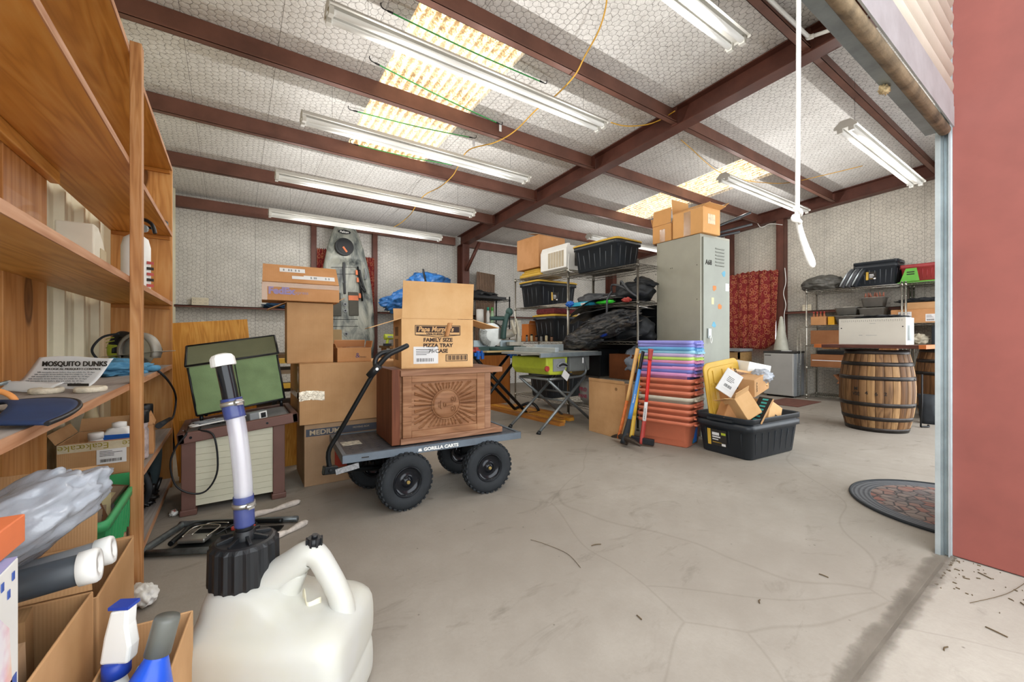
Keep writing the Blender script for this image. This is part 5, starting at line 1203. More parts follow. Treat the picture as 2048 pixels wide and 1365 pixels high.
for u in (657, 738): c_ = kp(u, 548); g = G(); g.tube([(c_[0], -.06, c_[1]+.09), (c_[0]+.01, -.085, c_[1]), (c_[0], -.06, c_[1]-.09)], .014, 8); g.build('carry_handle', M_grey, T)
c_ = kp(699, 463); g = G(); g.loft([[(c_[0]+.10*math.cos(a)*k, y, c_[1]+.036*math.sin(a)*k) for a in [i*PI/12 for i in range(24)]] for k, y in ((1, -.09), (1, -.094))]); g.build('logo_oval', M_black, T); text('Pelican', .05, M_white, T, (c_[0]-.075, -.0955, c_[1]-.015), FR, shear=.2, bold=.001)
for vv in (532, 546, 638, 652): a, b_ = kp(668, vv), kp(722, vv); g = G(); g.tube([(a[0], -.016, a[1]), (b_[0], -.016, b_[1]-.01)], .004, 5, smooth=False); g.build('deck_groove', M_black, T)

# ================= workbench, drill, tarp =================
T = thing('workbench', 'long brown wooden workbench along the back wall, beside the kayak', 'workbench', (2.1, 6.55, 0))
g = G(); g.box(0, 1.16, 0, .6, .835, .872); g.build('top', wood('bench_wood', '8c6842', '6a4a2c', None, 'X'), T)
for x in (.03, 1.06):
    for y in (.03, .5): g = G(); g.box(x, x+.07, y, y+.07, 0, .835); g.build('leg', M_post, T)
g = G(); g.box(.05, 1.1, .05, .55, .3, .32); g.build('shelf', M_ply, T)
T = thing('drill', 'lime and black power drill lying on the back workbench', 'drill', (2.0+.13, 6.62, .8725), 0)
g = G(); g.cyl((-.10, 0, .15), (.07, 0, .15), .047, .042, 16); g.build('motor_housing', M_lime, T, bevel=.003); g = G(); g.cyl((.07, 0, .15), (.13, 0, .15), .03, .022, 12); g.build('chuck', M_black, T)
g = G(); g.tube([(-.04, 0, .12), (-.055, 0, .05), (-.06, 0, .02)], .024, 8); g.build('grip', M_lime, T); g = G(); g.obox((-.05, 0, .022), (.12, .07, .043)); g.build('battery', M_black, T, bevel=.005); g = G(); g.obox((-.02, -.048, .15), (.08, .004, .03)); g.build('badge', M_grey, T)
carton('small brown box behind the drill on the back workbench', (2.38, 6.70, .8725), .22, .2, .26, 5, None, wood('rough_brown_block', '8a6238', '6a4423'))
M_tarp = plain('blue_tarpaulin', '2f6fb4', .35, 0, .35, 5, .5, 9, .6)
T = thing('covered_machine', 'machine under a bunched bright blue tarpaulin, behind the pizza carton', 'machine', (2.55, 6.78, .8725))
g = G(); g.box(-.12, .3, -.15, .15, 0, .1); g.cyl((.1, 0, .1), (.1, 0, .95), .06, n=14); g.obox((.02, 0, .72), (.5, .2, .12)); g.build('stand', M_blackm, T)
g = G(); g.blob((-.08, -.02, .80), (.42, .28, .17), .28, 2.1, 12, 5, fold=.10, rot=(0, R(-18), 0)); g.blob((.33, 0, 1.08), (.36, .27, .20), .22, 1.8, 4, 5, fold=.08); g.tube([(-.1, -.1, .75), (-.08, -.12, .5), (-.05, -.12, .25)], .03, 8); g.build('tarpaulin', M_tarp, T)
g = G(); g.tube([(.1, -.26, 1.29), (.12, -.28, 1.15), (.16, -.29, 1.0)], .016, 6); g.build('tie', M_black, T)

# ================= back corner: black rack, panel, towel roll =================
Rk = wire_rack('black wire rack by the central steel column, holding a paper towel roll', (3.30, 6.25, 0), .92, .46, (.3, .85, 1.235, 1.71), 1.76, 0, M_blackm, step=.05)
T = thing('paper_towel_roll', 'white paper towel roll on the black wire rack', 'paper towels', (3.68, 6.40, 1.2405)); g = G(); g.lathe([(.02, 0), (.065, 0), (.065, .28), (.02, .28)], 28); g.build('roll', M_white, T); g = G(); g.lathe([(.014, -.0), (.02, 0), (.02, .281), (.014, .281)], 16); g.build('core', M_card, T)
for i, (x, c, lb) in enumerate(((3.84, '2f9a86', 'teal capped spray bottle right of the towel roll'), (3.93, '56b04a', 'green capped spray bottle, rightmost on the black wire rack'))):
    bottle(lb, (x+.02, 6.42, 1.2405), .032, .27, M_white if i == 0 else plain('grn_body', 'a8c8a0', .4), plain('cap%s' % c, c, .4), .022, .06)
g = G(); g.blob((0, 0, .03), (.11, .09, .04), .45, 3, 2, 4, flat=.7); tag(g.build('rag', M_red, loc=(3.47, 6.42, 1.241)), 'red rag left of the towel roll on the black wire rack', 'rag')
g = G(); g.blob((0, 0, .07), (.32, .18, .08), .3, 2.2, 8, 4, flat=.85); g.box(-.3, .42, -.21, .2, .0, .04); tag(g.build('tool_case', M_black, loc=(3.74, 6.48, 1.7135)), 'lumpy black tool case on top of the black wire rack', 'case')
T = thing('striped_panel', 'brown ribbed metal panel standing behind the black wire rack', 'panel', (3.98, 7.16, .0), 0, None, (R(-4), R(4), 0)); g = G(); g.ext([p for i in range(12) for p in ((i*.037, 0), (i*.037+.018, 0), (i*.037+.022, .016), (i*.037+.033, .016))]+[(.444, .02), (0, .02)], 0, 2.38, plane='XY'); g.build('sheet', plain('brown_ribbed_sheet', '7d6552', .6, 0, .15, 4), T)

# ================= mitre saw on its stand =================
T = thing('mitre_saw_stand', 'black folding saw stand with blue clamps, behind the carved chest', 'stand', (2.75, 4.30, 0), 0)
g = G(); g.box(-.75, .45, -.03, .03, .79, .83); g.box(-.75, .45, .17, .23, .79, .83); g.build('beam', M_blackm, T, bevel=.004)
for y in (-.02, .22):
    for a, b_ in (((-.45, .0), (.30, .79)), ((.42, .0), (-.38, .79))): g = G(); g.tube([(a[0], y, a[1]+.02), (b_[0], y, b_[1])], .02, 8, smooth=False); g.build('leg', M_blackm, T)
g = G(); g.tube([(-.45, -.05, .025), (-.45, .3, .025)], .022, 8, smooth=False); g.build('foot_bar', M_blackm, T)
g = G(); g.tube([(.42, -.05, .025), (.60, -.02, .03), (.64, .12, .10), (.62, .25, .10), (.40, .28, .03)], .02, 8); g.build('foot_bar', M_blackm, T)
for x in (-.38, .10, -.70): g = G(); g.box(x, x+.13, -.06, .26, .785, .825); g.box(x+.02, x+.05, -.09, -.05, .75, .85); g.box(x+.08, x+.11, -.09, -.05, .75, .85); g.build('clamp', M_blue, T, bevel=.006)
T = thing('clamp', 'red quick clamp lying on the saw stand beside the mitre saw', 'clamp', (2.38, 4.32, .8325)); g = G(); g.box(-.1, .1, -.02, .02, 0, .03); g.box(-.08, -.05, -.03, .03, 0, .07); g.box(.03, .07, -.03, .03, 0, .06); g.build('body', M_red, T, bevel=.006)
g = G(); g.obox((2.24, 4.22, 1.0), (.05, .02, .42), (0, R(-14), 0)); tag(g.build('steel_rule', M_galv), 'flat grey steel bar leaning right of the pizza carton', 'bar')
T = thing('mitre_saw', 'green and silver mitre saw with a toothed guard, on the black stand', 'power saw', (2.83, 4.42, .8335), -8)
Mg = plain('dark_green_casting', '2f4c48', .45)
g = G(); g.lathe([(0, 0), (.17, 0), (.18, .02), (.18, .05), (0, .05)], 36); g.box(-.36, .36, -.06, .12, 0, .06); g.build('base', Mg, T, bevel=.004)
g = G(); g.box(-.33, -.04, .06, .08, .06, .14); g.box(.04, .33, .06, .08, .06, .14); g.build('fence', M_galv, T)
g = G(); g.cyl((-.10, .03, .21), (-.10, .034, .21), .15, n=44); g.build('blade', M_steelb, T)
g = G(); n = 44; A = g.ring([(-.10+.165*math.cos(a), -.0, .21+.165*math.sin(a)) for a in [R(20+i*5) for i in range(44)]]); B = g.ring([(-.10+.165*math.cos(a), .06, .21+.165*math.sin(a)) for a in [R(20+i*5) for i in range(44)]]); g.bridge(A, B, 0, True, False)
for i in range(14): a = R(150+i*8); g.obox((-.10+.12*math.cos(a), -.004, .21+.12*math.sin(a)), (.07, .004, .008), (0, -a, 0))
g.build('blade_guard', plain('translucent_guard', '8c8d88', .3, .4), T, solid=.004)
g = G(); g.tube([(.05, .0, .16), (.06, -.01, .30), (.09, -.02, .44), (.12, -.03, .50)], lambda t: .038-.008*t, 12); g.blob((.125, -.03, .505), (.05, .04, .055), .1, 2, 1, 3); g.tube([(-.13, .0, .42), (0, -.0, .42), (.09, 0, .42)], .026, 10); g.build('arm_and_handle', Mg, T)
g = G(); g.cyl((.06, .05, .20), (.22, .07, .24), .055, n=18); g.cyl((.05, .1, .13), (.34, .1, .13), .024, n=12); g.box(.12, .32, -.05, .05, .07, .12); g.box(.26, .31, .0, .06, .06, .40); g.build('motor', plain('cast_silver', 'b5b0a4', .45, .4, .15, 20), T, bevel=.004)
g = G(); g.tube([(.17, 0, .40), (.20, 0, .30), (.24, .02, .22)], .022, 10); g.tube([(.23, 0, .42), (.27, 0, .30), (.29, .02, .16)], .016, 8); g.build('slide_casting', plain('pale_casting', 'c9c2b0', .5, .1, .15, 20), T)
g = G(); g.box(2.45, 3.25, 4.10, 4.19, .8325, .85); tag(g.build('wood_offcut', plain('pale_offcut', 'c2a878', .7)), 'pale wood offcut on the saw stand, behind the lime table saw', 'board')
T = thing('particle_panel', 'orange-brown board panel standing left of the wire racks', 'panel', (3.05, 5.28, 0)); g = G(); g.box(0, .52, 0, .02, 0, .82); g.build('sheet', wood('orange_board', 'b5702f', '8f5220', None, 'Z'), T)

# ================= table saw =================
T = thing('table_saw', 'lime-bodied table saw on a folding grey tube stand', 'power saw', (3.05, 3.66, 0), 8)
Mt = plain('grey_table_casting', '9fa19c', .4, .3, .08)
g = G(); g.box(-.50, .50, -.30, .30, .825, .85); g.build('table', Mt, T, bevel=.003)
g = G(); g.box(-.52, .52, -.335, -.31, .80, .845); g.build('front_rail', M_galv, T, bevel=.003); g = G(); g.box(-.26, .20, -.02, .02, .851, .93); g.box(-.31, -.25, -.34, .30, .851, .90); g.build('rip_fence', M_galvl, T, bevel=.003)
g = G(); g.ext([(-.38, .80), (-.03, .80), (-.05, .66), (-.08, .60), (-.32, .61), (-.38, .68)], -.28, .26); g.build('front_body', M_lime, T, bevel=.015)
g = G(); g.box(-.28, -.09, -.29, -.278, .645, .78); g.tube([(-.22, -.29, .70), (-.14, -.295, .74), (-.06, -.29, .70), (-.14, -.29, .69)], .012, 8, closed=True); g.build('control_panel', [M_grey, M_black], T); g = G(); g.tube([(-.20, -.30, .70), (-.14, -.305, .72), (-.07, -.30, .70)], .010, 8); g.build('bevel_wheel', M_black, T)
g = G(); g.cyl((-.38, -.30, .68), (-.38, -.28, .68), .03, n=16); g.build('switch', M_red, T, bevel=.003)
g = G(); g.box(.05, .42, -.24, .26, .62, .80); g.build('motor_cover', plain('dark_grey_cover', '6f7270', .5), T, bevel=.02)
g = G(); g.obox((-.13, -.33, .60), (.11, .003, .08), (0, R(35), 0)); g.build('hang_tag', M_paper, T); g = G(); g.obox((.17, -.33, .75), (.02, .003, .06)); g.build('small_tag', M_paper, T)
for y in (-.24, .20):
    for s_ in (-1, 1):
        g = G(); g.tube([(s_*.45, y, .02), (-s_*.30, y+.02*s_, .56)], .016, 8, smooth=False); g.build('leg', plain('grey_tube%d%d' % (y*100, s_), '7f8486', .35, .6), T)
        g = G(); g.cyl((s_*.46, y, 0), (s_*.44, y, .03), .026, .018, 10); g.build('foot', M_black, T)
g = G(); 
for y in (-.24, .20): g.tube([(-.30, y, .56), (.18, y, .56), (.30, y, .58), (.34, y, .64), (.27, y, .80)], .015, 8, k=3)
g.tube([(-.03, -.24, .30), (-.03, .20, .30)], .012, 6, smooth=False); g.tube([(.1, -.24, .38), (.1, .20, .38)], .012, 6, smooth=False); g.tube([(-.30, -.24, .56), (-.30, .20, .56)], .014, 6, smooth=False); g.build('stand_frame', plain('grey_tube_frame', '7f8486', .35, .6), T)
for i in range(5):
    g = G(); x = 3.06+i*.095; g.obox((x+.01*(i % 2), 4.30+.05*(i % 3), .02+.0), (.085, 1.55-.1*i, .038), (0, 0, R(3)))
    tag(g.build('lumber', M_ply if i % 2 else wood('orange_lumber%d' % i, 'b87a38', '8f5622', None, 'Y')), 'orange board on the floor before the wire racks, %s from the saw side' % ('first', 'second', 'third', 'fourth', 'fifth')[i], 'board', 'boards on the floor by the racks')

# ================= chrome racks with totes =================
wire_rack('tall chrome wire rack holding three black totes with yellow lids', (3.62, 5.20, 0), 1.20, .46, (.15, .95, 1.46, 1.90), 1.915)
wire_rack('dark chrome wire rack beside the grey locker, heaped with bags', (3.62, 3.985, 0), 1.10, .46, (.15, .53, .96, 1.40, 1.81), 1.85, mat=plain('dull_dark_wire', '6e6a62', .3, .7, .1, 20))
# local tote axes: long side along world X when rz=0
tote('black tote with a warped yellow lid on the second level of the tall chrome rack', (3.98, 4.84, 1.4645), .77, .50, .355, 0, None, M_yel, 0.004, decal=True)
tote('black tote with a yellow lid on the middle level of the tall chrome rack', (4.02, 4.56, .9545), .77, .50, .36, 0, None, M_yel, 0, decal=False)
tote('black tote with a yellow lid on the lowest level, behind the table saw', (3.98, 4.62, .1545), .77, .50, .36, 0, None, M_yel, 0, decal=False)
tote('biggest black tote with a yellow lid, on top of the dark wire rack', (3.80, 3.50, 1.8145), .72, .47, .325, -88, None, M_yel, 0, decal=False)
T = thing('lid_stack', 'stack of upturned yellow plastic bin lids on top of the tall chrome rack', 'lids', (3.86, 4.88, 1.9045))
for i, (w, d, z, h) in enumerate(((.44, .54, 0, .055), (.40, .48, .055, .03), (.36, .42, .085, .04))):
    g = G(); g.loft([rrect(w, d, .06, z), rrect(w, d, .06, z+h-.008), rrect(w-.03, d-.03, .05, z+h)]); g.build('lid', M_yel, T)
carton('big orange-brown carton on the yellow lids, highest on the tall chrome rack', (3.63, 4.63, 2.031), .50, .54, .46, 0, {'F': (12, .26), 'B': (0, .26)}, M_card2, True)
T = thing('window_air_conditioner', 'white window air conditioner on top of the tall chrome rack', 'air conditioner', (3.60, 4.02, 1.9045), 0)
g = G(); g.box(.07, .52, 0, .52, 0, .33); g.build('case', M_white, T, bevel=.006)
g = G(); g.ext([(0, .03), (.07, 0), (.07, .35), (.03, .35), (0, .28)], -.01, .53, plane='XZ'); g.build('front_bezel', M_white, T, bevel=.006)
g = G()
for i in range(6): g.box(-.004, .004, .04+i*.055, .083+i*.055, .05, .26)
g.build('intake_grille', plain('beige_grille', 'b5a992', .7), T)
g = G(); g.box(.16, .44, -.004, .0, .06, .28); g.build('side_vent', plain('dark_vent', '3a3835', .6), T); g = G(); g.tube([(.05, -.012, .2), (.0, -.05, .08), (-.02, -.08, -.03), (.03, -.10, -.05), (.09, -.06, -.04)], .006, 6); g.build('power_lead', M_white, T)
# red ring-print cloth, clutter on the middle level
g = G(); g.box(-.24, .24, -.20, .20, 0, .08); o = g.build('folded_cloth', plain('dark_red_cloth', '6b2a2e', .9, 0, .3, 40), loc=(3.92, 4.56, 1.343), bevel=.02); tag(o, 'folded dark red cloth on the middle yellow lid', 'cloth')
for i in range(7):
    bottle('small %s jar on the clutter level of the tall rack, %s from the left' % (('brown', 'grey', 'cream')[i % 3], ('first', 'second', 'third', 'fourth', 'fifth', 'sixth', 'seventh')[i]), (3.655, 5.06-i*.115, .9545), .02, .07+.01*(i % 3), plain('jar%d' % i, ('6b4a34', '6d6c68', 'b3a789')[i % 3], .4), M_blackm, .018, .02, group='jars on the tall rack')
carton('orange open box left of the middle black tote', (3.66, 4.91, .9545), .22, .14, .26, 12, {'F': (110, .05)}, plain('orange_card', 'b96a2c', .8), False)

# ---- dark rack: bags and boxes ----
M_bag = plain('black_nylon', '1f2226', .55, 0, .3, 10, .5, 40); M_bagg = plain('grey_nylon', '4a4c50', .6, 0, .3, 10, .5, 40)
g = G(); g.blob((0, 0, .07), (.20, .26, .10), .25, 2.2, 1, 4, flat=.8, rot=(0, 0, 0)); tag(g.build('nylon_bag', M_bagg, loc=(3.86, 3.74, 1.404)), 'dark grey nylon bag at the left of the second level of the dark rack', 'bag')
T = carton('bright turquoise flat box on the second level of the dark rack', (3.64, 3.90, 1.405), .30, .24, .045, -90, None, plain('turquoise_card', '2fa4c4', .5)); T.location.x = 3.60
label_patch(T, 'F', .16, .24, .01, .035)
g = G(); g.blob((0, 0, .03), (.03, .07, .035), .4, 3, 6, 4); tag(g.build('blue_cloth', M_blue, loc=(3.60, 3.94, 1.41)), 'blue cloth end by the turquoise box', 'cloth')
T = thing('camera_tripod', 'black folded tripod lying across the second level of the dark rack', 'tripod', (3.80, 3.85, 1.52), 0)
for i in range(3): g = G(); g.tube([(.02*i, 0, .012*i), (.02*i-.02, -.55, .01*i)], .013, 8, smooth=False); g.build('leg', M_black, T)
g = G(); g.blob((.02, .02, .02), (.04, .04, .035), .2, 3, 2, 3); g.build('head', M_black, T)
T = thing('backpack', 'black backpack with grey straps on the second level of the dark rack', 'backpack', (3.80, 3.12, 1.4045))
g = G(); g.blob((.05, 0, .12), (.19, .24, .13), .2, 2, 9, 4, flat=.9); g.blob((.1, -.12, .24), (.10, .14, .05), .25, 2, 19, 4, rot=(R(20), 0, 0)); g.build('pack', M_bag, T)
for p in ([(-.08, .22, .14), (-.16, .15, .21), (-.18, .02, .19), (-.15, -.10, .12)], [(-.06, .1, .2), (-.17, .0, .24), (-.19, -.12, .12), (-.12, -.18, .05)], [(-.15, .16, .14), (-.21, .17, .05), (-.22, .17, -.10), (-.215, .18, -.16)]): g = G(); g.tube(p, .013, 4, k=6); g.build('strap', M_bagg, T)
g = G(); g.blob((0, 0, .02), (.04, .13, .022), .4, 3, 2, 4); tag(g.build('green_strap', plain('neon_green', '3fd03a', .5), loc=(3.62, 3.35, 1.405)), 'neon green strap bundle before the backpack', 'strap')
g = G(); g.blob((0, 0, .02), (.03, .06, .025), .4, 3, 5, 4); tag(g.build('red_cloth', M_red, loc=(3.60, 3.02, 1.405)), 'small red cloth before the backpack, near the locker', 'cloth')
# big folded tarp hanging out of the rack
mt, nt, b = nm('dirty_camo_tarp'); b.inputs['Roughness'].default_value = .32
v = coords(nt, (1.5, 1, 3)); L(nt, ramp(nt, noise_(nt, v, 4, 6, .7, 1.2), [(.34, lin('0e0f11')), (.5, lin('26282c')), (.6, lin('4a443c')), (.72, lin('6e655a'))]), b.inputs['Base Color']); bump(nt, b, noise_(nt, v, 8, 5, .7), .6, .03)
g = G()
for k in range(5):
    zb = .97+.088*k; rr = random.Random(k)
    def f(u, v, k=k, zb=zb):
        y = 3.96-1.02*u; out = .16*math.sin(PI*min(1, u*1.4))**.7*(1-.10*k)
        x = 4.0-(.38+out)*v
        z = zb+.055*math.sin(PI*u)*(k+1)*.35+.05*noise.noise(Vector((u*3+k, v*2, k)))-.14*max(0, v-.6)**1.0*(1-u)*2.0*(1 if k < 3 else .4)-.05*v*(k < 3)+.10*u
        return (x, y, z)
    g.grid(f, 36, 22)
    V0 = f
g.blob((3.56, 3.66, .985), (.12, .34, .115), .22, 2.2, 21, 5, rot=(R(-14), 0, 0), fold=.12)
g.blob((3.60, 3.36, 1.10), (.13, .40, .10), .25, 2.4, 5, 5, rot=(R(-16), 0, 0), fold=.14)
g.blob((3.72, 3.42, 1.20), (.17, .42, .09), .25, 2.4, 15, 5, rot=(R(-12), 0, 0), fold=.12)
tag(g.build('folded_tarpaulin', mt, solid=.004), 'bulky folded dark camouflage tarpaulin bulging out of the dark rack', 'tarpaulin')
g = G(); g.blob((3.53, 3.28, 1.05), (.04, .07, .03), .2, 3, 2, 4, rot=(R(-20), 0, 0)); tag(g.build('blue_tarp_lining', plain('royal_blue_lining', '1d3fa0', .4)), 'royal blue lining showing in the folds of the dark tarpaulin', 'tarpaulin')
carton('dark brown box on the lower level of the dark rack, near the locker', (3.66, 3.33, .5345), .45, .34, .28, -90, None, cardboard('dark_brown_card', '6b3f24', '4f2d18'))
g = G(); g.blob((0, 0, .13), (.18, .30, .17), .18, 2, 41, 4, flat=.75); tag(g.build('duffel_bag', M_bag, loc=(3.86, 3.16, .9605)), 'black duffel bag under the backpack, behind the folded tarpaulin', 'bag')
g = G(); g.box(0, .02, 0, 1.04, .545, 1.38); tag(g.build('black_backing', M_black, loc=(4.03, 2.91, 0)), 'added black backing sheet along the back of the dark rack', 'sheet')  # backing sheet added to blacken the gap behind the rack
carton('black case on the lower level of the dark rack', (3.68, 3.87, .5345), .38, .34, .33, -90, None, M_black)
g = G(); g.blob((0, 0, .15), (.13, .22, .20), .28, 2, 3, 5, flat=.75, fold=.07); tag(g.build('jacket', plain('grey_blue_jacket', '76808e', .8, 0, .2, 8), loc=(3.50, 3.02, .50)), 'grey-blue jacket draped at the dark rack behind the flat carton', 'jacket')
bpy.data.objects['jacket'].location = (3.78, 2.98, .5345)
T = thing('propane_tank', 'white propane tank with pink lettering on the bottom of the dark rack', 'gas tank', (3.85, 3.80, .1545))
g = G(); g.lathe([(.10, 0), (.10, .02), (.14, .05), (.152, .10), (.152, .23), (.13, .29), (.05, .31)], 30); g.build('body', plain('dirty_white_tank', 'a9a8a4', .5, 0, .2, 10), T)
g = G(); g.lathe([(.10, .28), (.105, .36), (.10, .36), (.095, .28)], 24); g.build('collar', M_grey, T)
text('PRO', .07, plain('pink_lettering', 'b8506a', .6), T, (-.1535, .07, .17), LF, bold=.002); text('PANE', .06, bpy.data.materials['pink_lettering'], T, (-.1535, .08, .09), LF, bold=.002)
T = thing('cooler_lid', 'orange-red plastic tub on the shelf above the propane tank', 'tub', (3.80, 3.82, .536)); g = G(); g.loft([rrect(.24, .22, .04, .20), rrect(.28, .26, .05, .30), rrect(.2, .18, .05, .32)]); g.box(-.1, .1, -.1, .1, 0, .2); g.build('body', plain('orange_red_tub', 'd8402c', .45), T)
carton('brown camera box printed with a round lens, under the orange tub', (3.625, 3.93, .5345), .20, .18, .14, -90, None, cardboard('olive_card', '8c7a58', '6f5f42'))
T = bpy.data.objects['cooler_lid']; T.location = (3.72, 3.815, .676-.2+.2)
T.location = (3.72, 3.82, .6815)

# ---- flat carton, hand tools, bins ----
T = carton('plain brown carton standing on its edge before the dark rack', (3.19, 3.19, 0), .52, .10, .545, -93, {'F': (98, .03)}, M_card, True)
g = G(); g.cyl((.40, -.0012, .49), (.40, -.0004, .49), .017, n=16); g.build('printed_mark', plain('brown_mark', '7a5a38', .8), T)
def handle(lb, a, b_, secs, name='tool_handle', cat='handle', flat=(.017, .011)):
    a, b_ = Vector(a), Vector(b_); d = b_-a; T = thing(name, lb, cat, a, 0, 'long tool handles leaning on the bins'); T.rotation_mode = 'QUATERNION'; T.rotation_quaternion = Vector((0, 0, 1)).rotation_difference(d); Ln = d.length
    for nm_, t0, t1, mat, r0, r1 in secs:
        g = G(); n = 7; g.loft([[((r0+(r1-r0)*j/n)*1.25*math.cos(q)+.006*math.sin(4*(t0+(t1-t0)*j/n)), (r0+(r1-r0)*j/n)*.8*math.sin(q), Ln*(t0+(t1-t0)*j/n)) for q in [i*PI/8 for i in range(16)]] for j in range(n+1)]); g.build(nm_, mat, T)
    return T
Mw = plain('bare_hickory', 'd4a566', .5, 0, .1, 20)
T = handle('bare hickory sledgehammer handle, leftmost of the leaning tools', (3.02, 2.63, .05), (3.215, 2.56, .90), (('shaft', 0, .42, plain('worn_orange_shaft', 'c9692c', .5, 0, .3, 20), .016, .016), ('grip_end', .42, 1, Mw, .016, .019)), name='sledgehammer', cat='hammer')
T2 = handle('pickaxe with a blue and black fibreglass handle and steel head', (2.985, 2.535, .03), (3.22, 2.50, .875), (('lower_sleeve', 0, .26, M_rubber, .036, .020), ('blue_shaft', .26, .80, plain('sky_blue_shaft', '3f7fc4', .4), .019, .017), ('black_grip', .80, 1, M_black, .016, .016)), name='pickaxe', cat='pickaxe')
g = G(); g.tube([(.26, 0, .03), (.13, .0, .045), (0, 0, .05), (-.12, 0, .045), (-.24, 0, .02)], lambda t: .008+.022*math.sin(PI*t), 6); g.cyl((0, 0, -.01), (0, 0, .10), .034, .026, 12); g.build('pick_head', plain('rusty_steel_head', '4a4038', .5, .5, .3, 20), T2, rot=(0, 0, R(-110)))
text('Fiberglass', .022, M_white, T2, (-.006, -.0168, .38), (R(90), R(-90), 0))
T3 = handle('plain yellow axe handle, third of the leaning tools', (3.11, 2.56, .02), (3.225, 2.53, .85), (('shaft', 0, .3, M_yel, .024, .018), ('upper_shaft', .3, 1, plain('yellow_paint', 'ddb43c', .45), .018, .017)), name='axe', cat='axe')
T4 = handle('red-handled splitting axe with a black grip, nearest the bins corner', (3.14, 2.46, .02), (3.228, 2.42, .90), (('lower_shaft', 0, .24, M_red, .024, .018), ('label_band', .24, .44, M_paper, .0165, .0165), ('red_shaft', .44, .88, plain('bright_red_shaft', 'cf2a24', .35), .016, .017), ('knob', .88, 1, M_red, .018, .025)), name='splitting_axe', cat='axe')
text('STRAIGHT', .022, M_ink, T4, (-.006, -.0142, .23), (R(90), R(-90), 0))
g = G(); g.box(-.02, .02, -.11, .10, 0, .06); g.build('axe_head', plain('black_axe_head', '26262a', .4, .5, .2, 20), T4, rot=(0, 0, R(30)), bevel=.008)
# nested open bins
binc = ['cf7557']*4+['c8c0ae']+['cf7557']*3+['d58fc0', '6a6fb8', 'd58fc0', '6a6fb8', 'd78fb8', 'b7d66a', 'b9a6c9', '8fc4dc', '5f9fcf', '7f83c8', '8a8ad2']
bz = 0; BH = .235; seen = {}
def binobj(col, lb, first=False):
    key = col
    mt = MATS.get('bin_'+col) or plain('bin_'+col, col, .45, 0, .06, 6, 0, 40, .5)
    T = thing('storage_bin', lb, 'storage bin', (0, 0, 0), 13, 'nested open storage bins'); Lx, Wx, Lb, Wb, H = .37, .52, .30, .43, .235
    g = G(); g.loft([rrect(Lb-.02, Wb-.02, .03, 0), rrect(Lb, Wb, .035, .01), rrect(Lx-.045, Wx-.045, .045, H-.032), rrect(Lx, Wx, .05, H-.032), rrect(Lx, Wx, .05, H), rrect(Lx-.012, Wx-.012, .045, H), rrect(Lx-.052, Wx-.052, .04, H-.03), rrect(Lb-.012, Wb-.012, .03, .015)]); g.build('body', mt, T)
    for s_ in (-1, 1):
        g = G(); g.box(-.10, .10, s_*(Wx/2+.010)-.012, s_*(Wx/2+.010)+.012, H-.034, H-.018)
        for i in range(6): g.box(-.085+i*.03, -.075+i*.03, s_*(Wx/2)-.004, s_*(Wx/2)+.02, H-.034, H-.004)
        g.build('handle', mt, T)
    return T
ordn = ['lowest', 'second from the floor', 'third from the floor', 'fourth from the floor', 'fifth from the floor', 'sixth from the floor', 'seventh from the floor', 'eighth from the floor']
cn = {'cf7557': 'terracotta orange', 'c8c0ae': 'cream', 'd58fc0': 'pink', '6a6fb8': 'indigo', 'd78fb8': 'rose', 'b7d66a': 'lime green', 'b9a6c9': 'pale lilac', '8fc4dc': 'pale blue', '5f9fcf': 'sky blue', '7f83c8': 'periwinkle', '8a8ad2': 'lavender'}
z = 0; srt = {}
for i, c in enumerate(binc):
    if i < 8: lb = '%s bin, %s in the nested stack by the locker' % (cn[c], ordn[i])
    else: lb = '%s bin, %s above the orange ones in the nested stack' % (cn[c], ['first', 'second', 'third', 'fourth', 'fifth', 'sixth', 'seventh', 'eighth', 'ninth', 'tenth', 'topmost'][i-8])
    if c in srt: o = copy_tree(srt[c]); o['label'] = lb
    else: o = binobj(c, lb); srt[c] = o
    rr = random.Random(i); o.location = (3.50+rr.uniform(-.006, .006), 2.405+rr.uniform(-.005, .005), z); o.rotation_euler = (0, 0, R(13+rr.uniform(-1, 1)))
    z += .056 if i < 8 else .0295
    if i == 0:
        g = G(); g.ext([(-.045, .03), (.045, .03), (.03, .17), (-.02, .17)], -.001, .001); g.build('blue_patch', M_blue, o, loc=(0.02, -.2185, 0), rot=(R(6.7), 0, 0)); g = G(); g.box(-.06, .06, -.001, .001, .02, .07); g.build('green_patch', plain('teal_patch', '2f6f6a', .6), o, loc=(0.02, -.2175, 0), rot=(R(6.7), 0, 0))

# ---- big open black tote of cartons ----
T = tote('large open black tote overflowing with cartons, in the middle of the floor', (3.82, 1.84, 0), .79, .52, .345, -5, None, None, rims=2, decal=False, rib=M_rubber)
g = G()
for a, b_, c, e_, m in ((-.10, -.07, -.07, .07, 0), (-.065, .075, -.07, .07, 1), (-.055, .01, .02, .045, 2), (-.055, .02, 0, .012, 2), (-.055, .0, -.02, -.012, 2), (.03, .07, .03, .05, 3), (-.055, .03, -.045, -.038, 0), (.03, .065, -.065, -.045, 2)): g.box(a, b_, -.001-(.001 if m > 1 else 0), .001, c, e_, m)
g.build('sticker', [M_yel, M_ink, M_paper, M_lime], T, loc=(-.362, 0.04, .14), rot=(R(6), 0, R(-90)))
T = thing('bin_lid', 'yellow ribbed tote lid standing upright in the big open tote', 'lid', (3.735, 1.95, .09), 0, None, (R(-4), R(-7), R(-10)))
lm = Matrix.Rotation(R(90), 4, 'X')
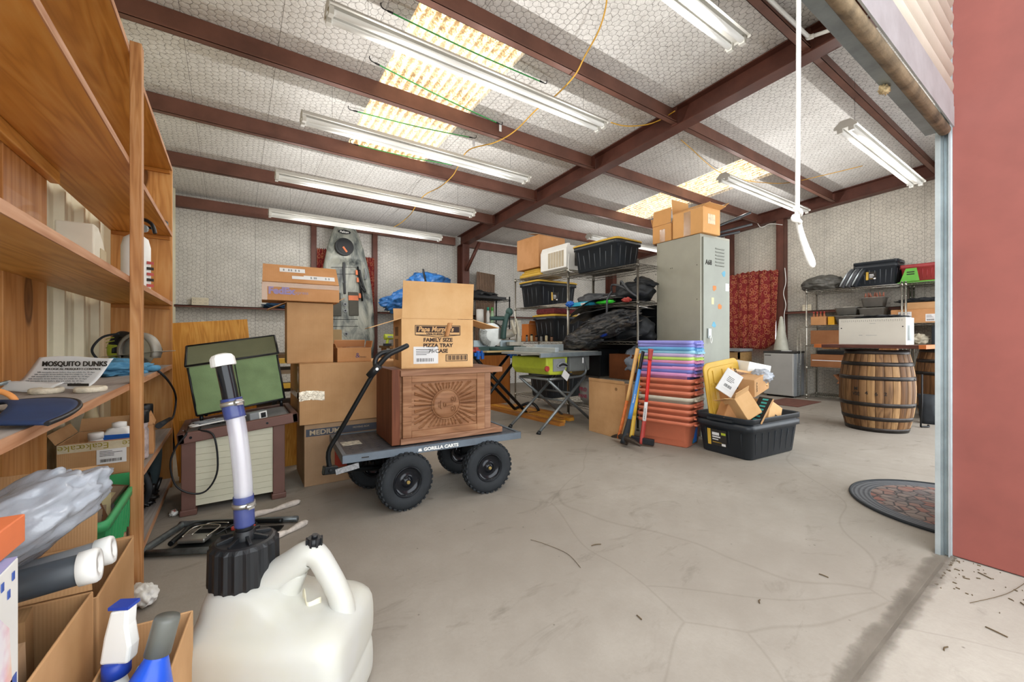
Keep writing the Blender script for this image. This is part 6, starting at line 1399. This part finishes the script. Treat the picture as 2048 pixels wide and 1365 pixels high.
g = G(lm); g.loft([rrect(.44, .70, .06, 0, cy=.36), rrect(.45, .71, .06, .012, cy=.36), rrect(.44, .70, .06, .02, cy=.36)]); g.loft([rrect(.38, .62, .05, .02, cy=.36), rrect(.37, .61, .05, .026, cy=.36)]); g.build('panel', M_yel, T)
g = G(lm)
for x in (-.12, 0, .12): g.box(x-.012, x+.012, .08, .64, .025, .032)
for y in (.2, .36, .52): g.box(-.17, .17, y-.01, y+.01, .025, .032)
g.build('rib', M_yel, T)
def loose(lb, loc, size, rot, mat=None, flaps=None, closed=True): return carton(lb, loc, *size, 0, flaps if flaps is not None else ({} if closed else {}), mat or M_card, closed, rot=tuple(R(q) for q in rot))
def nearp(u, v, y): p = at(u, v, 'Y', y); return tuple(p)
loose('brown carton filling the bottom of the open tote', (3.60, 1.70, .03), (.48, .26, .22), (0, 0, -5), M_card4)
loose('white carton on top of the pile in the open tote', (3.86, 1.86, .70), (.27, .22, .09), (4, 10, -16), M_white)
T = loose('printed carton with brown artwork, upper left of the pile', (3.63, 1.86, .64), (.32, .17, .12), (-38, 10, -30), M_card3)
g = G(); g.box(.05, .28, -.0016, -.0006, .02, .095); g.build('artwork', plain('sepia_print', '7a5a44', .7, 0, .5, 30), T); text('GOODS', .03, M_ink, T, (.045, -.002, .015), (R(90), R(-90), 0), bold=.001)
T = loose('long brown carton with a black tape patch across the pile', (3.63, 1.69, .50), (.34, .20, .15), (2, -9, 6), M_card)
g = G(); g.box(-.0016, -.0006, .13, .19, .06, .135); g.build('black_tape', M_ink, T); g = G(); g.tube([(-.001, .10, .06), (-.001, .08, .045), (-.001, .06, .06)], .004, 6); g.build('smile_mark', M_ink, T); text('FLOOR', .026, M_ink, T, (.04, -.0015, .12), (R(90), R(90), 0))
T = loose('white mailer with a barcode leaning on the yellow lid', (3.33, 1.86, .585), (.145, .012, .21), (-14, 34, -44), M_paper)
label_patch(T, 'F', .03, .12, .04, .17)
T = loose('open-ended brown carton tube at the front left of the pile', (3.46, 1.66, .33), (.15, .17, .20), (-16, -26, -22), M_card3, {'L': (150, .08), 'F': (140, .06)}, False)
loose('brown open carton at the left of the pile', (3.42, 1.84, .33), (.16, .15, .15), (-8, 22, -38), M_card2, {'L': (120, .10)}, False)
T = loose('flattened carton edge with a teal striped tape, front of the pile', (3.53, 1.60, .31), (.02, .12, .24), (0, 36, -14), M_card)
g = G(); g.box(-.0012, -.0002, .0, .12, .0, .24); g.build('striped_tape', M_ink, T); g = G()
for i in range(7): g.box(-.0025, -.0012, .03, .08, .02+i*.032, .035+i*.032)
g.build('teal_dash', plain('teal_print', '3fa7a4', .6), T)
T = loose('tan carton with a printed logo at the right of the pile', (3.70, 1.62, .31), (.25, .16, .18), (0, 22, 2), M_card3)
g = G(); g.box(.12, .21, -.0016, -.0006, .02, .09); g.build('artwork', plain('dark_print', '4a3a30', .7, 0, .4, 40), T); label_patch(T, 'R', .02, .14, .03, .15, w=.25)
g = G(); g.blob((3.90, 1.76, .66), (.11, .08, .06), .25, 4, 8, 4, fold=.1); tag(g.build('bubble_wrap', M_film), 'crumpled clear bubble wrap at the right of the pile', 'packaging')
# ================= grey locker =================
M_lock = plain('grey_locker_paint', '9b998b', .45, .1, .08, 2.5); M_lockd = plain('grey_locker_door', '92958b', .45, .1, .08, 2.5)
T = thing('metal_locker', 'tall grey steel locker stencilled A68, in the middle of the shed', 'locker', (3.915, 2.335, 0), -4)
W_, D__, H_ = .50, .555, 2.065
g = G(); g.box(0, W_, .012, D__, .09, H_); g.build('cabinet', M_lock, T, bevel=.002)
for x in (.02, W_-.05):
    for y in (.02, D__-.06): g = G(); g.box(x, x+.03, y, y+.03, 0, .09); g.build('leg', M_lockd, T)
g = G(); g.box(.03, W_-.03, -.004, .012, .12, H_-.03)
d = g.build('door', M_lockd, T, bevel=.003)
g = G()
for z in (H_-.13, H_-.165, H_-.20, H_-.235, H_-.27, H_-.305): g.obox((.30, -.006, z), (.15, .006, .010), (R(25), 0, 0))
g.build('louvre', M_lockd, d)
g = G()
for z in (H_-.137, H_-.172, H_-.207, H_-.242, H_-.277, H_-.312): g.box(.225, .375, -.0052, -.004, z-.002, z+.003)
g.build('louvre_slot', M_ink, d)
text('A68', .07, M_ink, d, (.06, -.0048, H_-.31), FR, bold=.002, sx=.9)
g = G(); g.box(.09, .14, -.020, -.004, 1.0, 1.10); g.build('handle', M_galvl, d, bevel=.004); g = G(); g.tube([(.115, -.022, 1.03), (.10, -.03, .99), (.115, -.03, .95), (.13, -.03, .99), (.115, -.022, 1.03)], .004, 6); g.build('padlock_shackle', M_white, d)
g = G(); g.box(.40, .46, -.0052, -.004, 1.50, 1.58); g.build('white_sticker', M_paper, d); g = G(); g.box(.16, .20, -.0052, -.004, 1.35, 1.42); g.build('cream_sticker', plain('cream_sticker', 'd8cfa2', .6), d)
for i, (x, z, c) in enumerate(((.37, 1.68, '6aa6c0'), (.21, 1.52, 'd0844c'), (.30, 1.33, 'd0844c'), (.20, 1.14, '6aa6c0'))):
    g = G(); g.ext([(x+.035*math.cos(a)*(.7+.5*((k*7+i) % 5)/5), z+.032*math.sin(a)*(.7+.5*((k*5+i) % 4)/4)) for k, a in enumerate([j*PI/7 for j in range(14)])], -.0052, -.004); g.build('paint_smudge', plain('smudge%d' % i, c, .7, 0, .1, 20), d)
g = G()
for x, y, z in ((-.0006, .05, 1.75), (-.0006, .35, 1.76), (-.0006, .37, 1.76), (-.0006, .57, 1.72), (-.0006, .05, 1.4)): g.cyl((x, y, z), (.001, y, z), .005, n=8)
g.build('rivet', M_ink, T)
# cartons and channels on top
T = carton('pale brown taped carton with open flaps, at the front of the locker top', (3.90, 2.31, 2.066), .285, .36, .265, -4, {'R': (148, .20), 'B': (95, .17), 'L': (25, .15), 'F': (165, .07)}, plain('bright_card', 'd9a468', .85, 0, .08, 3), False)
g = G(); g.box(-.0014, -.0004, .14, .22, 0, .25); g.build('brown_tape', M_tape, T)
g = G(); P0 = Matrix.Translation((.285, 0, .265)) @ Matrix.Rotation(R(-32), 4, 'Y'); g.M = P0; g.box(.03, .17, .03, .22, .0052, .0062); g.build('shipping_label', M_paper, T)
g = G(); g.box(.08, .2, -.0014, -.0004, .10, .2); g.build('pale_tape', plain('pale_worn_tape', 'ddc7a4', .5, 0, .2, 30), T)
T = carton('pale brown carton with one tall flap, behind on the locker top', (3.93, 2.69, 2.066), .28, .25, .19, -4, {'L': (85, .17), 'B': (105, .10), 'F': (120, .06)}, plain('bright_card2', 'd39d62', .85, 0, .08, 3), False)
g = G(); g.box(-.0014, -.0004, .08, .15, 0, .14); g.build('brown_tape', M_tape, T)
for i, (a, b_, lb) in enumerate((((4.22, 2.72, 2.11), (4.94, 2.35, 2.45), 'upper'), ((4.25, 2.75, 2.10), (4.93, 2.33, 2.31), 'middle'), ((4.28, 2.76, 2.085), (4.72, 2.36, 2.20), 'lowest'))):
    g = G(); a, b_ = Vector(a), Vector(b_); g.tube([a, b_], .018, 4, smooth=False); tag(g.build('metal_channel', M_black), 'dark metal channel sticking out beyond the locker cartons, %s of three' % lb, 'metal channel', 'channels on the locker')

# ================= fridge corner =================
T = thing('mini_fridge', 'small silver refrigerator with a dark top, below the red curtain', 'refrigerator', (7.72, 3.44, 0), -90)
g = G(); g.box(0, .46, .03, .42, .02, .74); g.build('cabinet', M_grey, T, bevel=.01); g = G(); g.box(0, .46, -.02, .028, .03, .745); g.build('door', plain('silver_door', 'b4b3af', .35, .2, .06, 3), T, bevel=.012)
g = G(); g.box(-.005, .465, -.025, .43, .745, .78); g.build('worktop', plain('dark_top', '3c3a38', .5), T, bevel=.006); g = G(); g.box(.02, .12, -.0212, -.0202, .70, .712); g.build('badge', M_ink, T); g = G(); g.box(.25, .36, .05, .2, .7805, .788); g.build('paper_note', M_paper, T)
for x in (.04, .42): g = G(); g.cyl((x, .06, 0), (x, .06, .02), .02, n=10); g.build('foot', M_black, T)
T = thing('ribbed_cone', 'pale ribbed cone standing on the small refrigerator', 'cone', (7.92, 3.25, .7885)); g = G(); g.lathe([(0, 0)]+[(.10*(1-z/.62)+.015+.004*(i % 2), z) for i, z in enumerate([k*.02 for k in range(30)])]+[(0, .60)], 24); g.build('body', plain('pale_cone', 'b9b8aa', .5), T)
T = thing('wooden_crate', 'stack of flat wooden crates left of the small refrigerator', 'crate', (7.55, 3.78, 0))
for k in range(4): g = G(); z = .02+k*.185; g.box(0, .45, 0, .42, z, z+.05); g.box(0, .45, .0, .03, z+.05, z+.17); g.box(0, .03, 0, .42, z+.05, z+.17); g.build('crate_tray', wood('pale_crate%d' % k, 'b59260', '8e6c42', None, 'Y'), T)
g = G(); g.box(7.52, 8.0, 3.76, 4.22, .765, .81); tag(g.build('folded_mat', M_grey), 'grey folded mat on the flat wooden crates', 'mat')
T = thing('floor_mat', 'flat rust-brown rectangular mat before the small refrigerator', 'mat', (0, 0, 0)); g = G(); g.box(6.75, 7.60, 2.55, 3.05, .001, .009); g.build('mat', plain('rust_brown_mat', '6f4a40', .95, 0, .15, 12, .4, 120), T, bevel=.003)

# ================= racks along the right wall =================
wire_rack('chrome wire rack on the right wall behind the upright barrel', (7.84, 2.84, 0), 1.17, .42, (.07, .53, .90, 1.21, 1.775), 1.80)
wire_rack('second chrome wire rack on the right wall, partly behind the door frame', (7.84, 1.63, 0), 1.10, .42, (.07, .53, .90, 1.21, 1.775), 1.80)
T = tote('black tote with double rims on the top of the right wall rack', (8.06, 1.98, 1.779), .52, .38, .37, -90, None, None, rims=2)
T = tote('red open tote on the top of the right wall racks', (8.06, 1.52, 1.80), .38, .33, .24, -90, MATS.get('red_tote') or plain('red_tote', '99383a', .45), None, decal=False, rib=MATS['red_tote'])
T = thing('bin_lid', 'lime green lid lying under and before the red tote', 'lid', (8.04, 1.50, 1.7795), -90); g = G(); g.loft([rrect(.46, .40, .04, 0), rrect(.46, .40, .04, .012), rrect(.42, .36, .03, .019)]); g.build('panel', plain('bright_green_lid', '5fa83e', .45), T)
g = G(); g.ext([(-.19, .02), (.01, .02), (-.02, .20), (-.13, .20)], -.208, -.200); g.build('folded_flap', MATS['bright_green_lid'], T, rot=(R(0), 0, 0)); g = G(); g.box(-.12, -.04, -.2095, -.208, .14, .155); g.box(-.12, -.04, -.2095, -.208, .11, .125); g.build('slots', M_ink, T)
g = G(); g.blob((0, 0, .10), (.16, .30, .14), .18, 2, 3, 5, flat=.7, fold=.05); tag(g.build('plastic_bag', plain('dark_grey_sack', '55544f', .35, 0, .3, 14, .5), loc=(8.02, 2.66, 1.779)), 'slumped dark grey plastic sack at the left end of the right wall rack', 'bag')
for i in range(3):
    T = thing('folded_chair_pad', 'leaning silver-edged pad beside the grey sack, %s of three' % ('first', 'second', 'third')[i], 'pad', (7.94, 2.36-.075*i, 1.782), 0, 'silver-edged pads on the right wall rack', (R(-24), 0, R(-90)))
    T.rotation_euler = (R(0), R(24), R(-90)); 
    g = G(); g.loft([rrect(.05, .24, .02, 0), rrect(.05, .28, .02, .02), rrect(.05, .26, .02, .24), rrect(.04, .16, .02, .30)]); g.build('pad', M_bagg if i < 2 else M_tote, T); g = G(); g.tube([(-.027, -.12, .01), (-.027, -.13, .14), (-.027, -.06, .28), (-.027, .06, .28), (-.027, .13, .14), (-.027, .12, .01)], .012, 6); g.build('silver_edge', M_galvl, T)
carton('brown carton at the far right of the top of the right wall racks', (7.95, 1.22, 1.7795), .42, .25, .21, -90, None, M_card2)
g = G(); g.blob((0, 0, .05), (.10, .12, .09), .3, 3, 3, 4, flat=.6); tag(g.build('cap', plain('beige_net', '8f8474', .9, 0, .2, 40), loc=(8.05, 1.02, 1.992)), 'beige bundle on the far right top carton', 'bundle')
L2 = 1.2140
T = carton('brown open box of bottles on the second level, left end of the right wall rack', (7.90, 2.80, L2), .20, .25, .14, -90, {}, M_card2, False)
for i in range(4): bottle('%s small amber bottle in the brown box on the right rack' % ('leftmost', 'second', 'third', 'rightmost')[i], (7.95, 2.775-i*.048, L2+.0052), .018, .19, plain('amber%d' % i, '9a5a34', .4), M_red, .012, .03, group='amber bottles')
carton('yellow carton beside the brown box of bottles', (7.93, 2.575, L2), .085, .2, .13, -90, None, plain('yellow_card', 'd8a028', .8))
M_clear = plain('cloudy_clear_plastic', '8f8d86', .25, 0, .1, 8); M_clear.node_tree.nodes['Principled BSDF'].inputs['Alpha'].default_value = .7
for i, (y, z, w, h, lb) in enumerate(((2.30, L2, .36, .14, 'clear plastic bin on the second level behind the metal box'), (2.34, L2+.15, .28, .12, 'small clear bin with a wrapped bundle, on another clear bin'), (2.00, L2, .30, .24, 'wide clear bin below the garlic-coloured bags'), (2.02, L2+.26, .26, .14, 'upper clear bin heaped with pinkish bags'))):
    T = thing('clear_bin', lb, 'bin', (8.03, y, z+.0005), -90, 'clear bins on the right wall rack'); g = G(); g.loft([rrect(w*.85, .22, .03, 0), rrect(w, .27, .03, h-.01), rrect(w+.02, .29, .03, h-.01), rrect(w+.02, .29, .03, h), rrect(w-.01, .26, .03, h), rrect(w*.83, .21, .03, .006)]); g.build('body', M_clear, T)
    g = G(); g.blob((0, 0, h*.55), (w*.36, .09, h*.55), .35, 3, i, 4); g.build('contents', plain('bin_contents%d' % i, ('7a6a58', 'b9b3a6', '6f665a', 'a8806a')[i], .7, 0, .3, 30), T)
g = G()
for i in range(7): a = (8.0+.02*(i % 2), 2.12-i*.035, L2+.40); g.cyl(a, (a[0]-.02, a[1]+.01*(i % 3-1), L2+.47+.01*(i % 2)), .016, .006, 8)
tag(g.build('bag_tops', plain('pinkish_bag_tops', 'b0705c', .7)), 'twisted pinkish bag tops rising from the upper clear bin', 'bags', None, 'stuff')
T = carton('long brown carton with white labels on the second level, right part', (7.90, 1.98, L2), .62, .26, .19, -90, None, M_card2)
T.location = (7.885, 1.80, L2); label_patch(T, 'F', .08, .22, .03, .16); label_patch(T, 'F', .36, .46, .02, .12)
carton('flat brown carton stacked on the long labelled carton', (7.90, 1.66, L2+.195), .40, .22, .09, -90, None, M_card)
bpy.data.objects['clear_bin.002'].location.y = 2.03
T = carton('wide plain brown carton on the third level, left of the metal box', (7.89, 2.80, .9042), .86, .28, .22, -90, None, cardboard('shadow_card', '9a6a48', '835638'))
T = carton('brown carton with a taped seam on the fourth level of the right rack', (7.89, 2.80, .5342), .88, .30, .20, -90, None, MATS['shadow_card']); g = G(); g.box(.02, .86, -.0014, -.0004, .10, .112); g.build('foil_seam', M_paper, T)
g = G(); g.box(7.92, 8.18, 2.02, 2.72, .737, .80); tag(g.build('black_tray', M_black, bevel=.01), 'shallow black tray on the taped carton of the right rack', 'tray')
T = carton('open brown carton of knotted cord on the bottom level of the right rack', (7.90, 2.42, .0745), .42, .30, .25, -90, {'F': (195, .12), 'L': (130, .12), 'B': (100, .18)}, MATS['shadow_card'], False)
g = G(); g.blob((0, 0, 0), (.12, .17, .06), .5, 5, 3, 5); tag(g.build('knotted_cord', plain('beige_cord', '9a8a70', .9, 0, .3, 60), loc=(8.05, 2.20, .26)), 'pile of beige knotted cord in the open bottom carton', 'cord', None, 'stuff')
T = thing('black_crate_stack', 'black storage case with pale print on the third level, far right', 'case', (7.87, 1.38, .9042), -90); g = G(); g.box(0, .42, 0, .30, 0, .27); g.build('body', M_tote, T, bevel=.01)
for i in range(4): g = G(); g.box(.1, .34, -.0014, -.0004, .05+i*.05, .06+i*.05); g.build('print', M_grey, T)
g = G(); g.blob((0, 0, .07), (.09, .11, .08), .4, 3, 7, 4, flat=.8); tag(g.build('cream_cloth', plain('cream_cloth', 'b5ac98', .9, 0, .2, 20), loc=(7.93, 1.52, .905)), 'crumpled cream cloth between the metal box and the black case', 'cloth')
g = G(); g.blob((0, 0, .05), (.06, .06, .05), .2, 3, 7, 3, flat=.8); tag(g.build('orange_bag', M_org, loc=(7.95, 1.22, L2)), 'small orange bag on the second level, far right', 'bag')
g = G(); g.blob((0, 0, .03), (.10, .26, .035), .5, 4, 7, 4, flat=.6); tag(g.build('black_cloth', M_bag, loc=(8.0, 1.50, L2+.287)), 'black cloth draped on the stacked cartons of the right rack', 'cloth')
T = thing('wire_side_basket', 'narrow wire end rack hanging at the left of the right wall rack', 'wire rack', (7.86, 2.93, 0)); g = G()
for y in (0, .05): g.cyl((0, y, .02), (0, y, 1.16), .004, n=6)
g.cyl((0, -.06, 1.16), (0, .07, 1.16), .004, n=6)
for i in range(18): g.cyl((0, 0, .05+i*.03), (0, .05, .065+i*.03), .003, n=4)
g.build('grid', M_chrome, T)

# ================= barrels, plank, metal box =================
M_bar = wood('weathered_oak_staves', 'a06c38', '6d4421', 'bb8848', 'Z', 1.0, .6, False, .3, .8)
def barrel(lb, x, y, rz, marks=False, dz=0):
    T = thing('wooden_barrel', lb, 'barrel', (x, y, 0), rz); H = .875
    def rad(z): t = (z/H-.5)*2; return .262+.060*(1-t*t)
    n = 28; rnd = random.Random(int(x*10))
    st = [plain_st[rnd.randrange(3)] for _ in range(n)]
    g = G(); zs = [0, .012]+[.012+(H-.024)*i/16 for i in range(1, 17)]+[H]
    for k in range(n):
        a0, a1 = 2*PI*k/n+.008, 2*PI*(k+1)/n-.008; m = rnd.choice((0, 0, 1, 2))
        A = [g.ring([((rad(z)+o)*math.cos(a), (rad(z)+o)*math.sin(a), z) for a, o in ((a0, -.003), (a0+.02, 0), (a1-.02, 0), (a1, -.003))]) for z in zs]
        for p, q in zip(A, A[1:]): g.bridge(p, q, m, True, False)
    rr_ = [(rad(0)-.02, 0), (rad(0)-.02, .03), (0, .03)]
    g.lathe([(rad(z)-.004, z) for z in zs], 40, 1, cap=False); g.lathe([(rad(H), H), (rad(H)-.02, H), (rad(H)-.02, H-.03), (.001, H-.03)], 40, 0); g.build('staves', plain_st, T)
    for z0, z1 in ((.0, .045), (.125, .165), (.275, .315), (.555, .595), (.705, .745), (.83, H-.002)):
        g = G(); g.lathe([(rad(z0)+.001, z0), (rad(z0)+.0035, z0), (rad((z0+z1)/2)+.004, (z0+z1)/2), (rad(z1)+.0035, z1), (rad(z1)+.001, z1)], 48, cap=False); g.build('hoop', M_hoop, T, solid=.001)
    for a in (0.4, 2.5, 4.6):
        for z in (.57, .29): g = G(); r = rad(z)+.004; g.cyl((r*math.cos(a), r*math.sin(a), z), ((r+.004)*math.cos(a), (r+.004)*math.sin(a), z), .008, n=8); g.build('rivet', M_hoop, T)
    if marks:
        for i, (s_, a, z) in enumerate((('M', 160, .44), ('VSE', 157, .385), ('4', 178, .40), ('6', 192, .395), ('2', 205, .40))):
            r = rad(z)+.002; text(s_, .05, M_ink, T, (r*math.cos(R(a)), r*math.sin(R(a)), z), (R(90), 0, R(a+90)), bold=.001)
    return T
plain_st = [wood('oak_stave_mid', '8c6844', '58402a', 'a07c54', 'Z', 1.0, .6, False, .3, .8), wood('oak_stave_dark', '74502f', '452f1c', '86603a', 'Z', 1.0, .6, False, .3, .8), wood('oak_stave_pale', 'a98458', '7a5c3c', 'b89468', 'Z', 1.0, .6, False, .3, .8)]
M_hoop = plain('rusty_dark_hoop', '3c3836', .38, .7, .3, 8, .2, 30)
barrel('old oak barrel with dark hoops standing alone before the right wall rack', 5.90, 1.47, 0, True)
barrel('second oak barrel, behind and half hidden by the door frame', 7.22, 1.10, 40)
M_plk = wood('purple_brown_plank', '5c3830', '442620', '6e463a', 'Y', 1.2, .5)
T = thing('plank', 'dark red-brown plank with orange ends on the upright barrel', 'plank', (5.60, 1.02, .8945)); g = G(); g.box(0, .62, 0, .93, 0, .036); g.build('board', M_plk, T, bevel=.004)
for y0, y1 in ((.86, .932), (-.002, .05)): g = G(); g.box(-.003, .62, y0, y1, -.002, .038); g.build('orange_end', MATS.get('orange_tinted_end') or plain('orange_tinted_end', 'b5642c', .6), T)
for y in (.30, .80): g = G(); g.box(.03, .1, y-.08, y+.06, -.0165, -.0005); g.build('shim', M_post, T)
g = G(); g.box(6.95, 7.50, .60, 1.60, .8755, .912); tag(g.build('plank', wood('orange_plank', 'a5622e', '82471f', None, 'Y')), 'orange-brown plank on the barrel behind', 'plank')
M_mb = plain('off_white_metal', 'd6d3c8', .4, .1, .05, 3)
T = thing('metal_box', 'long off-white perforated metal box on the plank across the barrel', 'metal case', (5.66, 1.735, .931), -90)
g = G(); g.box(0, .56, 0, .30, 0, .285); g.build('case', M_mb, T, bevel=.003)
g = G()
for i in range(30):
    for j in range(2): g.cyl((.03+i*.0172, -.0008, .265-j*.011-.003*(i % 2)), (.03+i*.0172, .0002, .265-j*.011-.003*(i % 2)), .0028, n=6)
g.build('perforation', M_ink, T)
for x, z in ((.025, .18), (.535, .19)): g = G(); g.cyl((x, -.003, z), (x, 0, z), .006, n=8); g.build('screw', M_blackm, T)
g = G(); g.box(.18, .21, -.0009, .0, .10, .104); g.box(.24, .33, -.0009, 0, .1, .103); g.box(.27, .32, -.0009, 0, .225, .228); g.build('scuff', M_grey, T)
g = G(); g.box(.5605, .562, .05, .20, .04, .22); g.box(.561, .575, .06, .075, .05, .20); g.build('side_bracket', M_galvl, T)
g = G(); g.blob((0, 0, .012), (.12, .22, .02), .5, 4, 7, 4, flat=.6); tag(g.build('black_strap', M_bag, loc=(5.80, 1.42, 1.217)), 'black webbing strap on the off-white metal box', 'strap')
T = thing('walking_boot', 'black rubber boot and stick beside the upright barrel', 'boot', (6.75, 1.16, 0), 20)
g = G(); g.loft([rrect(.10, .28, .05, 0, cy=-.02), rrect(.10, .28, .05, .05, cy=-.02), rrect(.10, .16, .05, .10, cy=.05), rrect(.12, .14, .055, .20, cy=.06), rrect(.13, .15, .06, .34, cy=.06)]); g.build('boot_body', M_rubber, T)
g = G(); g.tube([(6.36, 1.20, .01), (6.33, 1.185, .30), (6.31, 1.18, .60)], .008, 8, smooth=False); g.tube([(6.36, 1.20, .012), (6.42, 1.15, .012), (6.47, 1.16, .02)], .01, 8); tag(g.build('black_rod', M_black), 'thin black rod leaning between the two barrels', 'rod')

# ================= mat and litter on the floor =================
mm, nt, b = nm('rubber_pebble_mat'); b.inputs['Roughness'].default_value = .85
v = coords(nt, (1, 1, 0)); vo = N(nt, 'ShaderNodeTexVoronoi'); vo.feature = 'DISTANCE_TO_EDGE'; vo.inputs['Scale'].default_value = 17; L(nt, v, vo.inputs['Vector'])
vc = N(nt, 'ShaderNodeTexVoronoi'); vc.inputs['Scale'].default_value = 17; L(nt, v, vc.inputs['Vector'])
len_ = vmath(nt, 'LENGTH', v).outputs['Value']; rim = math_(nt, 'GREATER_THAN', len_, .40)
cc = ramp(nt, N(nt, 'ShaderNodeSeparateColor').outputs[0], [(0, .5), (1, .5)])
sc_ = N(nt, 'ShaderNodeSeparateColor'); L(nt, vc.outputs['Color'], sc_.inputs[0])
cc = ramp(nt, sc_.outputs[0], [(.1, lin('5d5250')), (.5, lin('7a6a62')), (.9, lin('7d5146'))])
cc = mixc(nt, ramp(nt, vo.outputs[0], [(.02, 1.0), (.09, 0.0)]), cc, lin('332f2e'))
rg = math_(nt, 'FRACT', math_(nt, 'MULTIPLY', len_, 42)); cc = mixc(nt, rim, cc, ramp(nt, rg, [(.3, lin('3a3c40')), (.6, lin('5a5c60'))]))
L(nt, cc, b.inputs['Base Color']); bump(nt, b, vo.outputs[0], .6, .01)
T = thing('doormat', 'half-round rubber doormat with a pebble pattern, beside the door frame', 'mat', (3.47, .48, .001)); g = G(); half = [(.50*math.cos(R(a)), .50*math.sin(R(a))) for a in range(0, 181, 5)]; g.ext(half, 0, .010, plane='XY'); g.build('mat', mm, T)
g = G(); g.tube([(x, y, .010) for x, y in half], .008, 6, k=2); g.build('edge', M_rubber, T)
M_twig = plain('dry_twig', '5a4a34', .9); random.seed(21)
spots = [(2.62, .30), (2.45, .18), (2.15, .22), (2.3, .02), (1.9, .30), (2.5, -.05), (1.65, .75), (2.05, .68), (1.2, .95), (1.45, 1.4), (2.7, .1), (1.75, .12)]
for i, (x, y) in enumerate(spots):
    g = G(); a = random.uniform(0, 6); l_ = random.uniform(.012, .03); g.tube([(-l_*math.cos(a), -l_*math.sin(a), .003), (0, .003, .004), (l_*math.cos(a), l_*math.sin(a), .003)], .0022, 5)
    tag(g.build('dead_leaf', M_twig, loc=(x, y, 0 if y > YF else -.004)), 'tiny dry brown leaf curl on the concrete near the doorway', 'leaf', 'dry leaf bits by the doorway')
for i, (pts, lb) in enumerate(((((1.25, 1.30), (1.28, 1.42), (1.25, 1.55), (1.22, 1.62)), 'long thin curved twig on the floor in front of the cart'), (((2.30, .30), (2.5, .23), (2.72, .19)), 'thin straight dry stem lying outside the threshold'))):
    g = G(); g.tube([(x, y, .003+(0 if y > YF else -.003)) for x, y in pts], .0011, 5); tag(g.build('twig', M_twig), lb, 'twig')
g = G(); random.seed(4)
for i in range(150):
    x = 2.30+random.random()**.6*.42; y = .10+random.gauss(0, .07)+.28*(random.random() < .3); a = random.uniform(0, 6); s_ = random.uniform(.003, .012)
    g.obox((x, min(y, .40), -.002), (s_, s_*.4, .003), (0, 0, a))
tag(g.build('debris', M_twig), 'scatter of crumbled dry leaf debris at the foot of the red wall', 'debris', None, 'stuff')
